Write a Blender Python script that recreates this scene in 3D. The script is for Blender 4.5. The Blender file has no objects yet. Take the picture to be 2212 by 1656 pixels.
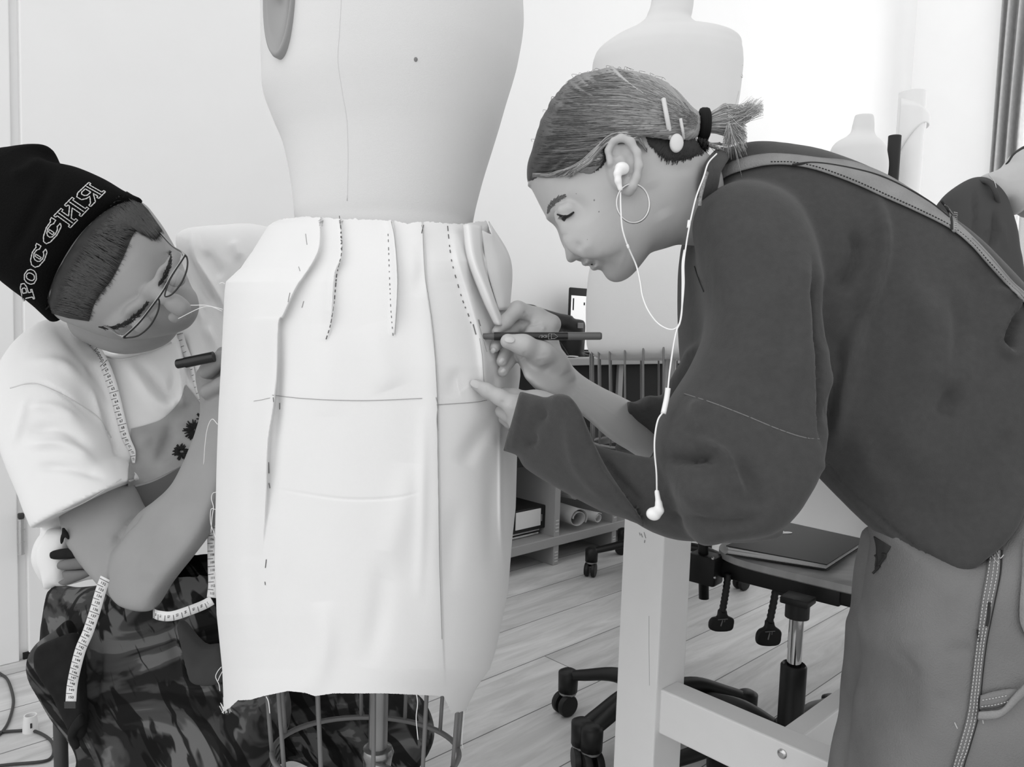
WORLD_STRENGTH = 1.14; DAY = 95
import bpy, bmesh, math, random
import numpy as np
from mathutils import Vector, Matrix, Euler

random.seed(7); np.random.seed(7)
SC = bpy.context.scene
COL = SC.collection

# ---------------------------------------------------------------- camera
FPX, CX, CY = 1660.0, 1106.0, 828.0
PT, RL, CH = math.radians(4.4), math.radians(1.9), 0.92
_F = np.array([0, math.cos(PT), -math.sin(PT)]); _U0 = np.array([0, math.sin(PT), math.cos(PT)]); _R0 = np.array([1.0, 0, 0])
_R = math.cos(RL)*_R0 + math.sin(RL)*_U0; _U = -math.sin(RL)*_R0 + math.cos(RL)*_U0
_C = np.array([0, 0, CH])
cam_d = bpy.data.cameras.new('camera'); cam = bpy.data.objects.new('camera', cam_d); COL.objects.link(cam)
cam_d.sensor_fit = 'HORIZONTAL'; cam_d.sensor_width = 36.0; cam_d.lens = 36.0*FPX/2212.0; cam_d.clip_start = 0.02
cam.matrix_world = Matrix(((_R[0], _U[0], -_F[0], _C[0]), (_R[1], _U[1], -_F[1], _C[1]), (_R[2], _U[2], -_F[2], _C[2]), (0, 0, 0, 1)))
SC.camera = cam

# ---------------------------------------------------------------- sky, sun side, exposure
wd = bpy.data.worlds.new('world'); SC.world = wd; wd.use_nodes = True
_bg = wd.node_tree.nodes['Background']; _bg.inputs[0].default_value = (1, 1, 1, 1); _bg.inputs[1].default_value = WORLD_STRENGTH if 'WORLD_STRENGTH' in globals() else 0.72
_nt = wd.node_tree; _tc = _nt.nodes.new('ShaderNodeTexCoord'); _dp = _nt.nodes.new('ShaderNodeVectorMath'); _dp.operation = 'DOT_PRODUCT'; _dp.inputs[1].default_value = (-0.80, -0.50, 0.33)
_nt.links.new(_tc.outputs['Generated'], _dp.inputs[0]); _mr = _nt.nodes.new('ShaderNodeMapRange'); _mr.inputs['From Min'].default_value = -1; _mr.inputs['From Max'].default_value = 1; _mr.inputs['To Min'].default_value = WORLD_STRENGTH*0.38; _mr.inputs['To Max'].default_value = WORLD_STRENGTH*1.42
_nt.links.new(_dp.outputs['Value'], _mr.inputs['Value']); _nt.links.new(_mr.outputs[0], _bg.inputs[1])      # daylight is stronger from the windows on the left behind the camera
SC.view_settings.view_transform = 'Standard'; SC.view_settings.look = 'None'
SC.view_settings.gamma = 1.0; SC.view_settings.use_curve_mapping = False; SC.view_settings.exposure = 0.0
SC.cycles.max_bounces = 5; SC.cycles.diffuse_bounces = 3; SC.cycles.glossy_bounces = 3; SC.cycles.transmission_bounces = 4
E1 = np.array([math.cos(math.radians(44)), math.sin(math.radians(44)), 0.0]); E2 = np.array([math.sin(math.radians(44)), -math.cos(math.radians(44)), 0.0])
def area_light(name, loc, direc, sx, sy, power):
    l = bpy.data.lights.new(name, 'AREA'); l.shape = 'RECTANGLE'; l.size = sx; l.size_y = sy; l.energy = power
    o = bpy.data.objects.new(name, l); COL.objects.link(o); o.location = loc
    o.rotation_euler = Vector(direc).to_track_quat('-Z', 'Z').to_euler(); return o

# ---------------------------------------------------------------- helpers: coordinates
def L(px, py, d):                     # pixel + depth -> camera-frame point (right, up, depth)
    return np.array([(px-CX)/FPX*d, -(py-CY)/FPX*d, d])
def W(p):                             # camera frame -> world
    p = np.asarray(p, float); return _C + p[..., 0:1]*_R + p[..., 1:2]*_U + p[..., 2:3]*_F
def P(px, py, d): return W(L(px, py, d))
def LW(w):                            # world -> camera frame
    v = np.asarray(w, float) - _C; return np.stack([v@_R, v@_U, v@_F], -1)
def fl(px, py, z=0.0):
    r = _F + (px-CX)/FPX*_R - (py-CY)/FPX*_U; return _C + (z-CH)/r[2]*r
def onto(px, py, p0, n):              # pixel ray onto a plane
    r = _F + (px-CX)/FPX*_R - (py-CY)/FPX*_U; return _C + r*(((np.array(p0)-_C)@np.array(n))/(r@np.array(n)))

# ---------------------------------------------------------------- helpers: materials
def lin(v):
    v /= 255.0
    return v/12.92 if v <= 0.04045 else ((v+0.055)/1.055)**2.4
MATS = {}
ALB = 1.0
def mat(name, g, rough=0.7, metal=0.0, noise=0.0, nscale=40.0, bump=0.0, bscale=200.0, stretch=(1, 1, 1), spec=0.3, emit=0.0, sheen=0.0, alpha=1.0):
    if name in MATS: return MATS[name]
    m = bpy.data.materials.new(name); MATS[name] = m; m.use_nodes = True
    nt = m.node_tree; b = nt.nodes['Principled BSDF']; c = lin(float(g))
    b.inputs['Base Color'].default_value = (c, c, c, 1); b.inputs['Roughness'].default_value = rough; b.inputs['Metallic'].default_value = metal
    b.inputs['Specular IOR Level'].default_value = spec
    if sheen: b.inputs['Sheen Weight'].default_value = sheen
    if emit:
        b.inputs['Emission Color'].default_value = (1, 1, 1, 1); b.inputs['Emission Strength'].default_value = emit
    tc = nt.nodes.new('ShaderNodeTexCoord'); mp = nt.nodes.new('ShaderNodeMapping'); mp.inputs['Scale'].default_value = stretch
    nt.links.new(tc.outputs['Object'], mp.inputs[0])
    if noise:
        n = nt.nodes.new('ShaderNodeTexNoise'); n.inputs['Scale'].default_value = nscale; n.inputs['Detail'].default_value = 5
        r = nt.nodes.new('ShaderNodeMapRange'); r.inputs['From Min'].default_value = 0.25; r.inputs['From Max'].default_value = 0.75
        r.inputs['To Min'].default_value = c*(1-noise); r.inputs['To Max'].default_value = min(1, c*(1+noise))
        nt.links.new(mp.outputs[0], n.inputs['Vector']); nt.links.new(n.outputs['Fac'], r.inputs['Value']); nt.links.new(r.outputs[0], b.inputs['Base Color'])
    if bump:
        n = nt.nodes.new('ShaderNodeTexNoise'); n.inputs['Scale'].default_value = bscale; n.inputs['Detail'].default_value = 3
        bp = nt.nodes.new('ShaderNodeBump'); bp.inputs['Strength'].default_value = bump; bp.inputs['Distance'].default_value = 0.002
        nt.links.new(mp.outputs[0], n.inputs['Vector']); nt.links.new(n.outputs['Fac'], bp.inputs['Height']); nt.links.new(bp.outputs[0], b.inputs['Normal'])
    return m
def vcol_mat(name, rough=0.6, spec=0.3, bump=0.0, bscale=300):
    if name in MATS: return MATS[name]
    m = mat(name, 128, rough=rough, spec=spec, bump=bump, bscale=bscale); nt = m.node_tree
    a = nt.nodes.new('ShaderNodeVertexColor'); a.layer_name = 'Col'
    nt.links.new(a.outputs['Color'], nt.nodes['Principled BSDF'].inputs['Base Color']); return m

# ---------------------------------------------------------------- helpers: objects
def tag(o, label, cat, group=None, kind=None):
    o['label'] = label; o['category'] = cat
    if group: o['group'] = group
    if kind: o['kind'] = kind
    return o
def thing(name, loc, label, cat, group=None):
    o = bpy.data.objects.new(name, None); COL.objects.link(o); o.location = Vector(loc); o.empty_display_size = 0.05
    return tag(o, label, cat, group)
def root_of(parent):
    v = Vector((0, 0, 0))
    while parent is not None: v += parent.location; parent = parent.parent
    return v
def meshobj(name, V, Fc, m, parent=None, smooth=True, col=None):
    """V: world coordinates; placed relative to the parent (unrotated empties)"""
    V = np.asarray(V, float); off = np.array(root_of(parent)) if parent is not None else V.mean(0)*0
    me = bpy.data.meshes.new(name)
    if isinstance(Fc, np.ndarray):
        n = len(Fc); k = Fc.shape[1]
        me.vertices.add(len(V)); me.vertices.foreach_set('co', (V-off).ravel())
        me.loops.add(n*k); me.loops.foreach_set('vertex_index', Fc.astype(np.int32).ravel())
        me.polygons.add(n); me.polygons.foreach_set('loop_start', np.arange(0, n*k, k, dtype=np.int32)); me.polygons.foreach_set('loop_total', np.full(n, k, dtype=np.int32))
        me.update(calc_edges=True)
    else:
        me.from_pydata((V-off).tolist(), [], [list(map(int, q)) for q in Fc]); me.update()
    me.polygons.foreach_set('use_smooth', [smooth]*len(me.polygons))
    if col is not None:
        ca = me.color_attributes.new('Col', 'FLOAT_COLOR', 'POINT')
        c = np.asarray(col, float); c4 = np.ones((len(V), 4)); c4[:, :3] = c[:, None] if c.ndim == 1 else c[:, :3]
        ca.data.foreach_set('color', c4.ravel())
    me.materials.append(m)
    o = bpy.data.objects.new(name, me); COL.objects.link(o)
    if parent is not None: o.parent = parent
    return o
class MB:
    """collects pieces (world coordinates) into one mesh"""
    def __init__(s): s.V = []; s.F = []; s.C = []; s.n = 0
    def add(s, V, Fc, c=None):
        V = np.asarray(V, float); s.V.append(V); s.F += [[int(i)+s.n for i in q] for q in Fc]; s.n += len(V)
        s.C.append(np.full(len(V), 0.5 if c is None else c)); return s
    def box(s, c, ax, ay, az, sx, sy, sz, bev=0.0):
        c = np.array(c, float); ax, ay, az = [np.array(v, float)/np.linalg.norm(v) for v in (ax, ay, az)]
        bm = bmesh.new(); bmesh.ops.create_cube(bm, size=1.0)
        for v in bm.verts: v.co = Vector((v.co.x*sx, v.co.y*sy, v.co.z*sz))
        if bev: bmesh.ops.bevel(bm, geom=bm.edges[:], offset=bev, segments=2, affect='EDGES', profile=0.5)
        bm.verts.index_update()
        V = np.array([c + v.co.x*ax + v.co.y*ay + v.co.z*az for v in bm.verts]); Fc = [[v.index for v in f.verts] for f in bm.faces]; bm.free()
        return s.add(V, Fc)
    def bar(s, a, b, w, h, up=(0, 0, 1), bev=0.0):
        a = np.array(a, float); b = np.array(b, float); d = b-a; ln = np.linalg.norm(d); x = d/ln; y = np.cross(np.array(up, float), x); y /= np.linalg.norm(y); z = np.cross(x, y)
        return s.box((a+b)/2, x, y, z, ln, w, h, bev)
    def tube(s, pts, r, n=8, caps=True, c=None, flat=1.0, ref=None):
        pts = np.asarray(pts, float); m = len(pts); r = np.full(m, r) if np.isscalar(r) else np.asarray(r, float)
        T = np.gradient(pts, axis=0); T /= np.linalg.norm(T, axis=1)[:, None]+1e-12
        u = np.array([0, 0, 1.0]) if ref is None else np.array(ref, float)
        if ref is None and abs(T[0]@u) > 0.9: u = np.array([1.0, 0, 0])
        V = []
        for i in range(m):
            a = u - (u@T[i])*T[i]; a /= np.linalg.norm(a)+1e-12
            if ref is None: u = a
            b = np.cross(T[i], a); t = np.arange(n)*2*math.pi/n
            V.append(pts[i] + r[i]*(np.cos(t)[:, None]*a*flat + np.sin(t)[:, None]*b))
        V = np.concatenate(V); Fc = []
        for i in range(m-1):
            for j in range(n): Fc.append([i*n+j, i*n+(j+1) % n, (i+1)*n+(j+1) % n, (i+1)*n+j])
        if caps: Fc.append(list(range(n))[::-1]); Fc.append([(m-1)*n+j for j in range(n)])
        return s.add(V, Fc, c)
    def lathe(s, prof, c, axis=(0, 0, 1), n=24):
        """prof: (radius, height) list"""
        c = np.array(c, float); z = np.array(axis, float); z /= np.linalg.norm(z); a = np.cross(z, [0.3, 0.7, 0.2]); a /= np.linalg.norm(a); b = np.cross(z, a)
        t = np.arange(n)*2*math.pi/n; V = []; Fc = []; m = len(prof)
        for r, h in prof: V.append(c + h*z + max(r, 1e-5)*(np.cos(t)[:, None]*a + np.sin(t)[:, None]*b))
        for i in range(m-1):
            for j in range(n): Fc.append([i*n+j, i*n+(j+1) % n, (i+1)*n+(j+1) % n, (i+1)*n+j])
        Fc.append(list(range(n))[::-1]); Fc.append([(m-1)*n+j for j in range(n)])
        return s.add(np.concatenate(V), Fc)
    def sphere(s, c, r, sc=(1, 1, 1), n=12):
        V = []; Fc = []
        for i in range(n+1):
            ph = math.pi*i/n
            for j in range(2*n): th = math.pi*j/n; V.append([c[0]+r*sc[0]*max(math.sin(ph), 1e-4)*math.cos(th), c[1]+r*sc[1]*max(math.sin(ph), 1e-4)*math.sin(th), c[2]+r*sc[2]*math.cos(ph)])
        for i in range(n):
            for j in range(2*n): Fc.append([i*2*n+j, (i+1)*2*n+j, (i+1)*2*n+(j+1) % (2*n), i*2*n+(j+1) % (2*n)])
        return s.add(V, Fc)
    def grid(s, G, c=None, closed=False):
        G = np.asarray(G, float); a, b = G.shape[:2]; Fc = []
        for i in range(a-1):
            for j in range(b if closed else b-1): Fc.append([i*b+j, i*b+(j+1) % b, (i+1)*b+(j+1) % b, (i+1)*b+j])
        return s.add(G.reshape(-1, 3), Fc, c)
    def prism(s, poly, depthvec):
        p = np.asarray(poly, float); n = len(p); V = np.concatenate([p, p+np.array(depthvec, float)])
        Fc = [list(range(n))[::-1], [n+i for i in range(n)]] + [[i, (i+1) % n, n+(i+1) % n, n+i] for i in range(n)]
        return s.add(V, Fc)
    def obj(s, name, m, parent=None, smooth=False, col=False):
        o = meshobj(name, np.concatenate(s.V), s.F, m, parent, smooth, np.concatenate(s.C) if col else None)
        if not smooth: pass
        return o
def autosmooth(o, ang=40):
    me = o.data; bm = bmesh.new(); bm.from_mesh(me); bmesh.ops.recalc_face_normals(bm, faces=bm.faces[:])
    for f in bm.faces: f.smooth = True
    for e in bm.edges:
        if len(e.link_faces) == 2 and e.calc_face_angle(0) > math.radians(ang): e.smooth = False
    bm.to_mesh(me); bm.free(); return o
def catmull(pts, n=8, closed=False):
    p = np.asarray(pts, float)
    if closed: q = np.concatenate([p[-1:], p, p[:2]])
    else: q = np.concatenate([2*p[:1]-p[1:2], p, 2*p[-1:]-p[-2:-1]])
    out = []
    for i in range(1, len(q)-2):
        t = np.linspace(0, 1, n, endpoint=False)[:, None]; a, b, c, d = q[i-1], q[i], q[i+1], q[i+2]
        out.append(0.5*((2*b)+(c-a)*t+(2*a-5*b+4*c-d)*t*t+(3*b-a-3*c+d)*t**3))
    if not closed: out.append(p[-1:])
    return np.concatenate(out)
def pathW(pts, n=8): return W(catmull([L(*p) for p in pts], n))

# ---------------------------------------------------------------- helpers: implicit volumes
class Vol:
    """smoothly blended volume on a grid in the camera-aligned metric frame; surface extracted as quads"""
    def __init__(s, lo, hi, h):
        s.lo = np.array(lo, float); s.h = h; s.n = np.ceil((np.array(hi)-s.lo)/h).astype(int)+1
        s.F = np.full(s.n, 0.05, np.float32); s.ax = [s.lo[i]+h*np.arange(s.n[i]) for i in range(3)]
    def _sub(s, lo, hi):
        i0 = np.maximum(((np.array(lo)-s.lo)/s.h).astype(int), 0); i1 = np.minimum(((np.array(hi)-s.lo)/s.h).astype(int)+2, s.n)
        if np.any(i1 <= i0): return None
        sl = tuple(slice(a, b) for a, b in zip(i0, i1)); X = np.meshgrid(*[s.ax[i][sl[i]] for i in range(3)], indexing='ij'); return sl, X
    def _mix(s, sl, D, k, op):
        A = s.F[sl]
        if op == 'u':
            hh = np.maximum(k-np.abs(A-D), 0)/k if k > 0 else 0; s.F[sl] = np.minimum(A, D)-hh*hh*k*0.25
        else:
            D = -D; hh = np.maximum(k-np.abs(A-D), 0)/k if k > 0 else 0; s.F[sl] = np.maximum(A, D)+hh*hh*k*0.25
    def cap(s, a, b, ra, rb=None, k=0.01, op='u'):
        rb = ra if rb is None else rb; a = np.array(a, float); b = np.array(b, float); m = max(ra, rb)+max(k, 0)+3*s.h
        q = s._sub(np.minimum(a, b)-m, np.maximum(a, b)+m)
        if q is None: return s
        sl, X = q; d = b-a; t = sum((X[i]-a[i])*d[i] for i in range(3))/(d@d+1e-12); t = np.clip(t, 0, 1)
        D = np.sqrt(sum((X[i]-a[i]-t*d[i])**2 for i in range(3)))-(ra+(rb-ra)*t); s._mix(sl, D.astype(np.float32), k, op); return s
    def chain(s, pts, radii, k=0.006, op='u'):
        for i in range(len(pts)-1): s.cap(pts[i], pts[i+1], radii[i], radii[i+1], k, op)
        return s
    def ell(s, c, r, ax=None, k=0.01, op='u'):
        c = np.array(c, float); r = np.array(r, float); A = np.eye(3) if ax is None else np.array(ax, float); m = r.max()+k+3*s.h
        q = s._sub(c-m, c+m)
        if q is None: return s
        sl, X = q; loc = [sum((X[i]-c[i])*A[j][i] for i in range(3))/r[j] for j in range(3)]; g = np.sqrt(sum(v*v for v in loc))+1e-9
        g2 = np.sqrt(sum((loc[j]/r[j])**2 for j in range(3)))+1e-9; s._mix(sl, (g*(g-1)/g2).astype(np.float32), k, op); return s
    def infl(s, poly, d, T=None, zs=1.0, k=0.01, op='u', lowres=110, tilt=None, sm=6, gain=1.0):
        """poly: outline in pixels at depth d (number or control points [(px,py,d)..]); T soft limit of half thickness; zs lateral scale"""
        D0 = Depth(d); pl = np.array([L(x, y, D0.px(x, y))[:2] for x, y in poly]); pl = pl if sm == 0 else catmull(pl, sm, True)
        Pad = 0.03+k; lo2 = pl.min(0)-Pad; hi2 = pl.max(0)+Pad
        g = s.h; i0 = np.maximum(((lo2-s.lo[:2])/g).astype(int), 0); i1 = np.minimum(((hi2-s.lo[:2])/g).astype(int)+2, s.n[:2])
        xs = s.ax[0][i0[0]:i1[0]]; ys = s.ax[1][i0[1]:i1[1]]; X, Y = np.meshgrid(xs, ys, indexing='ij'); sd = polydist(pl, X, Y)
        Rr = poisson_ratio(pl, sd, X, Y, lowres, g)*gain
        Hh = 2*Rr*sd
        if T is not None: Hh = np.where(Hh > 0, T*T*(1-np.exp(-np.maximum(Hh, 0)/(T*T))), Hh)
        z0 = D0.ab(X, Y); zmax = math.sqrt(max(Hh.max(), 1e-8))*zs+k+3*g; c0 = max(int((z0.min()-zmax-s.lo[2])/g), 0); c1 = min(int((z0.max()+zmax-s.lo[2])/g)+2, s.n[2])
        Z = (s.ax[2][None, None, c0:c1]-z0[:, :, None])/zs; f = Z*Z-Hh[:, :, None]; D = f/(2*np.sqrt(Z*Z+(Rr[:, :, None])**2*0.8+1e-5))
        far = np.maximum(-sd, 0)[:, :, None]; D = np.where(far > 0, np.maximum(D, 0.8*far), D)
        s._mix((slice(i0[0], i1[0]), slice(i0[1], i1[1]), slice(c0, c1)), D.astype(np.float32), k, op); return s
    def merge(s, o, k=0.01):            # smooth union with another volume on the same grid
        s._mix(tuple(slice(0, q) for q in s.n), o.F, k, 'u'); return s
    def cut(s, p0, n):                  # remove the half space on the side of n
        n = np.array(n, float)/np.linalg.norm(n); X = np.meshgrid(*s.ax, indexing='ij', sparse=True)
        D = -sum((X[i]-p0[i])*n[i] for i in range(3)); s.F = np.maximum(s.F, -D.astype(np.float32)); return s
    def mesh(s):
        Fv = s.F; S = Fv < 0; n = s.n-1
        cnt = np.zeros(n, np.int8); 
        for i in (0, 1):
            for j in (0, 1):
                for k in (0, 1): cnt += S[i:n[0]+i, j:n[1]+j, k:n[2]+k]
        act = (cnt > 0) & (cnt < 8); idx = np.argwhere(act); ids = np.full(n, -1, np.int64); ids[act] = np.arange(len(idx))
        cs = np.array([[i, j, k] for i in (0, 1) for j in (0, 1) for k in (0, 1)]); vals = np.stack([Fv[idx[:, 0]+c[0], idx[:, 1]+c[1], idx[:, 2]+c[2]] for c in cs], 1)
        acc = np.zeros((len(idx), 3)); num = np.zeros(len(idx))
        for a in range(8):
            for b in range(a+1, 8):
                if np.abs(cs[a]-cs[b]).sum() != 1: continue
                va, vb = vals[:, a], vals[:, b]; mk = (va < 0) != (vb < 0); t = np.where(mk, va/(va-vb+1e-20), 0)
                acc += mk[:, None]*(cs[a]+t[:, None]*(cs[b]-cs[a])); num += mk
        V = s.lo + s.h*(idx+acc/num[:, None]); Q = []
        for ax in range(3):
            o1, o2 = [(1, 2), (2, 0), (0, 1)][ax]
            sl0 = [slice(None)]*3; sl1 = [slice(None)]*3; sl0[ax] = slice(0, -1); sl1[ax] = slice(1, None)
            A = S[tuple(sl0)]; B = S[tuple(sl1)]; e = np.argwhere(A != B); 
            ok = (e[:, o1] > 0) & (e[:, o2] > 0) & (e[:, o1] < n[o1]) & (e[:, o2] < n[o2]); e = e[ok]
            def cell(d1, d2):
                c = e.copy(); c[:, o1] -= d1; c[:, o2] -= d2; return ids[c[:, 0], c[:, 1], c[:, 2]]
            q = np.stack([cell(1, 1), cell(0, 1), cell(0, 0), cell(1, 0)], 1); flip = ~A[e[:, 0], e[:, 1], e[:, 2]]
            q[flip] = q[flip][:, ::-1]; Q.append(q)
        Q = np.concatenate(Q); Q = Q[(Q >= 0).all(1)]; return V, Q
def polydist(pl, X, Y):
    """signed distance, positive inside"""
    D = np.full(X.shape, 1e9); ins = np.zeros(X.shape, bool); n = len(pl)
    for i in range(n):
        a, b = pl[i], pl[(i+1) % n]; e = b-a; t = np.clip(((X-a[0])*e[0]+(Y-a[1])*e[1])/(e@e+1e-14), 0, 1)
        D = np.minimum(D, (X-a[0]-t*e[0])**2+(Y-a[1]-t*e[1])**2)
        c = ((a[1] > Y) != (b[1] > Y)) & (X < (b[0]-a[0])*(Y-a[1])/(b[1]-a[1]+1e-14)+a[0]); ins ^= c
    D = np.sqrt(D); return np.where(ins, D, -D)
def bilin(G, x0, y0, g, X, Y):
    u = np.clip((X-x0)/g, 0, G.shape[0]-1.001); v = np.clip((Y-y0)/g, 0, G.shape[1]-1.001); i = u.astype(int); j = v.astype(int); u = u-i; v = v-j
    return G[i, j]*(1-u)*(1-v)+G[i+1, j]*u*(1-v)+G[i, j+1]*(1-u)*v+G[i+1, j+1]*u*v
def poisson_ratio(pl, sd, X, Y, lowres, g):
    lo = pl.min(0); hi = pl.max(0); G = max((hi-lo).max()/lowres, g); lo = lo-3*G; nx, ny = np.ceil((hi-lo)/G).astype(int)+4
    xs = lo[0]+G*np.arange(nx); ys = lo[1]+G*np.arange(ny); XX, YY = np.meshgrid(xs, ys, indexing='ij'); s2 = polydist(pl, XX, YY); M = s2 > 0.25*G; u = np.where(M, np.maximum(s2, 0)**2, 0.0)
    # red-black SOR
    om = 2/(1+math.pi/max(nx, ny)*1.6); I, J = np.meshgrid(range(nx), range(ny), indexing='ij'); par = ((I+J) % 2 == 0)
    for it in range(int(2.2*max(nx, ny))):
        for pr in (par, ~par):
            nb = np.zeros_like(u); nb[1:-1, 1:-1] = (u[2:, 1:-1]+u[:-2, 1:-1]+u[1:-1, 2:]+u[1:-1, :-2]+4*G*G)*0.25
            u = np.where(M & pr, u+om*(nb-u), u)
    ok = s2 > 1.2*G; Rr = np.where(ok, u/(2*np.maximum(s2, 1e-6)), 0.0); w = ok.astype(float)
    for it in range(14):
        k = 0; acc = Rr*w; ww = w.copy(); a2 = acc.copy(); w2 = ww.copy()
        for sx, sy in ((1, 0), (-1, 0), (0, 1), (0, -1)): a2 += np.roll(acc, (sx, sy), (0, 1)); w2 += np.roll(ww, (sx, sy), (0, 1))
        new = a2/np.maximum(w2, 1e-9); Rr = np.where(w > 0.5, Rr if it > 2 else 0.5*Rr+0.5*new, new); w = np.maximum(w, (w2 > 0).astype(float))
    Rr = np.maximum(Rr, 0.002); return bilin(Rr, lo[0], lo[1], G, X, Y)
class Depth:
    """a constant depth or a plane fitted through control points (px, py, d)"""
    def __init__(s, d):
        if np.isscalar(d): s.c = None; s.d = float(d)
        else:
            s.c = np.array(d, float); ab = np.array([L(*q)[:2] for q in s.c]); s.m = ab.mean(0); s.d0 = s.c[:, 2].mean(); A = ab-s.m
            s.g = np.linalg.solve(A.T@A+np.eye(2)*1e-5, A.T@(s.c[:, 2]-s.d0))
    def px(s, x, y):
        if s.c is None: return s.d
        d = s.d0
        for _ in range(6): d = s.d0+(L(x, y, d)[:2]-s.m)@s.g
        return float(d)
    def ab(s, X, Y):
        if s.c is None: return np.full(X.shape, s.d)
        return s.d0+(X-s.m[0])*s.g[0]+(Y-s.m[1])*s.g[1]
def vnormals(V, Q):
    n = np.zeros_like(V); a = V[Q[:, 2]]-V[Q[:, 0]]; b = V[Q[:, 3]]-V[Q[:, 1]]; fn = np.cross(a, b)
    for i in range(4): np.add.at(n, Q[:, i], fn)
    return n/(np.linalg.norm(n, axis=1)[:, None]+1e-12)
def topx(V): return np.stack([CX+FPX*V[:, 0]/V[:, 2], CY-FPX*V[:, 1]/V[:, 2]], 1)
def linedist(pts, px):
    d = np.full(len(px), 1e9); tt = np.zeros(len(px)); p = np.array(pts, float); n = len(p)-1
    for i in range(n):
        e = p[i+1]-p[i]; t = np.clip(((px-p[i])@e)/(e@e+1e-9), 0, 1); q = np.linalg.norm(px-p[i]-t[:, None]*e, axis=1); m = q < d
        d = np.where(m, q, d); tt = np.where(m, (i+t)/n, tt)
    return d, tt
def crease(V, Q, items, front=True):
    """raise (amp>0) or press in (amp<0) soft folds along pixel polylines, on the faces towards the viewer; taper at the ends"""
    N = vnormals(V, Q); px = topx(V); fr = np.clip(-N[:, 2]*1.6, 0, 1) if front else 1.0; disp = np.zeros(len(V))
    for it in items:
        pts, w, amp = it[:3]; tap = it[3] if len(it) > 3 else 1; pp = catmull(pts, 6) if len(pts) > 2 else np.array(pts, float)
        d, t = linedist(pp, px); g = np.exp(-(d/w)**2)*amp
        if tap: g *= np.clip(np.minimum(t, 1-t)*4+0.15*(tap < 2), 0, 1)
        disp += g
    return V+N*(disp*fr)[:, None]
def relax(V, Q, it=1, lam=0.5):
    for _ in range(it):
        acc = np.zeros_like(V); c = np.zeros(len(V))
        for i in range(4):
            a, b = Q[:, i], Q[:, (i+1) % 4]; np.add.at(acc, a, V[b]); np.add.at(c, a, 1); np.add.at(acc, b, V[a]); np.add.at(c, b, 1)
        V = V+(acc/np.maximum(c, 1)[:, None]-V)*lam
    return V
class Front:
    """nearest-to-viewer surface depth of a mesh at a pixel (for laying seams, stitches and marks on cloth)"""
    def __init__(s, V, Q, cell=12.0):
        px = topx(V); N = vnormals(V, Q); m = N[:, 2] < -0.02; s.p = px[m]; s.z = V[m][:, 2]; s.c = cell; s.G = {}
        ij = np.floor(s.p/cell).astype(int); o = np.lexsort((ij[:, 1], ij[:, 0])); ij = ij[o]; br = np.concatenate([[0], np.where(np.any(np.diff(ij, axis=0) != 0, axis=1))[0]+1, [len(ij)]])
        for a, b in zip(br[:-1], br[1:]):
            if b > a: s.G[(int(ij[a, 0]), int(ij[a, 1]))] = o[a:b]
    def d(s, x, y, default=1.0):
        i, j = int(x//s.c), int(y//s.c)
        for r in (1, 2, 4):
            k = [s.G[(i+a, j+b)] for a in range(-r, r+1) for b in range(-r, r+1) if (i+a, j+b) in s.G]
            if k: break
        else: return default
        k = np.concatenate(k); P_ = s.p[k]; z = s.z[k]; d2 = ((P_-(x, y))**2).sum(1); q = np.argsort(d2)[:24]; P_, z, d2 = P_[q], z[q], d2[q]
        mn = z[d2 < d2[0]+49].min(); w = 1/(d2+4.0)**1.5*(z < mn+0.025); A = np.stack([np.ones(len(z)), P_[:, 0]-x, P_[:, 1]-y], 1)
        if r > 1 or w.astype(bool).sum() < 5: return float((w*z).sum()/w.sum())
        M_ = A.T@(A*w[:, None])+np.diag([0, 1e-3*w.sum(), 1e-3*w.sum()]); c = np.linalg.solve(M_, A.T@(w*z)); return float(np.clip(c[0], z.min()-0.004, z.max()+0.004))
    def pts(s, poly, off=0.001, n=6, default=1.0):
        pp = catmull(poly, n) if len(poly) > 2 else np.linspace(poly[0], poly[1], n*2); d = np.array([s.d(x, y, default) for x, y in pp])
        return W(np.array([L(x, y, q-off) for (x, y), q in zip(pp, d)]))
# ================================================================ room
WB = np.array([-1.21, 1.875, 0.0]) - 0.10*E2 if False else np.array([-1.21, 1.875, 0.0])+0.10*np.array([-E2[0], -E2[1], 0])   # a point on the back wall
M_WALL = mat('wall_paint', 246, rough=0.9, noise=0.015, nscale=3)
M_WHITE = mat('white_gloss_paint', 240, rough=0.35, noise=0.01, nscale=8)
def wallpt(s, z, off=0.0): return WB + E1*s + E2*off + np.array([0, 0, z])
SCOR = 6.0
# solve for the corner: pixel column 1945
for i in range(400):
    q = LW(wallpt(SCOR, 1.5)); x = CX+FPX*q[0]/q[2]
    SCOR += (1942-x)*0.003
CORN = wallpt(SCOR, 0)
def slab(name, a, b, z0, z1, th, n, m, kind='structure'):
    mb = MB(); a = np.array(a, float); b = np.array(b, float); mid = (a+b)/2+np.array(n)*th/2; mid[2] = (z0+z1)/2; d = b-a; d[2] = 0
    mb.box(mid, d, n, (0, 0, 1), np.linalg.norm(d), th, z1-z0); o = mb.obj(name, m); o['kind'] = kind; return o
slab('wall_back', wallpt(-2.2, 0), CORN+E1*0.15, 0, 4.2, 0.15, -E2, M_WALL)
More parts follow.
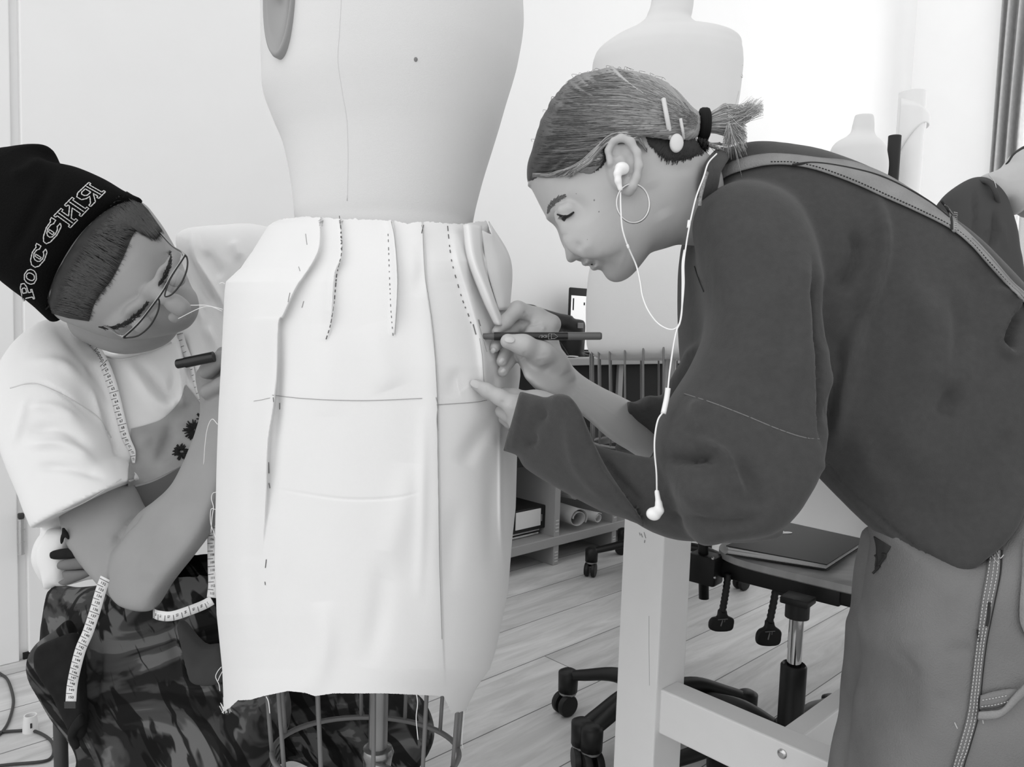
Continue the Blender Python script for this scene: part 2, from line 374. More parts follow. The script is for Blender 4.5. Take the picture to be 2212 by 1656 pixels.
# side wall with the tall window opening
_sw = lambda t, z=0.0, off=0.0: CORN + E2*t + E1*off + np.array([0, 0, z])
def tcol(px):                                   # distance along side wall where a pixel column falls
    t = 0.5
    for i in range(300):
        q = LW(_sw(t, 1.3)); x = CX+FPX*q[0]/q[2]; t += (px-x)*0.0015
    return t
T0 = tcol(2168); T1 = T0+3.4
slab('wall_right', _sw(0), _sw(T0), 0, 4.2, 0.15, E1, M_WALL)
slab('wall_right', _sw(T1), _sw(T1+1.0), 0, 4.2, 0.15, E1, M_WALL)
slab('wall_right', _sw(T0), _sw(T1), 3.5, 4.2, 0.15, E1, M_WALL)
slab('wall_right', _sw(T0), _sw(T1), 0, 0.35, 0.15, E1, M_WALL)
wf = bpy.data.objects.new('window_1', None); COL.objects.link(wf); wf.location = Vector(_sw(T0, 0.35)); wf['kind'] = 'structure'
M_GFRAME = mat('grey_window_frame', 120, rough=0.5)
mb = MB()
for t in np.linspace(T0, T1, 5): mb.box(_sw(t, 1.92, 0.06), E2, E1, (0, 0, 1), 0.06, 0.05, 3.15, 0.004)
for z in (0.38, 1.2, 3.47): mb.box(_sw((T0+T1)/2, z, 0.06), E2, E1, (0, 0, 1), T1-T0, 0.045, 0.05, 0.004)
mb.obj('window_frame', M_WHITE, wf)
mb = MB(); mb.box(_sw((T0+T1)/2, 1.92, 0.065), E2, E1, (0, 0, 1), T1-T0-0.02, 0.006, 3.12)
glass = bpy.data.materials.new('clear_glass'); glass.use_nodes = True; nt = glass.node_tree; nt.nodes.clear()
_o = nt.nodes.new('ShaderNodeOutputMaterial'); _t = nt.nodes.new('ShaderNodeBsdfTransparent'); _g = nt.nodes.new('ShaderNodeBsdfGlossy'); _g.inputs['Roughness'].default_value = 0.03; _m = nt.nodes.new('ShaderNodeMixShader'); _m.inputs[0].default_value = 0.06
nt.links.new(_t.outputs[0], _m.inputs[1]); nt.links.new(_g.outputs[0], _m.inputs[2]); nt.links.new(_m.outputs[0], _o.inputs[0])
mb.obj('window_pane', glass, wf)
mb = MB(); mb.box(_sw((T0+T1)/2, 0.36, -0.03), E2, E1, (0, 0, 1), T1-T0+0.1, 0.2, 0.03, 0.006); mb.obj('window_sill', M_WHITE, wf)
# daylight coming through the window
area_light('daylight', _sw((T0+T1)/2, 1.9, 0.4), -E1+np.array([0, 0, -0.15]), T1-T0, 3.0, DAY)
# floor
fm = bpy.data.materials.new('pale_oak_planks'); fm.use_nodes = True; nt = fm.node_tree; b = nt.nodes['Principled BSDF']; b.inputs['Roughness'].default_value = 0.5; b.inputs['Specular IOR Level'].default_value = 0.3
tc = nt.nodes.new('ShaderNodeTexCoord'); mp = nt.nodes.new('ShaderNodeMapping'); mp.inputs['Rotation'].default_value = (0, 0, math.radians(-44)); nt.links.new(tc.outputs['Object'], mp.inputs[0])
# plank joints pass through known floor points
_pl = fl(1498, 1496); _c = _pl@E2
mp.inputs['Location'].default_value = (0.37, (_c % 0.1975)*1.0, 0)
br = nt.nodes.new('ShaderNodeTexBrick'); br.offset = 0.37; br.inputs['Scale'].default_value = 1.0; br.inputs['Brick Width'].default_value = 1.9; br.inputs['Row Height'].default_value = 0.1975; br.inputs['Mortar Size'].default_value = 0.0016; br.inputs['Mortar Smooth'].default_value = 0.3
c1, c2 = lin(208), lin(190); br.inputs['Color1'].default_value = (c1,)*3+(1,); br.inputs['Color2'].default_value = (c2,)*3+(1,); c3 = lin(95); br.inputs['Mortar'].default_value = (c3,)*3+(1,)
nt.links.new(mp.outputs[0], br.inputs['Vector'])
mp2 = nt.nodes.new('ShaderNodeMapping'); mp2.inputs['Scale'].default_value = (1.4, 11, 1); nt.links.new(mp.outputs[0], mp2.inputs[0])
ns = nt.nodes.new('ShaderNodeTexNoise'); ns.inputs['Scale'].default_value = 2.2; ns.inputs['Detail'].default_value = 7; ns.inputs['Roughness'].default_value = 0.62; ns.inputs['Distortion'].default_value = 0.8; nt.links.new(mp2.outputs[0], ns.inputs['Vector'])
rr = nt.nodes.new('ShaderNodeMapRange'); rr.inputs['From Min'].default_value = 0.3; rr.inputs['From Max'].default_value = 0.7; rr.inputs['To Min'].default_value = 0.74; rr.inputs['To Max'].default_value = 1.12; nt.links.new(ns.outputs['Fac'], rr.inputs['Value'])
mx = nt.nodes.new('ShaderNodeMix'); mx.data_type = 'RGBA'; mx.blend_type = 'MULTIPLY'; mx.inputs[0].default_value = 1.0
nt.links.new(br.outputs['Color'], mx.inputs[6]); nt.links.new(rr.outputs[0], mx.inputs[7]); nt.links.new(mx.outputs[2], b.inputs['Base Color'])
mb = MB(); mb.box((1.2, 3.2, -0.05), (1, 0, 0), (0, 1, 0), (0, 0, 1), 10, 9.4, 0.1); fo = mb.obj('floor', fm); fo['kind'] = 'structure'
# baseboard along the back wall, right of the bench
mb = MB(); mb.box(wallpt(4.9, 0.04, 0.008), E1, E2, (0, 0, 1), 2.6, 0.016, 0.08, 0.003); o = mb.obj('baseboard_back', M_WHITE); o['kind'] = 'structure'
# door panel with hinges on the left
def scol(px, py_=1000):
    s = 0.0
    for i in range(300):
        q = LW(wallpt(s, 0.6)); x = CX+FPX*q[0]/q[2]; s += (px-x)*0.0008
    return s
sd = scol(41)
dr = bpy.data.objects.new('door_1', None); COL.objects.link(dr); dr.location = Vector(wallpt(sd+0.45, 0)); dr['kind'] = 'structure'
mb = MB(); mb.box(wallpt(sd+0.46, 1.22, 0.008), E1, E2, (0, 0, 1), 0.90, 0.03, 2.40, 0.003); mb.obj('door_panel', M_WHITE, dr)
for zz in (0.30, 2.1):
    _q = onto(46, 1160 if zz < 1 else 60, wallpt(0, 0, 0.03), E2)
    if zz < 1:
        mb = MB(); mb.tube([_q+np.array([0, 0, 0.045]), _q-np.array([0, 0, 0.045])], 0.0065, 10)
        for k in (-0.045, -0.015, 0.018, 0.045): mb.tube([_q+np.array([0, 0, k]), _q+np.array([0, 0, k+0.003])], 0.0075, 10)
        autosmooth(mb.obj('hinge', mat('hinge_metal', 190, rough=0.35, metal=0.6), dr))
        mb = MB(); mb.box(_q+np.array([0, 0, 0.056]), E1, E2, (0, 0, 1), 0.014, 0.014, 0.014, 0.003); mb.obj('hinge_cap', mat('dark_plastic', 60), dr)
mb = MB(); mb.box(wallpt(sd-0.045, 1.22, 0.006), E1, E2, (0, 0, 1), 0.07, 0.02, 2.44, 0.003); o = mb.obj('trim_1', M_WHITE); o['kind'] = 'structure'
mb = MB(); mb.box(wallpt(sd+0.35, 0.008, 0.0), E1, E2, (0, 0, 1), 0.7, 0.02, 0.016); o = mb.obj('door_gap_shade', mat('gap_shade_black', 30)); o['kind'] = 'structure'  # dark strip stands in for the black shadow under the door panel
# pleated curtain hanging beside the window
def hang(name, px0, px1, z0, z1, off, nf, amp, label, gr=190):
    ta, tb = tcol(px0), tcol(px1); n = nf*14; z = np.linspace(z0, z1, 12); G = []
    for zz in z:
        t = np.linspace(0, 1, n); w = np.sin(t*nf*2*math.pi+0.4*math.sin(zz))*amp*(0.8+0.2*np.sin(t*23)); k = 1+0.05*math.sin(zz*2)
        G.append(np.array([_sw(ta+(tb-ta)*q*k, zz, -off+a) for q, a in zip(t, w)]))
    mb = MB(); mb.grid(G); o = mb.obj(name, mat('curtain_cloth_%d' % gr, gr, rough=0.95, noise=0.1, nscale=30), None, True)
    so = o.modifiers.new('s', 'SOLIDIFY'); so.thickness = 0.003; return tag(o, label, 'curtain')
hang('curtain', 2128, 2200, 0.05, 3.7, 0.13, 3, 0.075, 'grey pleated curtain hanging at the window edge on the right')
rod = MB(); rod.tube([_sw(T0-0.4, 3.72, -0.1), _sw(T1, 3.72, -0.1)], 0.012, 10); ro = rod.obj('curtain_rod', mat('steel', 150, rough=0.3, metal=0.9), None, True); tag(ro, 'metal curtain rod above the window', 'curtain rod')
for t in (T0-0.35, T1-0.2):
    rb = MB(); rb.tube([_sw(t, 3.72, -0.1), _sw(t, 3.72, 0.0)], 0.008, 8); rb.obj('rod_bracket', MATS['steel'], ro)
# ================================================================ dress forms
M_FORM = mat('linen_form_cover', 212, rough=0.9, bump=0.15, bscale=900, noise=0.02, nscale=6)
M_SEAM = mat('seam_thread', 196, rough=0.9)
M_STEEL = mat('brushed_steel', 150, rough=0.35, metal=0.85)
M_WIRE = mat('dull_wire', 118, rough=0.5, metal=0.35)
M_BRASS = mat('worn_brass', 150, rough=0.25, metal=0.9)
M_CHROME = mat('chrome', 205, rough=0.08, metal=1.0)
def interp(rows, y):
    r = np.array(rows, float); return [np.interp(y, r[:, 0], r[:, k]) for k in range(1, r.shape[1])]
def dress_form(label, rows, d, kd, neck_n=5, n=96, lean=0.0, group=None):
    """rows: (pixel row, left, right) through the body outline, top to bottom, at depth d"""
    rr = catmull(np.array(rows, float), 5); ring = []
    t = np.arange(n)*2*math.pi/n; ct, st = np.cos(t), np.sin(t)
    for y, l, r in rr:
        c = (l+r)/2; hw = (r-l)/2/FPX*d; a = np.sign(ct)*np.abs(ct)**0.92*hw; b = np.sign(st)*np.abs(st)**0.92*hw*kd
        base = L(c, y, d); ring.append(np.stack([base[0]+a, np.full(n, base[1]), d-b], 1))
    G = np.array(ring)
    mid = L((rr[-1][1]+rr[-1][2])/2, rr[-1][0], d); bw = W(mid)
    th = thing('dress_form', (bw[0], bw[1], 0.0), label, 'dress form', group)
    mb = MB(); mb.grid(W(G.reshape(-1, 3)).reshape(G.shape), closed=True)
    V = np.concatenate(mb.V); top = V[:n].mean(0); bot = V[-n:].mean(0); k = len(V)
    mb.V.append(np.array([top, bot])); mb.C.append(np.zeros(2)); mb.n += 2
    for j in range(n): mb.F.append([j, (j+1) % n, k][::-1]); mb.F.append([k-1-n+j+1-0, k-n+(j+1) % n, k+1]) if False else mb.F.append([k-n+j, k-n+(j+1) % n, k+1])
    o = mb.obj('torso', M_FORM, th, True); autosmooth(o, 50)
    return th, rr
def form_point(rr, d, kd, px_frac, y, off=0.0015):
    """a point on the front of the form: px_frac -1..1 across"""
    l = np.interp(y, rr[:, 0], rr[:, 1]); r = np.interp(y, rr[:, 0], rr[:, 2]); hw = (r-l)/2/FPX*d; u = np.clip(px_frac, -1, 1); ct = np.sign(u)*abs(u)**(1/0.92); st = math.sqrt(max(0, 1-ct*ct))**0.92
    b = L((l+r)/2, y, d); return np.array([b[0]+u*hw, b[1], d-st*hw*kd-off])
# ---- the front form
D1 = 1.0
rows1 = [(-520, 770, 905), (-500, 765, 912), (-430, 765, 915), (-380, 745, 930), (-340, 680, 985), (-300, 610, 1060), (-255, 580, 1105), (-180, 574, 1122), (-90, 572, 1128), (0, 573, 1130), (58, 574, 1131), (125, 574, 1120), (162, 575, 1111), (214, 578, 1095), (270, 598, 1079), (319, 618, 1064), (391, 633, 1042), (464, 641, 1024), (500, 640, 1022), (560, 615, 1040), (650, 575, 1062), (760, 540, 1078), (900, 528, 1082), (1050, 532, 1080), (1250, 540, 1072), (1385, 548, 1060), (1405, 562, 1048)]
K1 = 0.78
f1, rr1 = dress_form('large white linen dress form wearing the pinned muslin skirt, in front of everything', rows1, D1, K1)
# faint seams
for fr in (-0.28,):
    mb = MB(); mb.tube(W(np.array([form_point(rr1, D1, K1, fr*(1-0.15*math.sin((y+300)/800*3)), y, 0.0) for y in range(-240, 470, 12)])), 0.0005, 6); mb.obj('body_seam', M_FORM, f1, True)
# small stain and pin
mb = MB(); q = W(form_point(rr1, D1, K1, (931-852)/240., 210, 0.0002)); mb.sphere(q, 0.0022, (1, 0.4, 1.2), 6); mb.obj('stain_speck', mat('grey_speck', 120), f1, True)
# armhole plate with wing screw on the left
def armplate(parent, px, py, d, rw, rh, nrm, m_plate, kn=True):
    c = L(px, py, d); nrm = np.array(nrm, float); nrm /= np.linalg.norm(nrm); up = np.array([0.06, 1, 0.0]); up -= (up@nrm)*nrm; up /= np.linalg.norm(up); sd_ = np.cross(up, nrm)
    prof = [(0.0, 0.006), (0.7, 0.0055), (0.9, 0.004), (0.97, 0.006), (1.02, 0.006), (1.05, 0.003), (1.05, -0.012)]
    t = np.arange(48)*2*math.pi/48; G = [[c+nrm*h+sd_*(r*rw*math.cos(a))+up*(r*rh*math.sin(a)) for a in t] for r, h in prof]
    mb = MB(); G = np.array(G); mb.grid(W(G.reshape(-1, 3)).reshape(G.shape), closed=True); pl_ = mb.obj('armhole_plate', m_plate, parent, True)
    mb = MB(); c2 = c+nrm*0.012
    mb.tube(W(np.array([c+nrm*0.004, c+nrm*0.02])), 0.004, 10)
    if kn:
        for s_ in (-1, 1): mb.tube(W(np.array([c2, c2+up*0.008*s_+nrm*0.004, c2+up*0.016*s_+nrm*0.008])), [0.003, 0.004, 0.005], 8)
    mb.obj('wing_nut', M_CHROME, pl_, True)
    return pl_
armplate(f1, 607, -22, D1-0.098, 0.023, 0.076, (-0.50, 0.0, -0.86), mat('grey_metal_plate', 150, rough=0.5, metal=0.3))
# cage
def cage(parent, px, py, d, rx, ry, wires, ztop_px, tilt=0.0, top_k=1.03, nw=12, ph=0.0, extra=0.0):
    c = W(L(px, py, d)); c2 = W(L(px, ztop_px, d)); t = np.arange(64)*2*math.pi/64
    ringp = [c+np.array([rx*math.cos(a), ry*math.sin(a), tilt*math.cos(a)]) for a in t]
    mb = MB(); mb.tube(np.array(ringp+[ringp[0]]), 0.0035, 8, caps=False); mb.obj('wire_ring', M_WIRE, parent, True)
    for i in range(nw):
        a = ph+2*math.pi*i/nw; b = c+np.array([rx*math.cos(a), ry*math.sin(a), tilt*math.cos(a)]); tp = np.array([c2[0]+rx*top_k*math.cos(a), c2[1]+ry*top_k*math.sin(a), c2[2]+0.02])
        mb = MB(); m_ = b*0.15+tp*0.85+np.array([math.cos(a), math.sin(a), 0])*0.004
        mb.tube(catmull([tp, m_, b], 5), 0.0027, 7); mb.obj('cage_wire', M_WIRE, parent, True)
cage(f1, 792, 1622, 0.99, 0.119, 0.085, None, 1400, tilt=-0.003, top_k=1.06, nw=12, ph=0.2)
mb = MB(); _b = W(L(812, 1656, 1.0)); _t = W(L(820, 1420, 1.0)); mb.tube([(_t[0], _t[1], 0.06), (_t[0], _t[1], _t[2])], 0.0125, 20); autosmooth(mb.obj('stand_pole', M_STEEL, f1))
mb = MB(); _c0 = np.array([_t[0], _t[1], W(L(820, 1640, 1.0))[2]]); mb.lathe([(0.013, 0.012), (0.019, 0.010), (0.021, 0.004), (0.019, -0.004), (0.017, -0.02), (0.024, -0.026), (0.024, -0.034), (0.013, -0.036)], _c0, n=28)
mb.tube(catmull([_c0+np.array([0.0, -0.018, -0.004]), _c0+np.array([0.022, -0.024, -0.008]), _c0+np.array([0.045, -0.02, -0.022])], 5), [0.008]*3+[0.006]*5+[0.009]*3, 10)
autosmooth(mb.obj('brass_collar', M_BRASS, f1))
for a in (0.5, 2.6, 4.7):
    mb = MB(); e = np.array([_t[0]+0.26*math.cos(a), _t[1]+0.26*math.sin(a), 0.02]); mb.tube(catmull([(_t[0], _t[1], 0.12), ((_t[0]+e[0])/2, (_t[1]+e[1])/2, 0.10), e], 6), 0.012, 10); mb.sphere(e, 0.0195, n=8); mb.obj('stand_leg', M_STEEL, f1, True)
# ---- the second form, behind the woman
D2 = 2.0
rows2 = [(-60, 1415, 1500), (4, 1407, 1498), (27, 1400, 1495), (44, 1391, 1494), (63, 1367, 1520), (86, 1326, 1590), (110, 1293, 1600), (128, 1283, 1602), (150, 1280, 1602), (205, 1284, 1596), (240, 1290, 1590), (300, 1305, 1578), (380, 1322, 1562), (440, 1322, 1562), (500, 1300, 1585), (570, 1276, 1610), (640, 1267, 1622), (700, 1266, 1630), (745, 1268, 1630), (765, 1278, 1622), (776, 1300, 1600)]
f2, rr2 = dress_form('white dress form standing behind the woman, with a chrome armhole plate', rows2, D2, 0.62)
armplate(f2, 1585, 158, D2-0.03, 0.034, 0.062, (0.80, 0.05, -0.60), M_CHROME, True)
mb = MB(); mb.tube(W(np.array([form_point(rr2, D2, 0.62, 0.93-(y-210)*0.0006, y, 0.0004) for y in range(212, 300, 8)])), 0.0008, 5); mb.obj('body_seam', M_SEAM, f2, True)
cage(f2, 1448, 960, 2.0, 0.205, 0.13, None, 760, nw=26, ph=0.15, top_k=1.0)
mb = MB(); _t = W(L(1448, 775, 2.0)); mb.tube([(_t[0], _t[1], 0.05), (_t[0], _t[1], _t[2])], 0.016, 16); autosmooth(mb.obj('stand_pole', M_STEEL, f2))
mb = MB(); mb.lathe([(0.055, 0.0), (0.055, 0.02), (0.02, 0.05), (0.016, 0.06)], (_t[0], _t[1], 0), n=28); autosmooth(mb.obj('stand_base', M_STEEL, f2))
# ---- the small form far behind
D3 = 3.6
rows3 = [(249, 1848, 1885), (254, 1846, 1887), (270, 1842, 1888), (285, 1838, 1888), (296, 1826, 1892), (306, 1808, 1902), (318, 1798, 1911), (332, 1795, 1914), (360, 1797, 1917), (400, 1806, 1912), (450, 1812, 1905), (520, 1800, 1918), (580, 1798, 1920), (610, 1805, 1912)]
f3, rr3 = dress_form('small white dress form far back by the fabric rolls', rows3, D3, 0.6)
mb = MB(); _t = W(L(1860, 605, D3)); mb.tube([(_t[0], _t[1], 0.03), (_t[0], _t[1], _t[2])], 0.014, 12); autosmooth(mb.obj('stand_pole', M_STEEL, f3))
mb = MB(); mb.lathe([(0.10, 0.0), (0.10, 0.02), (0.03, 0.035), (0.014, 0.05)], (_t[0], _t[1], 0), n=32); autosmooth(mb.obj('stand_base', M_STEEL, f3))
# ---- rolls of cloth behind
def roll(px, ytop, d, r, m, label, name='fabric_roll', lap=False, cat='fabric roll'):
    t_ = W(L(px, ytop, d)); th = thing(name, (t_[0], t_[1], 0), label, cat)
    mb = MB(); n = 40; a = np.arange(n)*2*math.pi/n; G = []
    for z in np.linspace(0, t_[2], 14): G.append([(t_[0]+r*(1+0.02*math.sin(3*q+z*9))*math.cos(q), t_[1]+r*(1+0.02*math.sin(3*q+z*9))*math.sin(q), z) for q in a])
    for rr_ in (0.93, 0.6, 0.4): G.append([(t_[0]+r*rr_*math.cos(q), t_[1]+r*rr_*math.sin(q), t_[2]+(0.002 if rr_ > 0.5 else -0.03)) for q in a])
    mb.grid(np.array(G), closed=True); autosmooth(mb.obj('cloth_layers', m, th), 50)
    mb = MB(); mb.lathe([(r*0.4, 0.004), (r*0.4, -0.2), (r*0.3, -0.2), (r*0.3, 0.004)], t_, n=20); autosmooth(mb.obj('cardboard_tube', mat('cardboard', 150), th))
    if lap:
        mb = MB(); G = []
        for k in range(26):
            u = k/25; q = -2.9+2.9*u; z0 = t_[2]-0.32+0.10*u+0.10*math.sin(u*2.6); rr_ = r*(1.03+0.28*math.exp(-((u-0.93)/0.14)**2))
            G.append([(t_[0]+rr_*math.cos(q), t_[1]+rr_*math.sin(q), z) for z in np.linspace(z0, t_[2]-0.03-0.09*u, 8)])
        mb.grid(np.array(G)); o = mb.obj('loose_end', m, th, True); so = o.modifiers.new('s', 'SOLIDIFY'); so.thickness = 0.003
    return th
roll(1972, 200, 3.75, 0.062, mat('white_cloth_roll', 226, rough=0.9, noise=0.02, nscale=10), 'tall white fabric roll standing in the far corner', lap=True)
roll(1933, 294, 3.66, 0.029, mat('black_cloth_roll', 38, rough=0.7), 'thin black roll beside the white fabric roll')

# ================================================================ muslin skirt on the front form
M_MUSLIN = mat('muslin', 223, rough=0.95, bump=0.12, bscale=1400, noise=0.012, nscale=14)
SK_L = [(474, 604), (480, 590), (488, 579), (544, 544), (579, 519), (608, 488), (630, 485), (756, 479), (883, 472), (995, 468), (1121, 465), (1216, 464), (1327, 468), (1375, 473), (1445, 480), (1540, 484)]
SK_R = [(474, 1050), (490, 1056), (505, 1058), (563, 1100), (630, 1098), (700, 1108), (790, 1124), (812, 1124), (850, 1119), (985, 1117), (1096, 1114), (1169, 1106), (1273, 1098), (1340, 1085), (1400, 1072), (1445, 1058), (1483, 1030), (1540, 1003)]
TOPE = [(590, 474), (640, 468), (735, 472), (845, 476), (885, 484), (905, 478), (965, 482), (1000, 484), (1056, 476)]
HEM = [(484, 1536), (497, 1528), (514, 1512), (540, 1511), (567, 1503), (617, 1492), (655, 1496), (674, 1503), (712, 1497), (820, 1497), (883, 1500), (943, 1503), (975, 1540), (1003, 1535)]
def sk_x(y, s):
    l = np.interp(y, [a for a, _ in SK_L], [b for _, b in SK_L]); r = np.interp(y, [a for a, _ in SK_R], [b for _, b in SK_R]); return l+(r-l)*s
_SKI = [ # ('r'idge or 's'tep, points, width px, amplitude m)
 ('s', [(692, 470), (686, 545), (640, 620), (612, 680), (601, 700), (598, 800), (590, 880), (578, 960), (574, 1080), (566, 1200)], 40, 0.014),
 ('r', [(560, 560), (535, 700), (520, 900), (515, 1150), (520, 1400)], 26, 0.006),
 ('r', [(608, 720), (604, 850), (596, 960), (585, 1120)], 10, -0.006),
 ('s', [(734, 466), (738, 548), (722, 596), (715, 700), (704, 738)], 16, 0.010),
 ('r', [(728, 560), (714, 620), (709, 700)], 5, -0.0015),
 ('s', [(845, 474), (851, 500), (859, 600), (856, 690), (852, 728)], 10, 0.011),
 ('r', [(800, 700), (830, 800), (845, 840)], 34, 0.003),
 ('r', [(700, 700), (705, 900)], 36, 0.003),
 ('s', [(911, 484), (916, 540), (921, 620), (932, 700), (943, 820), (946, 1000), (950, 1200), (956, 1390), (962, 1500)], 40, 0.007),
 ('r', [(915, 880), (912, 1100), (905, 1300)], 12, 0.003),
 ('r', [(905, 520), (912, 580), (900, 640)], 16, -0.004),
 ('r', [(978, 486), (990, 560), (1014, 640), (1036, 720), (1046, 800), (1050, 860)], 9, 0.0085),
 ('r', [(1010, 520), (1040, 620), (1070, 700)], 7, -0.005),
 ('r', [(1026, 500), (1044, 600), (1072, 690)], 9, 0.006),
 ('r', [(1062, 780), (1068, 850), (1078, 900)], 12, -0.010),
 ('r', [(1075, 890), (1045, 930), (1015, 975), (1000, 1010)], 20, -0.007),
 ('r', [(1005, 840), (985, 815), (975, 860)], 16, -0.003),
 ('r', [(1081, 900), (1081, 1050), (1083, 1150), (1092, 1260)], 5, 0.006),
 ('r', [(1062, 960), (1060, 1100), (1062, 1250)], 16, -0.006),
 ('r', [(990, 1080), (975, 1180), (968, 1280)], 22, -0.004),
 ('r', [(830, 1190), (820, 1320), (795, 1440)], 24, -0.004),
 ('r', [(880, 1000), (870, 1100), (830, 1250)], 30, 0.004),
 ('r', [(600, 900), (602, 1000), (600, 1200), (575, 1400)], 22, 0.004),
 ('r', [(560, 1000), (540, 1200), (550, 1380)], 20, -0.004),
 ('r', [(695, 1300), (700, 1400), (675, 1500)], 24, 0.005),
 ('r', [(590, 1055), (740, 1077), (850, 1075), (910, 1062)], 2.5, -0.0012),
]
_SKP = [(k, catmull(p, 8), w, a) for k, p, w, a in _SKI]
def sk_relief(px, py):
    px = np.asarray(px, float); py = np.asarray(py, float); q = np.stack([px.ravel(), py.ravel()], 1); out = np.zeros(len(q))
    for k, p, w, a in _SKP:
        if k == 'r': d, t = linedist(p, q); out += a*np.exp(-(d/w)**2)*np.sin(math.pi*np.clip(t, 0, 1))**0.8
        else:
            xl = np.interp(q[:, 1], p[:, 1], p[:, 0]); yy = q[:, 1]; fade = np.clip((yy-p[0, 1]+30)/20, 0, 1)*np.clip((p[-1, 1]-yy)/(0.25*(p[-1, 1]-p[0, 1])), 0, 1)
            dx = xl-q[:, 0]; out += a*fade*np.where(dx > 0, np.exp(-(dx/w)**2), np.exp(-(dx/2.2)**2))
    return out.reshape(px.shape)
def sk_depth(px, py, relief=True, back=False):
    py = np.asarray(py, float); l = sk_x(py, 0); r = sk_x(py, 1); u = np.clip((px-(l+r)/2)/((r-l)/2+1e-6), -1, 1)
    dh = 0.112+0.066*(1-np.exp(-np.maximum(py-470, 0)/110.0))-0.000006*np.maximum(py-900, 0); prof = (1-np.abs(u)**2.3)**0.5
    if back: return 1.0+dh*prof*0.95
    rl = sk_relief(px, py)*np.clip((1-np.abs(u))*9, 0, 1) if relief else 0
    return 1.0-dh*prof-rl
def sk_front(nu=430, nv=400):
    th_ = np.linspace(0, math.pi, nu); s = (1-np.cos(th_))/2*0.55+np.linspace(0, 1, nu)*0.45; s[0] = 0; s[-1] = 1; G = []
    hx = np.array([a for a, _ in HEM], float); hy = np.array([b for _, b in HEM], float); tx = np.array([a for a, _ in TOPE], float); ty = np.array([b for _, b in TOPE], float)
    xh = np.interp(np.full(nu, 1500), [0, 1], [0, 1])
    xh = 484+(1003-484)*s; yh = np.interp(xh, hx, hy)+1.2*np.random.randn(nu)*np.interp(s, [0, 0.04, 0.9, 1], [1, 0.2, 0.2, 1.5]); xt = 590+(1056-590)*s; yt = np.interp(xt, tx, ty)+np.convolve(np.random.randn(nu+4), np.ones(5)/5, 'valid')*2.2
    for v in np.linspace(0, 1, nv):
        y = yt+(yh-yt)*v; x = sk_x(y, s); G.append(np.stack([x, y], 1))
    return np.array(G)
Gf = sk_front(); dd = sk_depth(Gf[..., 0], Gf[..., 1])
Pf = np.stack([(Gf[..., 0]-CX)/FPX*1.0, -(Gf[..., 1]-CY)/FPX*1.0, dd], -1)
# keep outline at unit depth, slide inner points along their pixel ray
kk = dd[..., None]; Pf[..., :2] = Pf[..., :2]*kk
nb = 90; sb = (1-np.cos(np.linspace(0, math.pi, nb)))/2; Gb = []
for v in np.linspace(0, 1, 60):
    y = 478+(1505-478)*v; x = sk_x(np.full(nb, y), sb); dbk = sk_depth(x, np.full(nb, y), False, True)+0.006*np.sin(sb*40)*np.sin(sb*math.pi); Gb.append(np.stack([(x-CX)/FPX, np.full(nb, -(y-CY)/FPX), dbk], 1))
sk = thing('skirt', W(L(790, 1500, 1.0))*np.array([1, 1, 1.0]), 'white muslin skirt toile pinned on the large dress form, raw hem and pencil lines', 'skirt')
mb = MB(); mb.grid(W(Pf.reshape(-1, 3)).reshape(Pf.shape)); o = mb.obj('front_panel', M_MUSLIN, sk, True)
mb = MB(); Gb = np.array(Gb); mb.grid(W(Gb.reshape(-1, 3)).reshape(Gb.shape)); o = mb.obj('back_panel', M_MUSLIN, sk, True)
# flap at the upper right, standing away from the waist
def sheet(name, rows_px, m, parent, th=0.0012, n=10):
    """rows of (px,py,d) joined into a cloth sheet"""
    rows_ = [catmull([L(*p) for p in r], n) for r in rows_px]; mn = min(len(r) for r in rows_)
    A = np.array([r[:mn] for r in rows_]); A = np.stack([catmull(A[:, j], 4) for j in range(mn)], 1)
    mb = MB(); mb.grid(W(A.reshape(-1, 3)).reshape(A.shape)); o = mb.obj(name, m, parent, True); so = o.modifiers.new('s', 'SOLIDIFY'); so.thickness = th; so.offset = 0; return o
sheet('seam_allowance', [[(1000, 486, 0.905), (1010, 560, 0.885), (1040, 640, 0.88), (1068, 700, 0.89)], [(1012, 484, 0.892), (1024, 560, 0.872), (1056, 640, 0.872), (1080, 702, 0.886)], [(1040, 488, 0.912), (1044, 560, 0.90), (1066, 640, 0.90), (1090, 702, 0.91)]], M_MUSLIN, sk)
sheet('seam_allowance', [[(1042, 498, 0.925), (1052, 580, 0.91), (1078, 670, 0.92)], [(1062, 505, 0.945), (1080, 580, 0.925), (1092, 670, 0.93)], [(1056, 478, 1.0), (1103, 563, 0.98), (1101, 670, 0.98)]], M_MUSLIN, sk)
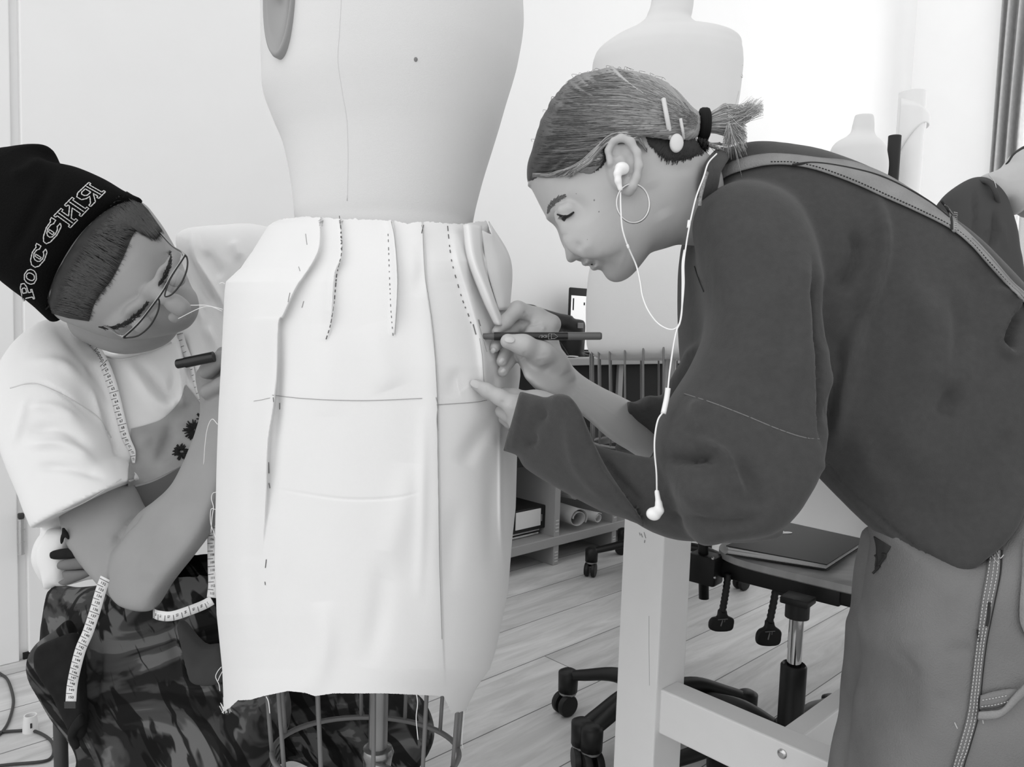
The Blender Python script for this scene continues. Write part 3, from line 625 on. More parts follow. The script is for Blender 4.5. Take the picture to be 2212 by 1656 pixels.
# pencil marks, stitched marks and pins on the cloth
M_PENCIL = mat('pencil_line', 150, rough=0.9); M_PEND = mat('pencil_dark', 95, rough=0.9); M_PIN = mat('steel_pin', 120, rough=0.3, metal=0.6)
def sk_line(pts, r, m, name='pencil_line', dash=None, off=0.0006):
    p = catmull(pts, 14) if len(pts) > 2 else np.linspace(pts[0], pts[1], 14); mb = MB(); runs = []
    if dash:
        seg = np.linalg.norm(np.diff(p, axis=0), axis=1); cum = np.concatenate([[0], np.cumsum(seg)]); pos = 0; rs = random.Random(int(p[0, 0]))
        while pos < cum[-1]-dash[0]:
            ln = dash[0]*rs.uniform(0.4, 1.3); q = np.linspace(pos, min(pos+ln, cum[-1]), 4); runs.append(np.stack([np.interp(q, cum, p[:, 0]), np.interp(q, cum, p[:, 1])], 1)); pos += ln+dash[1]*rs.uniform(0.6, 1.4)
    else: runs = [p]
    for q in runs:
        d = sk_depth(q[:, 0], q[:, 1])-off; mb.tube(W(np.stack([(q[:, 0]-CX)/FPX*d, -(q[:, 1]-CY)/FPX*d, d], 1)), r*0.62, 5)
    return mb.obj(name, m, sk, True)
sk_line([(548, 866), (566, 863), (583, 859)], 0.0004, M_PENCIL)
sk_line([(588, 853), (640, 859), (700, 863), (780, 865), (850, 863), (912, 860)], 0.0005, M_PENCIL)
sk_line([(944, 874), (990, 871), (1030, 868), (1052, 864)], 0.0005, M_PENCIL)
sk_line([(911, 486), (914, 500), (915, 540), (919, 600), (927, 650), (935, 710), (941, 780), (945, 860), (946, 960), (948, 1080), (950, 1220), (955, 1380)], 0.00045, M_PENCIL)
sk_line([(942, 858), (946, 875), (944, 905), (946, 930)], 0.0007, M_PENCIL); sk_line([(915, 486), (911, 503)], 0.0009, M_PEND)
sk_line([(733, 466), (737, 500), (738, 545), (728, 590), (722, 650), (714, 700), (703, 736)], 0.0008, M_PEND, 'stitched_mark', (7, 5))
sk_line([(735, 480), (737, 540)], 0.0006, M_PEND, 'stitched_mark', (4, 7))
sk_line([(845, 478), (852, 510), (857, 560), (859, 610), (857, 660), (853, 722)], 0.0005, M_PENCIL)
sk_line([(838, 505), (840, 560), (842, 620), (845, 680), (850, 735)], 0.0006, M_PEND, 'stitched_mark', (5, 9))
sk_line([(967, 488), (970, 520), (975, 560), (985, 600), (1000, 650), (1012, 680), (1020, 708)], 0.0009, M_PEND, 'stitched_mark', (8, 11))
sk_line([(1022, 700), (1028, 722)], 0.0009, M_PEND, 'stitched_mark')
sk_line([(1012, 508), (1020, 560), (1036, 620), (1058, 668), (1068, 700)], 0.0005, M_PENCIL); sk_line([(1021, 522), (1021, 540)], 0.0007, M_PENCIL)
sk_line([(1036, 730), (1042, 770), (1046, 830), (1050, 860)], 0.0004, M_PENCIL); sk_line([(1032, 690), (1040, 720), (1052, 760)], 0.0004, M_PENCIL)
for a in ([(626, 632), (622, 652)], [(656, 650), (652, 664)], [(660, 505), (663, 528)], [(645, 576), (648, 585)]): sk_line(a, 0.0006, M_PENCIL, 'pencil_tick')
for a in ([(580, 998), (581, 1022)], [(581, 1043), (583, 1054)], [(575, 1208), (573, 1226)], [(572, 1256), (573, 1263)], [(590, 858), (591, 868)], [(604, 870), (604, 884)], [(1034, 690), (1038, 704)], [(1026, 598), (1032, 612)]): sk_line(a, 0.0008, M_PIN, 'pin', off=0.001)
# loose threads of the raw edge
M_THREAD = mat('muslin_thread', 225, rough=0.9)
for pts in ([(470, 916, 1.0), (458, 905, 1.01), (448, 925, 1.02), (443, 960, 1.03), (440, 1003, 1.04)], [(468, 1062, 1.0), (459, 1066, 1.01), (457, 1078, 1.01), (461, 1095, 1.0), (458, 1118, 0.99), (456, 1150, 1.0)], [(466, 1100, 1.0), (456, 1100, 1.0), (455, 1128, 1.0), (462, 1150, 1.0), (468, 1170, 1.0)],
            [(478, 1440, 1.0), (470, 1450, 1.0), (466, 1462, 1.0), (473, 1478, 1.0), (475, 1492, 1.0)], [(480, 1450, 1.0), (474, 1462, 1.0), (471, 1470, 1.0)], [(900, 1500, 0.83), (902, 1520, 0.83), (899, 1550, 0.83), (903, 1597, 0.83)], [(1004, 1530, 1.0), (1000, 1570, 1.0), (998, 1600, 1.0), (1000, 1616, 1.0)], [(575, 1504, 0.86), (580, 1515, 0.86), (583, 1540, 0.86)], [(484, 1530, 1.0), (483, 1505, 1.0), (487, 1518, 1.0), (487, 1535, 1.0)],
            [(482, 668, 1.0), (455, 662, 1.0), (430, 666, 1.01), (385, 688, 1.02)], [(480, 672, 1.0), (450, 660, 1.0), (412, 659, 1.02)], [(486, 613, 1.0), (480, 610, 1.0), (474, 613, 1.0)]):
    mb = MB(); mb.tube(pathW(pts, 7), 0.0005, 5); mb.obj('loose_thread', M_THREAD, sk, True)
for cxp, cyp in ((1000, 1530), (488, 1532)):
    for k in range(9):
        mb = MB(); x = cxp+random.uniform(-10, 10); mb.tube(pathW([(x-5, cyp-8+random.uniform(-8, 4), 0.99), (x, cyp+random.uniform(-2, 4), 0.99), (x+random.uniform(-4, 4), cyp+random.uniform(4, 10), 0.99)], 4), 0.0005, 4); mb.obj('loose_thread', M_THREAD, sk, True)
# ================================================================ table, chairs, bench
M_TAB = mat('white_painted_wood', 236, rough=0.45, noise=0.015, nscale=20)
M_BLACKP = mat('black_plastic', 26, rough=0.45); M_WOOD = mat('grey_birch', 165, rough=0.35, noise=0.12, nscale=6, stretch=(1, 12, 1))
Q0 = np.array([0.2045, 1.3265, 0.0]); tb = thing('work_table', Q0, 'white wooden work table with square legs and a stretcher, behind the woman', 'table')
def tbx(s, t, z): return Q0+E2*s+E1*t+np.array([0, 0, z])
LW_ = 0.085
def tleg(s, t, zt=0.735):
    mb = MB(); mb.box(tbx(s+LW_/2, t+LW_/2, zt/2), E2, E1, (0, 0, 1), LW_, LW_, zt, 0.003); return mb.obj('leg', M_TAB, tb)
for s in (0, 1.25):
    for t in (0, 1.22): tleg(s, t)
mb = MB(); mb.box(tbx(0.66, 0.65, 0.749), E2, E1, (0, 0, 1), 1.36, 1.34, 0.026, 0.003); mb.obj('tabletop', M_TAB, tb)
for t in (0.012, 1.27): mb = MB(); mb.box(tbx(0.667, t+0.012, 0.688), E2, E1, (0, 0, 1), 1.166, 0.024, 0.096, 0.002); mb.obj('apron', M_TAB, tb)
for s in (0.012, 1.3): mb = MB(); mb.box(tbx(s+0.012, 0.65, 0.688), E1, E2, (0, 0, 1), 1.13, 0.024, 0.096, 0.002); mb.obj('apron', M_TAB, tb)
mb = MB(); mb.box(tbx(0.667, 0.037, 0.266), E2, E1, (0, 0, 1), 1.166, 0.05, 0.078, 0.003); st_ = mb.obj('stretcher', M_TAB, tb)
mb = MB(); mb.box(tbx(0.298, 0.66, 0.266), E1, E2, (0, 0, 1), 1.2, 0.034, 0.07, 0.003); mb.obj('stretcher', M_TAB, tb)
sc_ = onto(1690, 1627, tbx(0, 0.012, 0), -E1); mb = MB(); mb.lathe([(0.0075, -0.001), (0.0075, 0.002), (0.005, 0.004)], sc_, -E1, 20); mb.lathe([(0.003, 0.0045), (0.0, 0.0046)], sc_, -E1, 6); autosmooth(mb.obj('bolt_head', mat('zinc', 200, rough=0.25, metal=0.8), st_))
# scuffs on the leg
mb = MB()
for a, b in (((1385, 1152), (1388, 1160)), ((1391, 1149), (1395, 1162)), ((1393, 1166), (1392, 1172)), ((1381, 1150), (1383, 1156))):
    p = [onto(x, y, tbx(0, -0.0004, 0), -E1) for x, y in (a, b)]; mb.tube(p, 0.0007, 5)
mb.obj('scuff_mark', mat('scuff', 150), tb)
mb = MB(); mb.tube([onto(x, y, tbx(0, 0, 0), -E1) for x, y in ((1402, 1330), (1402, 1400), (1403, 1480))], 0.0004, 4); mb.obj('paint_crack', mat('scuff', 150), tb)

def caster(parent, p, ang, top=0.085, r=0.026):
    """twin-wheel caster standing on the floor at p"""
    p = np.array([p[0], p[1], 0.0]); a = np.array([math.cos(ang), math.sin(ang), 0]); b = np.array([-a[1], a[0], 0])
    mb = MB(); mb.tube([p+np.array([0, 0, r+0.012]), p+np.array([0, 0, top])], [0.012, 0.016], 12); mb.tube([p+np.array([0, 0, top-0.03]), p+np.array([0, 0, top+0.016]), p+np.array([0, 0, top+0.022])], [0.023, 0.024, 0.014], 16); h = mb.obj('caster', M_BLACKP, parent, True)
    mb = MB(); mb.tube([p+np.array([0, 0, top-0.036]), p+np.array([0, 0, top-0.030])], 0.021, 16); autosmooth(mb.obj('metal_band', M_STEEL, h))
    for s in (-1, 1):
        mb = MB(); c = p+a*0.008+b*s*0.012+np.array([0, 0, r]); mb.lathe([(r*0.4, 0.009), (r*0.92, 0.008), (r, 0.004), (r, -0.004), (r*0.9, -0.007)], c, b*s, 24); autosmooth(mb.obj('wheel', M_BLACKP, h))
    return h
def star_base(parent, c, r, angs, hub=0.075, post=None):
    c = np.array([c[0], c[1], 0.0]); mb = MB(); mb.lathe([(0.035, 0.05), (0.04, 0.07), (0.04, 0.13), (0.028, 0.15)], c, n=24); autosmooth(mb.obj('base_hub', M_BLACKP, parent))
    for a in angs:
        u = np.array([math.cos(a), math.sin(a), 0]); pts = catmull([c+u*0.02+np.array([0, 0, 0.115]), c+u*r*0.45+np.array([0, 0, 0.125]), c+u*r*0.8+np.array([0, 0, 0.105]), c+u*r+np.array([0, 0, 0.092])], 6)
        mb = MB(); mb.tube(pts, np.interp(np.linspace(0, 1, len(pts)), [0, 0.5, 1], [0.026, 0.019, 0.015]), 10, ref=(0, 0, 1), flat=0.72); mb.obj('base_arm', M_BLACKP, parent, True)
        caster(parent, c+u*r, a+1.1)
# wooden swivel chair with the notebook
ZC = 0.435
_sA = onto(1531, 1186, (0, 0, ZC), (0, 0, 1)); _sB = onto(1860, 1262, (0, 0, ZC), (0, 0, 1))
_pc = onto(1728, 1262, (0, 0, ZC-0.05), (0, 0, 1)); PCX = np.array([_pc[0], _pc[1]+0.10, 0]); PCX = np.array([W(L(1714, 1450, 1.52))[0], W(L(1714, 1450, 1.52))[1], 0])
ch = thing('swivel_chair', PCX, 'swivel chair with a pale wooden seat, black levers and chrome post, behind the table', 'chair')
vv = (_sB-_sA); ex = vv/np.linalg.norm(vv); ey = np.array([-ex[1], ex[0], 0]); 
SC0 = _sA+ex*0.215+ey*0.185
def seat_pt(u, v, z=0):                      # -1..1
    return SC0+ex*u*0.225+ey*v*0.20+np.array([0, 0, z])
mb = MB(); n = 64; G = []
for rr_, z in ((0.0, 0.002), (0.5, -0.002), (0.85, 0.0), (0.96, 0.0), (1.0, -0.004), (1.0, -0.018), (0.97, -0.022), (0.5, -0.022), (0.0, -0.022)):
    G.append([seat_pt(rr_*np.sign(math.cos(a))*abs(math.cos(a))**0.45, rr_*np.sign(math.sin(a))*abs(math.sin(a))**0.5, z) for a in np.arange(n)*2*math.pi/n])
mb.grid(np.array(G), closed=True); autosmooth(mb.obj('seat', M_WOOD, ch), 50)
mb = MB(); a_, b_ = _sA+ex*0.02+ey*0.03, _sA+ex*0.27+ey*0.05; z_ = np.array([0, 0, -0.042])
mb.box((a_+b_)/2+z_, ex, ey, (0, 0, 1), 0.27, 0.05, 0.040, 0.004); mb.box(b_+z_+ex*0.03+ey*0.02, ex, ey, (0, 0, 1), 0.12, 0.10, 0.034, 0.004); mb.tube([a_*0.45+b_*0.55+z_+np.array([0, 0, -0.010])-ey*0.02, a_*0.45+b_*0.55+z_+np.array([0, 0, -0.010])+ey*0.03], 0.018, 16); autosmooth(mb.obj('seat_mechanism', M_BLACKP, ch))
pt0 = np.array([PCX[0], PCX[1], ZC-0.05])
mb = MB(); mb.box(pt0+np.array([0, 0, 0.015]), ex, ey, (0, 0, 1), 0.055, 0.05, 0.014, 0.003); mb.tube([pt0+np.array([0, 0, -0.02]), pt0+np.array([0, 0, 0.01])], 0.023, 18); autosmooth(mb.obj('post_socket', M_BLACKP, ch))
zs_ = W(L(1715, 1437, 1.52))[2]
mb = MB(); mb.tube([(PCX[0], PCX[1], 0.1), (PCX[0], PCX[1], pt0[2])], 0.014, 20); autosmooth(mb.obj('gas_post', M_CHROME, ch))
mb = MB(); mb.lathe([(0.025, 0.1), (0.025, zs_), (0.022, zs_+0.004), (0.018, zs_)], (PCX[0], PCX[1], 0), n=24); autosmooth(mb.obj('post_sleeve', M_BLACKP, ch))
star_base(ch, PCX, 0.27, [math.radians(122+72*i) for i in range(5)])
def paddle(p_top, p_bot, w, hh, d, label=None):
    pts = pathW([(*p_top, d), ((p_top[0]+p_bot[0])/2+1, (p_top[1]+p_bot[1])/2, d-0.003), (*p_bot, d-0.006)], 10); rad = 0.0085+0.0016*(np.arange(len(pts)) % 2)
    mb = MB(); mb.tube(pts, rad, 12, flat=0.8); o = mb.obj('lever', M_BLACKP, ch, True)
    x, y = p_bot; q = [(x-8, y-6), (x+8, y-6), (x+12, y+6), (x+24, y+hh*0.35), (x+25, y+hh*0.6), (x+19, y+hh), (x-10, y+hh+3), (x-28, y+hh-3), (x-29, y+hh*0.55), (x-22, y+hh*0.3), (x-11, y+8)]
    vol = Vol(L(x-45, y+hh+25, d)-np.array([0, 0, 0.03]), L(x+45, y-25, d)+np.array([0, 0, 0.03]), 0.0015); vol.infl(q, d-0.006, T=0.007, k=0); V, Q = vol.mesh(); meshobj('lever_paddle', W(V), Q, M_BLACKP, o)
    mb = MB(); M = mat('grey_print', 120); dq = d-0.0145
    for a, b, w_ in (((x-9, y+hh*0.42), (x+12, y+hh*0.38), 0.0022), ((x+1, y+hh*0.45), (x-3, y+hh*0.78), 0.0030), ((x+6, y+hh*0.4), (x+5, y+hh*0.55), 0.002)): mb.tube(pathW([(*a, dq), (*b, dq)], 3), w_, 6, flat=0.4)
    mb.obj('printed_mark', M, o)
_dp = LW(a_)[2]
paddle((1573, 1238), (1560, 1322), 28, 38, _dp-0.03); paddle((1680, 1246), (1662, 1345), 28, 46, _dp-0.07)
mb = MB(); bx = P(1524, 1226, _dp); mb.box(bx, ex, ey, (0, 0, 1), 0.066, 0.05, 0.066, 0.006); mb.box(bx-ex*0.03, ex, ey, (0, 0, 1), 0.03, 0.03, 0.03, 0.004); autosmooth(mb.obj('back_bracket', M_BLACKP, ch))
mb = MB(); mb.tube([bx+np.array([0, 0, -0.07]), bx+np.array([-0.01, 0, 0.08]), bx+np.array([-0.012, 0.01, 0.165])], 0.0115, 14); mb.obj('back_tube', M_BLACKP, ch, True)
for x, y in ((1540, 1206), (1544, 1247), (1621, 1233), (1652, 1233)):
    mb = MB(); mb.sphere(P(x, y, _dp-0.036 if x < 1600 else _dp-0.05), 0.0035 if x < 1640 else 0.006, n=7); mb.obj('bolt_head', MATS['zinc'], ch, True)
mb = MB(); G = []
for v in np.linspace(-1, 1, 9): G.append([bx+np.array([-0.012, 0.01, 0.165+0.05*v])+ex*0.17*u*math.sqrt(1-0.25*v**4)+ey*(0.03*u*u) for u in np.linspace(-1, 1, 15)])
mb.grid(np.array(G)); o = mb.obj('backrest', M_WOOD, ch, True); so = o.modifiers.new('s', 'SOLIDIFY'); so.thickness = 0.014
# notebook lying open-edged on the seat
A_, B_, C_ = [onto(x, y, (0, 0, ZC+0.012), (0, 0, 1)) for x, y in ((1568, 1189), (1786, 1222), (1857, 1176))]; nb_ = thing('notebook', (A_+C_)/2*np.array([1, 1, 0])+np.array([0, 0, ZC+0.003]), 'black notebook with white page edges and a white heart, lying on the wooden chair seat', 'notebook')
ux = B_-A_; uy = C_-B_; lx, ly = np.linalg.norm(ux), np.linalg.norm(uy)*1.6; ux /= lx; uy /= np.linalg.norm(uy); uy = uy-(uy@ux)*ux*0.0; 
def nbp(u, v, z): return np.array([A_[0], A_[1], ZC+0.003+z])+ux*u*lx+uy*v*ly
def nslab(name, z0, z1a, z1b, m, inset=0.0, par=nb_):
    V = [nbp(inset, inset, z0), nbp(1-inset, inset, z0), nbp(1-inset, 1-inset, z0), nbp(inset, 1-inset, z0), nbp(inset, inset, z1a), nbp(1-inset, inset, z1b), nbp(1-inset, 1-inset, z1b), nbp(inset, 1-inset, z1a)]
    return meshobj(name, V, [[3, 2, 1, 0], [4, 5, 6, 7], [0, 1, 5, 4], [1, 2, 6, 5], [2, 3, 7, 6], [3, 0, 4, 7]], m, par, False)
MBK = mat('black_cover', 30, rough=0.5)
nslab('back_cover', 0, 0.002, 0.002, MBK)
for k in range(7): nslab('page_block', 0.0022+k*0.0012, 0.0031+k*0.0022, 0.0031+k*0.0011, mat('page_white', 215, rough=0.8), 0.012+0.002*(k % 2))
nslab('front_cover', 0.0105, 0.021, 0.0135, MBK) if False else None
V = [nbp(0, 0, 0.0185), nbp(1, 0, 0.0105), nbp(1, 1, 0.0105), nbp(0, 1, 0.0185), nbp(0, 0, 0.0205), nbp(1, 0, 0.0125), nbp(1, 1, 0.0125), nbp(0, 1, 0.0205)]
fc = meshobj('front_cover', V, [[3, 2, 1, 0], [4, 5, 6, 7], [0, 1, 5, 4], [1, 2, 6, 5], [2, 3, 7, 6], [3, 0, 4, 7]], MBK, nb_, False)
hp = onto(1692, 1151, nbp(0.5, 0.5, 0.017), (0, 0, 1)); t = np.linspace(0, 2*math.pi, 40, endpoint=False); hx_ = 16*np.sin(t)**3; hy_ = 13*np.cos(t)-5*np.cos(2*t)-2*np.cos(3*t)-np.cos(4*t)
hpos = [hp+ux*(a*0.0011)-uy*(b*0.0011)*-1+np.array([0, 0, -0.0002*0]) for a, b in zip(hx_, hy_)]; mb = MB(); mb.prism([q+np.array([0, 0, 0.0015]) for q in hpos], (0, 0, 0.0008)); mb.obj('heart_sticker', mat('white_sticker', 240), fc)
# second swivel stool, its base seen left of the table leg
c2_ = np.array([0.345, 1.665, 0]); s2 = thing('swivel_stool', c2_, 'black swivel stool whose castered base shows left of the white table leg', 'stool')
a1 = math.atan2(1.765-c2_[1], 0.165-c2_[0]); a2 = math.atan2(1.53-c2_[1], 0.145-c2_[0]); star_base(s2, c2_, 0.215, [a1, a1+1.2566, a1+2*1.2566, a1+3*1.2566, a2+0.03])
mb = MB(); mb.tube([(c2_[0], c2_[1], 0.1), (c2_[0], c2_[1], 0.56)], 0.014, 16); autosmooth(mb.obj('gas_post', M_CHROME, s2))
mb = MB(); mb.lathe([(0.05, 0.55), (0.15, 0.565), (0.165, 0.58), (0.16, 0.605), (0.0, 0.61)], c2_, n=40); autosmooth(mb.obj('seat', M_BLACKP, s2))
# far chair by the bench
c3_ = fl(1276, 1243)+0.28*(E1*0.8+E2*0.6); s3 = thing('office_chair', c3_, 'black office chair far back in front of the shelves, one caster showing', 'chair')
_c3 = fl(1276, 1243); rr3_ = np.linalg.norm(_c3-c3_); a0 = math.atan2(_c3[1]-c3_[1], _c3[0]-c3_[0]); star_base(s3, c3_, rr3_, [a0+i*1.2566 for i in range(5)])
mb = MB(); mb.tube([(c3_[0], c3_[1], 0.1), (c3_[0], c3_[1], 0.42)], 0.016, 16); autosmooth(mb.obj('gas_post', M_BLACKP, s3))
mb = MB(); mb.box(c3_+np.array([0, 0, 0.45]), E1, E2, (0, 0, 1), 0.42, 0.42, 0.07, 0.025); autosmooth(mb.obj('seat', mat('black_fabric', 22, rough=0.95), s3))
mb = MB(); mb.box(c3_-E2*0.0+E2*0.20+np.array([0, 0, 0.68]), E1, E2, (0, 0, 1), 0.40, 0.06, 0.30, 0.028); autosmooth(mb.obj('backrest', MATS['black_fabric'], s3)); mb = MB(); mb.bar(c3_+E2*0.22+np.array([0, 0, 0.42]), c3_+E2*0.215+np.array([0, 0, 0.6]), 0.05, 0.012); mb.obj('back_bar', M_BLACKP, s3)

# ---- long bench with open shelves along the wall
M_BEN = mat('grey_laminate', 150, rough=0.6); M_DARK = mat('dark_panel', 24, rough=0.8)
B0 = fl(1200, 1220); bn = thing('shelf_bench', B0, 'long grey bench with open shelves along the back wall', 'shelving')
def bp(s, t, z): return B0+E1*s-E2*t+np.array([0, 0, z])         # t goes to the wall
s0_, s1_ = -0.62, 1.15; BD = 0.36
_q = onto(1207, 1157, B0, E2); ZS = _q[2]; _q2 = onto(1207, 1177, B0, E2); THS = ZS-_q2[2]
_zt = onto(1300, 786, B0, E2)[2]
for s in (-0.38*1-0.24, 0.0, 0.355, 0.71, 1.13):
    mb = MB(); mb.box(bp(s, BD/2, _zt/2), E2, E1, (0, 0, 1), BD, 0.03, _zt, 0.002); dv = mb.obj('divider', M_BEN, bn)
    mb = MB()
    for zz in list(np.arange(0.015, ZS-THS-0.02, 0.012))+list(np.arange(ZS+0.02, ZS+0.07, 0.014)): mb.box(bp(s, -0.0005, zz), E1, E2, (0, 0, 1), 0.018, 0.002, 0.004)
    mb.obj('punched_slots', mat('pale_slot', 190), dv)
mb = MB(); mb.box(bp((s0_+s1_)/2, BD/2-0.004, ZS-THS/2), E1, E2, (0, 0, 1), s1_-s0_+0.03, BD, THS, 0.003); mb.obj('lower_shelf', M_BEN, bn)
mb = MB(); mb.box(bp((s0_+s1_)/2, BD/2-0.01, _zt+0.012), E1, E2, (0, 0, 1), s1_-s0_+0.06, BD+0.04, 0.028, 0.003); mb.obj('bench_top', M_BEN, bn)
mb = MB(); mb.box(bp((s0_+s1_)/2, BD-0.006, _zt/2+0.05), E1, E2, (0, 0, 1), s1_-s0_, 0.012, _zt-0.1); mb.obj('back_panel', M_DARK, bn)
for i, s in enumerate((-0.31, 0.178, 0.532, 0.92)):
    mb = MB(); w_ = (0.58, 0.32, 0.32, 0.38)[i]; zb = onto(1230, 930, B0, E2)[2] if i else onto(1150, 1010, B0, E2)[2]; mb.box(bp(s, 0.02, (zb+_zt)/2), E1, E2, (0, 0, 1), w_, 0.018, _zt-zb-0.01, 0.002); mb.obj('bay_shade_panel', M_DARK, bn)  # black panels stand in for the shaded open bays and their dark contents
# folder, magazines, booklet, paper rolls on the lower shelf
def on_shelf(px, py, t=0.03): return onto(px, py, bp(0, t, 0), E2)
a, b = on_shelf(1112, 1150), on_shelf(1186, 1135)
fb = thing('ring_binder', bp(-0.13, 0.15, ZS+0.05), 'black and white ring binder lying on the magazines, lower shelf', 'binder')
sA = ((a-B0)@E1); sB = ((b-B0)@E1); zb = on_shelf(1150, 1150)[2]; zt_ = on_shelf(1150, 1100)[2]
mb = MB(); mb.box(bp((sA+sB)/2-0.06, 0.16, (zb+zt_)/2), E1, E2, (0, 0, 1), sB-sA+0.14, 0.22, zt_-zb, 0.004); mb.obj('cover', MBK, fb)
mb = MB(); mb.box(bp((sA+sB)/2-0.005, 0.048, (zb+zt_)/2+0.004), E1, E2, (0, 0, 1), (sB-sA)*0.72, 0.004, (zt_-zb)*0.74, 0.001); sp = mb.obj('spine_label', mat('page_white', 215), fb)
mb = MB(); mb.box(bp((sA+sB)/2-0.17, 0.048, (zb+zt_)/2), E1, E2, (0, 0, 1), (sB-sA)*0.5, 0.004, (zt_-zb)*0.74, 0.001); mb.obj('spine_label', MATS['page_white'], fb)
mb = MB(); mb.box(bp(sB-0.028, 0.0455, (zb+zt_)/2), E1, E2, (0, 0, 1), 0.008, 0.002, (zt_-zb)*0.3, 0.0008); mb.obj('finger_slot', mat('grey_print', 120), sp)
z = ZS
_hm = (zb-ZS)/2
for k, (h, lab) in enumerate(((_hm, 'lower magazine in the stack on the shelf, under the other'), (_hm, 'upper magazine in the stack on the shelf, under the binder'))):
    mb = MB(); mb.box(bp(sB-0.17+0.004*k, 0.17, z+h/2), E1, E2, (0, 0, 1), 0.30, 0.21, h-0.004, 0.002); o = mb.obj('magazine', mat('magazine_pages_%d' % k, 205-15*k, rough=0.6, noise=0.5, nscale=25, stretch=(1, 1, 6))); tag(o, lab, 'magazine')
    mb = MB(); mb.box(bp(sB-0.17+0.004*k, 0.17, z+h-0.0012), E1, E2, (0, 0, 1), 0.302, 0.212, 0.0022); mb.obj('magazine_cover', MBK, o); z += h
zbnd = z
mb = MB(); mb.box(bp(sB+0.022, 0.15, ZS+0.075), E1, E2, (0, 0, 1), 0.008, 0.2, 0.11, 0.001); o = mb.obj('booklet', MATS['page_white']); tag(o, 'thin white booklet standing upright between binder and divider', 'booklet'); o.location.z = -0.02+0.0
def paper_roll(c, dirv, ln, r, turns, m, label, flat=0.8):
    c = np.array(c); x = np.array(dirv, float); x /= np.linalg.norm(x); z = np.array([0, 0, 1.0]); y = np.cross(z, x); y /= np.linalg.norm(y); z = np.cross(x, y); G = []
    for u in np.linspace(0, 1, 8): G.append([c+x*ln*u+(y*math.cos(a)+z*math.sin(a)*flat)*(r*(1-0.45*(1-u)*0)*(0.55+0.45*a/(turns*2*math.pi))) for a in np.linspace(0, turns*2*math.pi, 70)])
    mb = MB(); mb.grid(np.array(G)); o = mb.obj('paper_roll', m, None, True); so = o.modifiers.new('s', 'SOLIDIFY'); so.thickness = 0.002; tag(o, label, 'paper roll'); return o
MP = mat('kraft_grey_paper', 168, rough=0.8); MP2 = mat('pale_paper', 190, rough=0.8)
paper_roll(bp(0.125, 0.0, ZS+0.052), -E2+E1*0.12, 0.33, 0.05, 1.6, MP, 'large loose roll of grey paper on the lower shelf, right bay')
paper_roll(bp(0.262, 0.01, ZS+0.030), -E2-E1*0.1, 0.30, 0.028, 1.4, MP2, 'flattened paper roll on the right of the large roll')
paper_roll(bp(0.16, 0.05, ZS+0.13), -E2+E1*0.25-np.array([0, 0, 0.1]), 0.27, 0.022, 2.0, MP, 'narrow paper roll lying on top of the others')
# things on the bench top
ZT = _zt+0.026
mp_ = thing('laptop', bp(0.42, 0.2, ZT), 'open laptop with a bright screen on the bench, partly behind the dress form', 'laptop')
c0 = onto(1230, 620, bp(0, 0.22, 0), E2); sl = (c0-B0)@E1; ztp = c0[2]
mb = MB(); mb.box(bp(sl+0.18, 0.22, (ztp+ZT)/2), E1, E2, (0, 0, 1), 0.36, 0.012, ztp-ZT, 0.006); autosmooth(mb.obj('lid', M_BLACKP, mp_))
mb = MB(); mb.box(bp(sl+0.18, 0.2132, (ztp+ZT)/2-0.006), E1, E2, (0, 0, 1), 0.345, 0.002, (ztp-ZT)-0.055); mb.obj('screen', mat('lit_screen', 235, emit=0.35, rough=0.3), mp_)
mb = MB(); mb.box(bp(sl+0.02, 0.2118, ztp-0.07), E1, E2, (0, 0, 1), 0.008, 0.001, 0.05); mb.box(bp(sl+0.09, 0.2118, ztp-0.066), E1, E2, (0, 0, 1), 0.008, 0.001, 0.012); mb.obj('screen_marks', MBK, mp_)
mb = MB(); mb.box(bp(sl+0.18, 0.11, ZT+0.008), E1, E2, (0, 0, 1), 0.36, 0.21, 0.016, 0.004); autosmooth(mb.obj('keyboard_base', M_BLACKP, mp_))
# black bag slumped on the bench
bd_ = LW(bp(0.12, 0.08, ZT))[2]
poly = [(1102, 656), (1112, 654), (1150, 658), (1165, 664), (1205, 676), (1235, 682), (1240, 688), (1262, 694), (1264, 720), (1262, 755), (1262, 762), (1275, 768), (1262, 776), (1258, 784), (1245, 784), (1225, 784), (1180, 784), (1100, 784), (1085, 740), (1095, 690)]
lo = L(1060, 830, bd_)-np.array([0, 0, 0.2]); hi = L(1300, 630, bd_)+np.array([0, 0, 0.2])
lo[0] = L(1060, 0, bd_+.2)[0]; vol = Vol(lo, hi, 0.006); vol.infl(poly, bd_, T=0.075, k=0.0); V, Q = vol.mesh()
V = crease(V, Q, [([(1120, 670), (1180, 700), (1250, 720)], 8, -0.012), ([(1130, 720), (1190, 740), (1230, 790)], 9, -0.012), ([(1210, 690), (1220, 740)], 6, 0.01), ([(1170, 670), (1160, 780)], 9, 0.012)])
bg_ = thing('handbag', W(L(1180, 785, bd_)), 'slumped black bag on the bench behind the hand with the pen', 'bag'); meshobj('bag_body', W(V), Q, mat('black_leather', 20, rough=0.5, bump=0.3, bscale=90), bg_)
mb = MB(); mb.tube(pathW([(1105, 657, bd_-0.05), (1160, 690, bd_-0.09), (1210, 740, bd_-0.09), (1240, 790, bd_-0.07)], 8), 0.008, 8, flat=0.4); mb.obj('strap', MATS['black_leather'], bg_, True)
mb = MB(); mb.box(P(1254, 703, bd_-0.055), E1, E2, (0, 0, 1), 0.03, 0.006, 0.022, 0.002); mb.obj('buckle', mat('grey_print', 120), bg_)
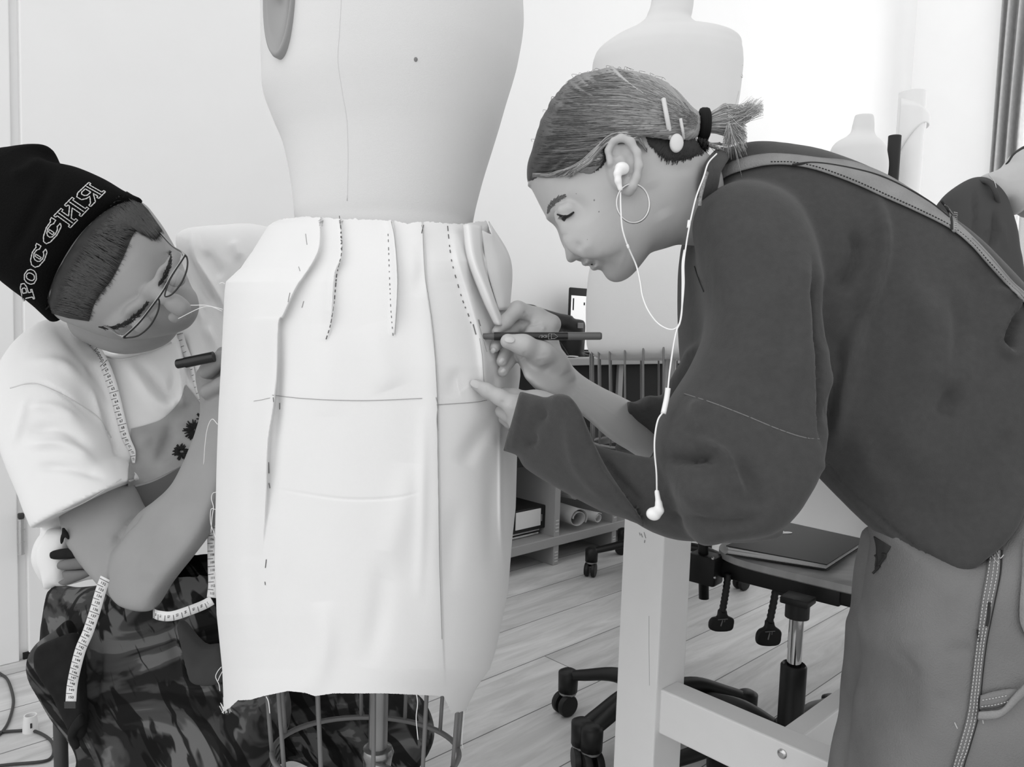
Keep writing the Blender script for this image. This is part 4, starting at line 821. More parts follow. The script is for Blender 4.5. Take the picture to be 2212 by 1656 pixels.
# papers at the bench edge
for i, (x, y, r_, sx, sy, g, lab) in enumerate(((1290, 775, 0.2, 0.26, 0.18, 205, 'white sheet of paper on the bench top beside the black bag'), (1275, 772, -0.4, 0.16, 0.11, 170, 'grey sheet lying on the white sheet on the bench'), (1365, 780, 0.5, 0.2, 0.15, 225, 'white sheet on the bench behind the wire cage'))):
    mb = MB(); p_ = onto(x, y, (0, 0, ZT+0.001+0.002*i), (0, 0, 1)); s_ = np.clip((p_-B0)@E1, -0.5, 1.0); t_ = 0.09; mb.box(bp(s_, t_, ZT+0.0012+0.0022*i), E1*math.cos(r_)+E2*math.sin(r_), E2*math.cos(r_)-E1*math.sin(r_), (0, 0, 1), sx, sy*0.8, 0.002); o = mb.obj('paper_sheet', mat('paper_%d' % g, g, rough=0.8)); tag(o, lab, 'paper')
# ---- small things on the floor, left
th = bpy.data.objects.new('x', None); bpy.data.objects.remove(th)
cp = [(-40, 1430), (0, 1454), (17, 1469), (28, 1503), (27, 1530), (14, 1567), (-10, 1590), (-50, 1590), (0, 1581), (34, 1578), (73, 1578), (106, 1595), (116, 1615), (112, 1634), (92, 1644), (28, 1650), (0, 1653), (-60, 1660)]
mb = MB(); mb.tube(catmull([fl(x, y, 0.004) for x, y in cp], 8), 0.0032, 8); o = mb.obj('power_cable', mat('dark_cable', 60, rough=0.5), None, True); tag(o, 'dark cable looping over the floor at the left', 'cable')
sp_ = fl(66, 1578); th = thing('plastic_cap', sp_, 'small white plastic cap standing on the floor at the left', 'cap')
mb = MB(); mb.lathe([(0.0155, 0), (0.0145, 0.022), (0.0125, 0.036), (0.0105, 0.036), (0.0100, 0.02), (0.0, 0.02)], sp_, n=28); autosmooth(mb.obj('cap_shell', mat('white_plastic', 225, rough=0.3), th)); mb = MB(); mb.box(sp_+np.array([0.009, -0.0118, 0.018]), (1, 0.7, 0), (-0.7, 1, 0), (0, 0, 1), 0.004, 0.002, 0.011, 0.0008); mb.obj('slot', mat('dark_plastic', 60), th)
mb = MB(); mb.tube([fl(x, y, 0.003) for x, y in ((1494, 1506), (1520, 1511), (1548, 1511), (1566, 1510), (1569, 1515))], 0.004, 6, flat=0.4); o = mb.obj('paper_strip', mat('white_plastic', 225), None, True); tag(o, 'short white strip on the floor behind the table stretcher', 'strip')
# ================================================================ woman bending over the skirt
M_SKIN = mat('fair_skin', 176, rough=0.5, noise=0.04, nscale=22, bump=0.06, bscale=500, spec=0.35)
M_SWEAT = mat('dark_grey_sweatshirt', 66, rough=1.0, noise=0.08, nscale=130, bump=0.25, bscale=900, spec=0.1, sheen=0.15)
def poly_from_zoom(pts, x0, y0, k): return [(x0+a/k, y0+b/k) for a, b in pts]
wm = thing('woman', fl(1960, 2050), 'woman in dark grey sweatshirt and denim dungarees, hair tied back, bending to mark the skirt', 'person')
DH = 0.90
headp = [(1140, 400), (1147, 403), (1163, 434), (1178, 462), (1181, 471), (1194, 479), (1204, 487), (1210, 500), (1216, 519), (1221, 541), (1223, 556), (1228, 565), (1237, 566), (1247, 560), (1257, 557), (1261, 563), (1265, 570), (1276, 572), (1282, 572), (1284, 577), (1292, 581), (1301, 582), (1306, 591), (1314, 602), (1326, 608), (1339, 608), (1354, 602), (1370, 589), (1389, 566), (1405, 546), (1426, 529), (1455, 500), (1485, 440), (1500, 350), (1495, 290), (1480, 250), (1450, 220), (1420, 197), (1390, 180), (1350, 168), (1320, 163), (1280, 168), (1243, 180), (1213, 206), (1188, 242), (1172, 280), (1158, 318), (1146, 354)]
lo = np.array([L(1120, 700, DH)[0], L(0, 740, DH)[1], DH-0.13]); hi = np.array([L(1600, 0, DH)[0], L(0, 130, DH)[1], DH+0.13])
hv = Vol(lo, hi, 0.0016); hv.infl(headp, DH, T=0.094, zs=0.93, k=0.0, sm=3)
# neck running up to the collar
hv.infl([(1400, 330), (1440, 312), (1490, 326), (1530, 340), (1552, 370), (1560, 430), (1550, 500), (1520, 528), (1474, 526), (1426, 530), (1395, 500), (1380, 420)], [(1400, 420, DH), (1560, 440, DH+0.025)], T=0.055, k=0.02)
# jaw, cheek, eye socket, eyeball, lids, lips, nostril
for s in (-1, 1):
    Z = lambda z: DH+s*z
    hv.ell(L(1236, 462, Z(0.060)), (0.017, 0.012, 0.013), k=0.014, op='s')                 # socket
    hv.ell(L(1229, 463, Z(0.036)), (0.0118, 0.0118, 0.0118), k=0.003)                       # eyeball
    hv.chain([L(1203, 462, Z(0.036)), L(1214, 452, Z(0.046)), L(1230, 446, Z(0.051)), L(1248, 452, Z(0.050))], [0.003, 0.0038, 0.0036, 0.002], k=0.005)   # upper lid
    hv.chain([L(1207, 474, Z(0.034)), L(1222, 478, Z(0.044)), L(1240, 472, Z(0.047))], [0.0022, 0.003, 0.002], k=0.005)
    hv.ell(L(1268, 512, Z(0.044)), (0.026, 0.022, 0.010), k=0.025)                         # cheek
    hv.ell(L(1249, 546, Z(0.0125)), (0.0075, 0.0065, 0.0050), k=0.005)                      # nostril wing
    hv.cap(L(1247, 556, Z(0.007)), L(1244, 561, Z(0.008)), 0.0018, 0.0012, k=0.002, op='s')
hv.chain([L(1268, 566, DH-0.016), L(1264, 566, DH), L(1268, 566, DH+0.016)], [0.002, 0.0036, 0.002], k=0.004)   # upper lip
hv.chain([L(1286, 575, DH-0.014), L(1283, 576, DH), L(1286, 575, DH+0.014)], [0.002, 0.0036, 0.002], k=0.004)   # lower lip
for s in (-1, 1): hv.chain([L(1279, 571, DH+s*0.001), L(1282, 565, DH+s*0.02), L(1287, 558, DH+s*0.0275)], [0.0010, 0.0014, 0.0010], k=0.0025, op='s')
for s in (-1, 1):    # ear
    e = DH+s*0.080
    ear = [(1318, 352), (1314, 325), (1322, 304), (1342, 298), (1362, 306), (1376, 330), (1380, 358), (1374, 385), (1366, 402), (1358, 410), (1349, 404), (1352, 388)]
    hv.chain([L(x, y, e+s*(0.006 if 2 < i < 9 else 0.001)) for i, (x, y) in enumerate(ear)], [0.0035, 0.0035, 0.004, 0.004, 0.0042, 0.0042, 0.0042, 0.0042, 0.0048, 0.006, 0.005, 0.004], k=0.004)
    hv.ell(L(1348, 360, e-s*0.006), (0.018, 0.026, 0.009), k=0.006)
    hv.chain([L(1330, 330, e+s*0.002), L(1343, 320, e+s*0.004), L(1358, 338, e+s*0.004), L(1362, 368, e+s*0.002)], [0.004, 0.0045, 0.004, 0.003], k=0.003, op='s')
    hv.ell(L(1340, 358, e+s*0.006), (0.0065, 0.012, 0.006), k=0.004, op='s')
    hv.chain([L(1334, 366, e+s*0.002), L(1336, 376, e+s*0.003)], [0.0035, 0.003], k=0.003)
HV, HQ = hv.mesh()
HV = crease(HV, HQ, [([(1243, 560), (1262, 566), (1270, 575)], 5, -0.0008), ([(1246, 540), (1252, 530), (1242, 527)], 6, -0.0016), ([(1300, 580), (1312, 570)], 7, -0.001), ([(1420, 330), (1450, 360), (1500, 365)], 14, -0.002), ([(1400, 395), (1440, 470)], 22, -0.003), ([(1180, 472), (1200, 470)], 6, 0.001)])
HV = relax(HV, HQ, 2, 0.4)
face_front = Front(HV, HQ)
BV, BQ = [HV], [HQ]; nb_off = len(HV)
# ---- forearm and right (far) hand holding the pen
DA = 0.965
def add_part(V, Q):
    global nb_off
    BV.append(V); BQ.append(Q+nb_off); nb_off += len(V)
lo = np.array([L(1000, 0, 1.1)[0], L(0, 1020, 1.1)[1], 0.82]); hi = np.array([L(1420, 0, 1.12)[0], L(0, 630, .95)[1], 1.15])
av = Vol(lo, hi, 0.0015)
arm = [(1218, 768), (1236, 790), (1260, 812), (1300, 836), (1345, 858), (1390, 885), (1420, 930), (1400, 990), (1350, 968), (1310, 942), (1268, 905), (1225, 875), (1180, 850), (1150, 826), (1136, 809), (1150, 790)]
dm = [(1150, 790, 0.918), (1200, 830, 0.932), (1280, 870, 0.96), (1350, 910, 1.01), (1420, 940, 1.05)]
av.infl(arm, dm, T=0.03, zs=0.85, k=0.0, gain=0.9)
# palm / back of the hand: traced from knuckles to wrist
palm = [(1190, 686), (1200, 700), (1206, 730), (1214, 755), (1232, 785), (1240, 815), (1200, 845), (1160, 838), (1138, 812), (1125, 792), (1112, 772), (1100, 764), (1105, 748), (1120, 742), (1130, 720), (1140, 700), (1160, 682)]
av.infl(palm, [(1190, 700, 0.932), (1150, 740, 0.928), (1220, 800, 0.932), (1140, 800, 0.918)], T=0.019, zs=1.0, k=0.022)
# index finger over the pen
av.chain([L(1190, 700, 0.932), L(1160, 683, 0.930), L(1118, 668, 0.918), L(1092, 695, 0.905), L(1072, 716, 0.894)], [0.0125, 0.0105, 0.0096, 0.0082, 0.0056], k=0.005)
# thumb along the front of the pen
av.chain([L(1202, 784, 0.915), L(1170, 762, 0.893), L(1132, 745, 0.877), L(1097, 737, 0.872)], [0.013, 0.0118, 0.0098, 0.0086], k=0.012)
# middle finger under the pen, ring finger and little finger curled below
av.chain([L(1170, 705, 0.930), L(1120, 702, 0.935), L(1085, 724, 0.910), L(1069, 750, 0.892)], [0.011, 0.0094, 0.0084, 0.0060], k=0.003)
av.chain([L(1170, 735, 0.930), L(1118, 744, 0.930), L(1094, 757, 0.908), L(1084, 780, 0.892)], [0.011, 0.009, 0.0080, 0.0064], k=0.003)
av.chain([L(1150, 758, 0.930), L(1114, 766, 0.925), L(1098, 782, 0.908), L(1086, 803, 0.896)], [0.0095, 0.0080, 0.0072, 0.0062], k=0.003)
AV, AQ = av.mesh()
AV = crease(AV, AQ, [([(1127, 695), (1137, 686), (1134, 676)], 3, -0.0016, 0), ([(1128, 696), (1150, 700), (1170, 694)], 4, -0.0022), ([(1170, 712), (1178, 706)], 4, 0.0015), ([(1128, 776), (1134, 762)], 2.5, -0.0008, 0), ([(1165, 770), (1190, 800)], 14, -0.002), ([(1085, 732), (1100, 729)], 3, -0.0005), ([(1170, 768), (1176, 792)], 10, 0.002), ([(1225, 800), (1240, 830)], 18, -0.0015), ([(1168, 791), (1180, 792)], 2, -0.0005), ([(1105, 735), (1110, 745)], 2, -0.0004)])
add_part(relax(AV, AQ, 1, 0.4), AQ)
# ---- left (near) hand: index on the cloth, others behind, leaving the cuff
lo = np.array([L(990, 0, 0.95)[0], L(0, 990, 0.95)[1], 0.76]); hi = np.array([L(1230, 0, 0.95)[0], L(0, 800, .9)[1], 0.98])
nv = Vol(lo, hi, 0.0014)
nv.chain([L(1027, 830, 0.868), L(1052, 843, 0.864), L(1080, 858, 0.862), L(1112, 876, 0.862), L(1150, 892, 0.86)], [0.0062, 0.0078, 0.0088, 0.0115, 0.022], k=0.004)
nv.chain([L(1082, 888, 0.884), L(1096, 894, 0.884), L(1130, 905, 0.88)], [0.007, 0.0088, 0.011], k=0.004)
nv.chain([L(1088, 904, 0.902), L(1104, 912, 0.90), L(1150, 925, 0.885)], [0.0065, 0.008, 0.010], k=0.004)
nv.chain([L(1100, 918, 0.918), L(1115, 925, 0.915), L(1150, 940, 0.895)], [0.006, 0.007, 0.009], k=0.004)
nv.chain([L(1090, 852, 0.905), L(1110, 858, 0.895), L(1150, 870, 0.875)], [0.0085, 0.0100, 0.013], k=0.005)   # thumb behind
nv.ell(L(1165, 905, 0.870), (0.035, 0.030, 0.016), k=0.012); nv.cap(L(1165, 905, 0.868), L(1225, 925, 0.862), 0.024, 0.026, k=0.015)
nv.cap(L(1021, 827, 0.8595), L(1033, 832, 0.856), 0.0034, 0.0034, k=0.0005, op='s') if False else None
NV, NQ = nv.mesh(); NV = crease(NV, NQ, [([(1052, 838), (1056, 848)], 3, -0.0007, 0), ([(1082, 866), (1090, 872)], 4, -0.0009), ([(1095, 872), (1112, 885)], 8, 0.001)])
add_part(relax(NV, NQ, 1, 0.4), NQ)
body = meshobj('body', W(np.concatenate(BV)), np.concatenate(BQ), M_SKIN, wm)
# nails
M_NAIL = mat('nail', 184, rough=0.25, spec=0.5)
def nail(px, py, d, ang, l=0.0052, w=0.0042, tilt=(0, 0, -1), par=None, m=None):
    c = L(px, py, d); ax = np.array([math.cos(ang), math.sin(ang), 0.0]); n = np.array(tilt, float); n /= np.linalg.norm(n); ax -= (ax@n)*n; ax /= np.linalg.norm(ax); bx = np.cross(n, ax); G = []
    for r in np.linspace(0, 1, 6): G.append([c+ax*r*l*np.sign(math.cos(t))*abs(math.cos(t))**0.8+bx*r*w*np.sign(math.sin(t))*abs(math.sin(t))**0.8+n*(0.0012*(1-r*r)) for t in np.arange(24)*2*math.pi/24])
    mb = MB(); G = np.array(G); mb.grid(W(G.reshape(-1, 3)).reshape(G.shape), closed=True); return mb.obj('fingernail', m or M_NAIL, par, True)
arm_front = Front(AV, AQ); nr_front = Front(NV, NQ)
nail(1101, 733, arm_front.d(1101, 733)-0.0002, math.radians(-8), 0.0056, 0.0040, (0, 0.55, -1), wm)
nail(1084, 780, arm_front.d(1084, 780)-0.0002, math.radians(55), 0.0040, 0.0030, (0.2, -0.3, -1), wm)
nail(1087, 802, arm_front.d(1087, 802)-0.0002, math.radians(50), 0.0036, 0.0028, (0.2, -0.3, -1), wm)
nail(1065, 757, arm_front.d(1067, 754)-0.0002, math.radians(45), 0.0034, 0.0028, (-0.3, -0.3, -1), wm)
nail(1027, 829, nr_front.d(1028, 830)-0.0003, math.radians(-28), 0.0060, 0.0042, (0.05, 0.25, -1), wm)
# brow, lashes, iris, freckles
M_BROW = mat('brow_hair', 112, rough=0.9)
def hairs(name, spine, n, ln, m, par, front, spread=3.0, r=0.00032, ang=None, seed=1):
    rs = random.Random(seed); mb = MB(); sp = catmull(spine, 10)
    for i in range(n):
        k = rs.random()*(len(sp)-2); j = int(k); p = sp[j]+(sp[j+1]-sp[j])*(k-j); t = sp[j+1]-sp[j]; t = t/(np.linalg.norm(t)+1e-9); nn = np.array([-t[1], t[0]]); w_ = math.sin(math.pi*min(1, max(0, (k/(len(sp)-1))*0.9+0.08)))
        a = p+nn*rs.uniform(-1, 1)*spread*w_; dirn = t*math.cos(ang or 0.5)+nn*math.sin((ang or 0.5)*rs.choice((-1, 1))*rs.random()); b = a+dirn*ln*rs.uniform(0.6, 1.1)
        mb.tube(front.pts([tuple(a), tuple(b)], 0.0004, 1, DH-0.05), r, 3)
    return mb.obj(name, m, par, True)
hairs('eyebrow', [(1182, 462), (1190, 444), (1203, 431), (1218, 424)], 260, 8, M_BROW, wm, face_front, 4.5)
mb = MB()
lash = catmull([(1204, 463), (1214, 466), (1226, 466), (1240, 458)], 6); lp = []
for x, y in lash: lp.append(L(x, y, face_front.d(x, y)-0.0012))
mb.tube(W(np.array(lp)), 0.0010, 6)
for i in range(4, len(lash), 1): mb.tube(W(np.array([lp[i], lp[i]+np.array([-0.003, -0.0045, -0.002])])), [0.0005, 0.0002], 4)
mb.obj('eyelashes', mat('dark_lash', 28, rough=0.6), wm, True)
mb = MB(); q = L(1221, 471, face_front.d(1221, 471)-0.0004); G = np.array([[q+np.array([r*0.0042*math.cos(t), r*0.0036*math.sin(t), -0.0004*(1-r)]) for t in np.arange(16)*math.pi/8] for r in (0, 0.5, 1)]); mb.grid(W(G.reshape(-1, 3)).reshape(G.shape), closed=True); mb.obj('iris', mat('dark_iris', 40, rough=0.15), wm, True)
for x, y, r in ((1245, 418, 1.6), (1294, 457, 2.2), (1284, 432, 2.6), (1269, 517, 1.5), (1359, 381, 1.3)):
    mb = MB(); mb.sphere(W(L(x, y, face_front.d(x, y)+0.0002)), r/FPX*DH*0.8, (1, 0.5, 1), 5); mb.obj('freckle', mat('freckle_skin', 128, rough=0.6), wm, True)
for pts in ([(1262, 565), (1268, 570), (1280, 570)],): 
    mb = MB(); G = [[L(x, y, face_front.d(x+2, y)-0.0003) for x, y in row] for row in ([(1263, 562), (1270, 562), (1279, 561)], [(1264, 566), (1272, 566), (1283, 564)], [(1268, 570), (1275, 571), (1284, 568)])]; 
# ---- hair
hairp = [(1134, 394), (1135, 352), (1146, 315), (1159, 274), (1174, 236), (1202, 195), (1235, 166), (1276, 152), (1320, 144), (1351, 149), (1398, 159), (1440, 176), (1471, 201), (1496, 229), (1514, 246), (1512, 290), (1495, 302), (1470, 305), (1440, 300), (1400, 296), (1360, 297), (1332, 296), (1318, 302), (1310, 316), (1306, 345), (1296, 362), (1284, 373), (1270, 376), (1240, 370), (1200, 374), (1160, 386), (1142, 398)]
M_HAIR = vcol_mat('hair_strands', rough=0.5, spec=0.35)
lo = np.array([L(1110, 0, DH)[0], L(0, 420, DH)[1], DH-0.13]); hi = np.array([L(1560, 0, DH)[0], L(0, 120, DH)[1], DH+0.13])
qv = Vol(lo, hi, 0.002)
hv2 = [(1134, 394), (1135, 352), (1146, 315), (1159, 274), (1174, 236), (1202, 195), (1235, 166), (1276, 152), (1320, 144), (1351, 149), (1398, 159), (1440, 176), (1471, 201), (1496, 229), (1516, 246), (1516, 290), (1500, 350), (1470, 420), (1420, 490), (1340, 520), (1250, 500), (1190, 460), (1150, 420)]
qv.infl(hv2, DH, T=0.105, zs=0.97, k=0.0, sm=3, gain=1.25)
# keep only the hair region (2-D outline) by intersecting with the traced hair outline and a shell offset from the skull
X = np.meshgrid(qv.ax[0], qv.ax[1], indexing='ij'); ph = catmull(np.array([L(x, y, DH)[:2] for x, y in hairp]), 3, True)
def hair_sd(ph, X, Zc): pass
sdh = polydist(ph, X[0], X[1])
for kz in range(qv.n[2]):
    # outline widened with depth so that it hugs the near side in perspective
    sc_k = qv.ax[2][kz]/DH; S2 = sdh if abs(sc_k-1) < 0.004 else polydist(ph*sc_k, X[0], X[1]) if kz % 4 == 0 else last
    last = S2; a = qv.F[:, :, kz]; b = (-S2).astype(np.float32); hh = np.maximum(0.012-np.abs(a-b), 0)/0.012; qv.F[:, :, kz] = np.maximum(a, b)+hh*hh*0.012*0.25
QV, QQ = qv.mesh()
hpx = topx(QV)
TIE = np.array([1520., 268.])
def strand_field(px):
    """angle-like coordinate that is constant along the combed strands"""
    v = TIE-px; r = np.linalg.norm(v, axis=-1); ang = np.arctan2(v[..., 1], v[..., 0]); return ang+0.0010*(r-150)*np.clip((px[..., 1]-268)/120, -1, 1)*0.9
sf = strand_field(hpx); rs = np.random.RandomState(3); ph_ = rs.rand(12)*6.28; fr_ = np.array([22, 35, 51, 78, 110, 160, 230, 29, 43, 66, 95, 140]); rad = np.linalg.norm(hpx-TIE, axis=1)
g = sum(np.sin(sf*fr_[i]+ph_[i]+rad*0.004*(i % 3-1)) for i in range(12))/12
N = vnormals(QV, QQ); env = np.clip(rad/260, 0.2, 1); QV = QV+N*(g*0.0024*env)[:, None]
root = np.clip((rad-215)/140, 0, 1)
hc = lin(150)*(1-root)+lin(66)*root; hc = hc*(1+0.55*g)
meshobj('hair', W(QV), QQ, M_HAIR, wm, True, np.clip(hc, 0.01, 1))
hfront = Front(QV, QQ)
# nape hair (dark) under the gathered hair
nap = [(1398, 293), (1440, 298), (1490, 300), (1530, 300), (1520, 318), (1490, 335), (1460, 345), (1435, 340), (1415, 322)]
nvv = Vol(np.array([L(1380, 0, DH)[0], L(0, 370, DH)[1], DH-0.12]), np.array([L(1560, 0, DH)[0], L(0, 270, DH)[1], DH+0.12]), 0.002)
nvv.infl(nap, DH, T=0.09, zs=2.9, k=0); NV2, NQ2 = nvv.mesh()
hairobj = bpy.data.objects['hair']
def lay(front, top, bot, n, nm, m, par, r=0.0004, rs_=random.Random(8), off=0.0006, jit=5):
    a_ = catmull(top, 8); b_ = catmull(bot, 8); mb = MB()
    for i in range(n):
        t = rs_.random(); p = a_[int(t*(len(a_)-1))]; q = b_[int(min(1, max(0, t+rs_.uniform(-.05, .05)))*(len(b_)-1))]; u0 = rs_.uniform(0, .5); u1 = rs_.uniform(.5, .95)+(0.2*rs_.random() if rs_.random() < 0.3 else 0); s0 = p+(q-p)*u0+np.array([rs_.uniform(-jit, jit), 0]); s1 = p+(q-p)*u1+np.array([rs_.uniform(-jit, jit), 0])
        mb.tube(front.pts([tuple(s0), tuple((s0+s1)/2+np.array([rs_.uniform(-1, 1), 1])), tuple(s1)], off, 2, DH-0.05), r, 3)
    return mb.obj(nm, m, par, True)
lay(face_front, [(1398, 292), (1430, 294), (1465, 296), (1500, 296), (1530, 300)], [(1408, 316), (1428, 338), (1455, 352), (1490, 344), (1528, 328)], 1500, 'nape_hair', mat('dark_root_hair', 40, rough=0.6, spec=0.5), wm, 0.0004, off=0.0012)
lay(face_front, [(1262, 352), (1290, 340), (1305, 322), (1312, 308)], [(1240, 370), (1280, 374), (1304, 352), (1312, 322)], 300, 'temple_hair', mat('dark_root_hair', 36, rough=0.7), wm, 0.0005, off=0.0010)
# individual strands over the surface
rs = random.Random(11); mb = MB()
hp_poly = np.array(hairp, float); hp_c = hp_poly.mean(0); hp_in = hp_c+(hp_poly-hp_c)*0.965
def inside(p, x, y):
    c = False; j = len(p)-1
    for i in range(len(p)):
        if (p[i][1] > y) != (p[j][1] > y) and x < (p[j][0]-p[i][0])*(y-p[i][1])/(p[j][1]-p[i][1])+p[i][0]: c = not c
        j = i
    return c
def strand(x, y, n, ln, r, col, jit=1.0):
    pts = []; p = np.array([x, y], float); step = ln/n; wob = rs.uniform(0, 6)
    for i in range(n):
        if not inside(hp_in, p[0], p[1]): break
        pts.append(p.copy()); v = TIE-p; d = np.linalg.norm(v)
        if d < 12: break
        v /= d; 
        # comb direction: sweeps back level, then bends to the tie
        k = np.clip((p[1]-268)/110, -1, 1); bend = np.clip((d-40)/210, 0, 1); v = v+np.array([0, (0.56 if k < 0 else 0.22)*k*bend]); v /= np.linalg.norm(v); v = v+np.array([-v[1], v[0]])*0.03*math.sin(wob+i*0.5)*jit; p = p+v*step
    if len(pts) < 4: return
    q = [L(a, b, hfront.d(a, b, DH-0.06)-rs.uniform(0.0, 0.0012)) for a, b in pts]; q = np.array(q); q[:, 2] = np.convolve(np.pad(q[:, 2], 1, mode='edge'), np.ones(3)/3, 'valid'); rr_ = np.linspace(1, 0.5, len(q))*r; rr_[0] *= 0.3
    mb.tube(W(q), rr_, 4, c=col)
for i in range(2600):
    x = rs.uniform(1136, 1500); y = rs.uniform(148, 396)
    if not inside(hp_in, x, y): continue
    d = math.hypot(x-1520, y-268); rt = min(1, max(0, (d-200)/150)); base = lin(150+rs.gauss(0, 20))*(1-rt)+lin(66+rs.gauss(0, 16))*rt
    strand(x, y, 18, rs.uniform(90, 330), rs.uniform(0.00018, 0.00042), max(0.008, base))
mb.obj('hair_strand', M_HAIR, hairobj, True, True)
# locks framing the ear
mb = MB()
for i in range(110):
    o = rs.uniform(-9, 9); c = lin(rs.uniform(90, 185)); pts = [(1180+rs.uniform(0, 60), 384+o*0.3-rs.uniform(0, 6)), (1260, 352+o), (1310, 305+o*0.8), (1345, 290+o*0.6), (1378, 301+o*0.5), (1398, 328+o*0.5-3)] if i % 2 else [(1150, 380+o*0.5), (1220, 372+o*0.6), (1272, 345+o), (1320, 298+o), (1400, 290+o*0.7), (1470, 285+o)]
    p = catmull(pts, 5); q = np.array([L(a, b, min(hfront.d(a, b, DH-0.07), face_front.d(a, b, DH-0.07))-0.002-rs.uniform(0, 0.003)) for a, b in p]); q[:, 2] = np.convolve(np.pad(q[:, 2], 2, mode='edge'), np.ones(5)/5, 'valid'); mb.tube(W(q), np.concatenate([[0.0002], np.full(len(q)-2, rs.uniform(0.0004, 0.0008)), [0.0002]]), 4, c=c)
mb.obj('side_lock', M_HAIR, hairobj, True, True)
# stray hairs at the outline
mb = MB()
for i in range(18):
    t = rs.random(); j = rs.randrange(1, 11); a = hp_poly[j]*(1-t)+hp_poly[j+1]*t; 
    mb.tube(pathW([(a[0], a[1]+3, DH), (a[0]-4+rs.uniform(0, 10), a[1]-rs.uniform(1, 5), DH+rs.uniform(-.01, .01)), (a[0]+rs.uniform(4, 20), a[1]-rs.uniform(-3, 3), DH)], 4), 0.0002, 3, c=lin(70))
mb.obj('stray_hair', M_HAIR, hairobj, True, True)
# ponytail stub and its tie
mb = MB()
for i in range(1100):
    a = rs.uniform(0, 6.28); r = math.sqrt(rs.random()); o1, o2 = r*math.cos(a), r*math.sin(a); tipx = rs.choice((rs.uniform(1600, 1650), rs.uniform(1560, 1620))); tipy = 232+rs.gauss(0, 9) if tipx > 1615 else 285+rs.gauss(10, 22)
    pts = [(1500, 268+o1*20, DH+o2*0.014), (1524, 268+o1*19, DH+o2*0.010), (1545, 262+o1*26, DH+o2*0.014), (1572, 258+o1*34, DH+o2*0.02), ((1575+tipx)/2, (258+o1*34+tipy)/2+4*rs.random(), DH+o2*0.022), (tipx, tipy, DH+o2*0.02)]
    mb.tube(pathW(pts, 5), np.linspace(0.0005, 0.00015, 26), 4, c=lin(rs.uniform(120, 215)))
mb.obj('ponytail', M_HAIR, wm, True, True)
mb = MB()
for k in range(3): mb.tube(np.array([W(L(1521+k*4-4+2.0*math.sin(t), 268+27*math.cos(t), DH)+np.array([0, 0, 0.0145*math.sin(t)])) for t in np.linspace(0, 2*math.pi, 40)]), 0.0042, 8, caps=False)
mb.obj('hair_elastic', mat('black_elastic', 22, rough=0.9), wm, True)
mb = MB()
for i in range(40):
    mb.tube(pathW([(1490+rs.uniform(0, 30), 300, DH), (1510+rs.uniform(0, 20), 305+rs.uniform(0, 8), DH-0.01), (1540+rs.uniform(0, 30), 306+rs.uniform(0, 22), DH)], 4), 0.0003, 3, c=lin(rs.uniform(100, 200)))
mb.obj('nape_wisp', M_HAIR, hairobj, True, True)
# barrette, earring, earphones
M_CLIP = mat('pearl_clip', 205, rough=0.3)
dcl = DH-0.070; 
def cl(x, y, o=0.0): return L(x, y, min(hfront.d(x, y, dcl), hfront.d(x+4, y, dcl))-0.006-o)
mb = MB(); p = [cl(1433, 213), cl(1441, 255), cl(1449, 300)]; mb.tube(W(catmull(p, 6)), 0.0026, 8); p = [cl(1470, 256), cl(1474, 280), cl(1476, 300)]; mb.tube(W(catmull(p, 5)), 0.0018, 8)
c_ = L(1462, 308, cl(1462, 294)[2]-0.003); G = np.array([[c_+np.array([r*0.0072*math.cos(t), r*0.0098*math.sin(t), -0.002*(1-r**3)]) for t in np.arange(24)*math.pi/12] for r in (0, 0.5, 0.8, 1.0, 0.98)]); G[-1, :, 2] += 0.004; mb.grid(W(G.reshape(-1, 3)).reshape(G.shape), closed=True)
o = mb.obj('hair_clip', M_CLIP, None, True); tag(o, 'long pearly snap clip holding the woman\'s hair behind the ear', 'hair clip')
ed = DH-0.086
mb = MB(); mb.tube(np.array([W(L(1367, 440, ed)+np.array([0.0178*math.sin(t), 0.0205*math.cos(t), -0.002+0.003*math.sin(t)])) for t in np.linspace(0.1, 2*math.pi-0.1, 60)]), 0.0013, 8)
o = mb.obj('hoop_earring', mat('silver', 190, rough=0.12, metal=1.0), None, True); tag(o, 'large thin silver hoop earring in the woman\'s ear', 'earring')
M_EP = mat('earphone_white', 232, rough=0.25, spec=0.5)
eb = thing('earphones', W(L(1342, 368, ed)), 'white wired earphones, one bud in the woman\'s ear and the other hanging free', 'earphones')
vol = Vol(L(1315, 430, ed-0.02)-0.01, L(1375, 340, ed+0.02)+0.01, 0.0011); vol.ell(L(1345, 364, ed-0.002), (0.0072, 0.0068, 0.006), k=0.002); vol.chain([L(1340, 364, ed-0.004), L(1334, 374, ed-0.005), L(1335, 390, ed-0.005), L(1340, 408, ed-0.004)], [0.006, 0.0038, 0.0032, 0.0026], k=0.003); V, Q = vol.mesh(); meshobj('earbud', W(V), Q, M_EP, eb)
dq = 0.765
vol = Vol(L(1385, 1145, dq-0.02)-0.01, L(1445, 1060, dq+0.02)+0.01, 0.0010); vol.ell(L(1411, 1109, dq), (0.0070, 0.0064, 0.006), k=0.002); vol.chain([L(1416, 1110, dq), L(1425, 1102, dq), L(1423, 1088, dq), L(1419, 1062, dq)], [0.0055, 0.0038, 0.0030, 0.0024], k=0.003); V, Q = vol.mesh(); meshobj('earbud', W(V), Q, M_EP, eb)
def cord(name, pts, r=0.0009, m=M_EP, par=None): mb = MB(); mb.tube(pathW(pts, 10), r, 6); return mb.obj(name, m, par, True)
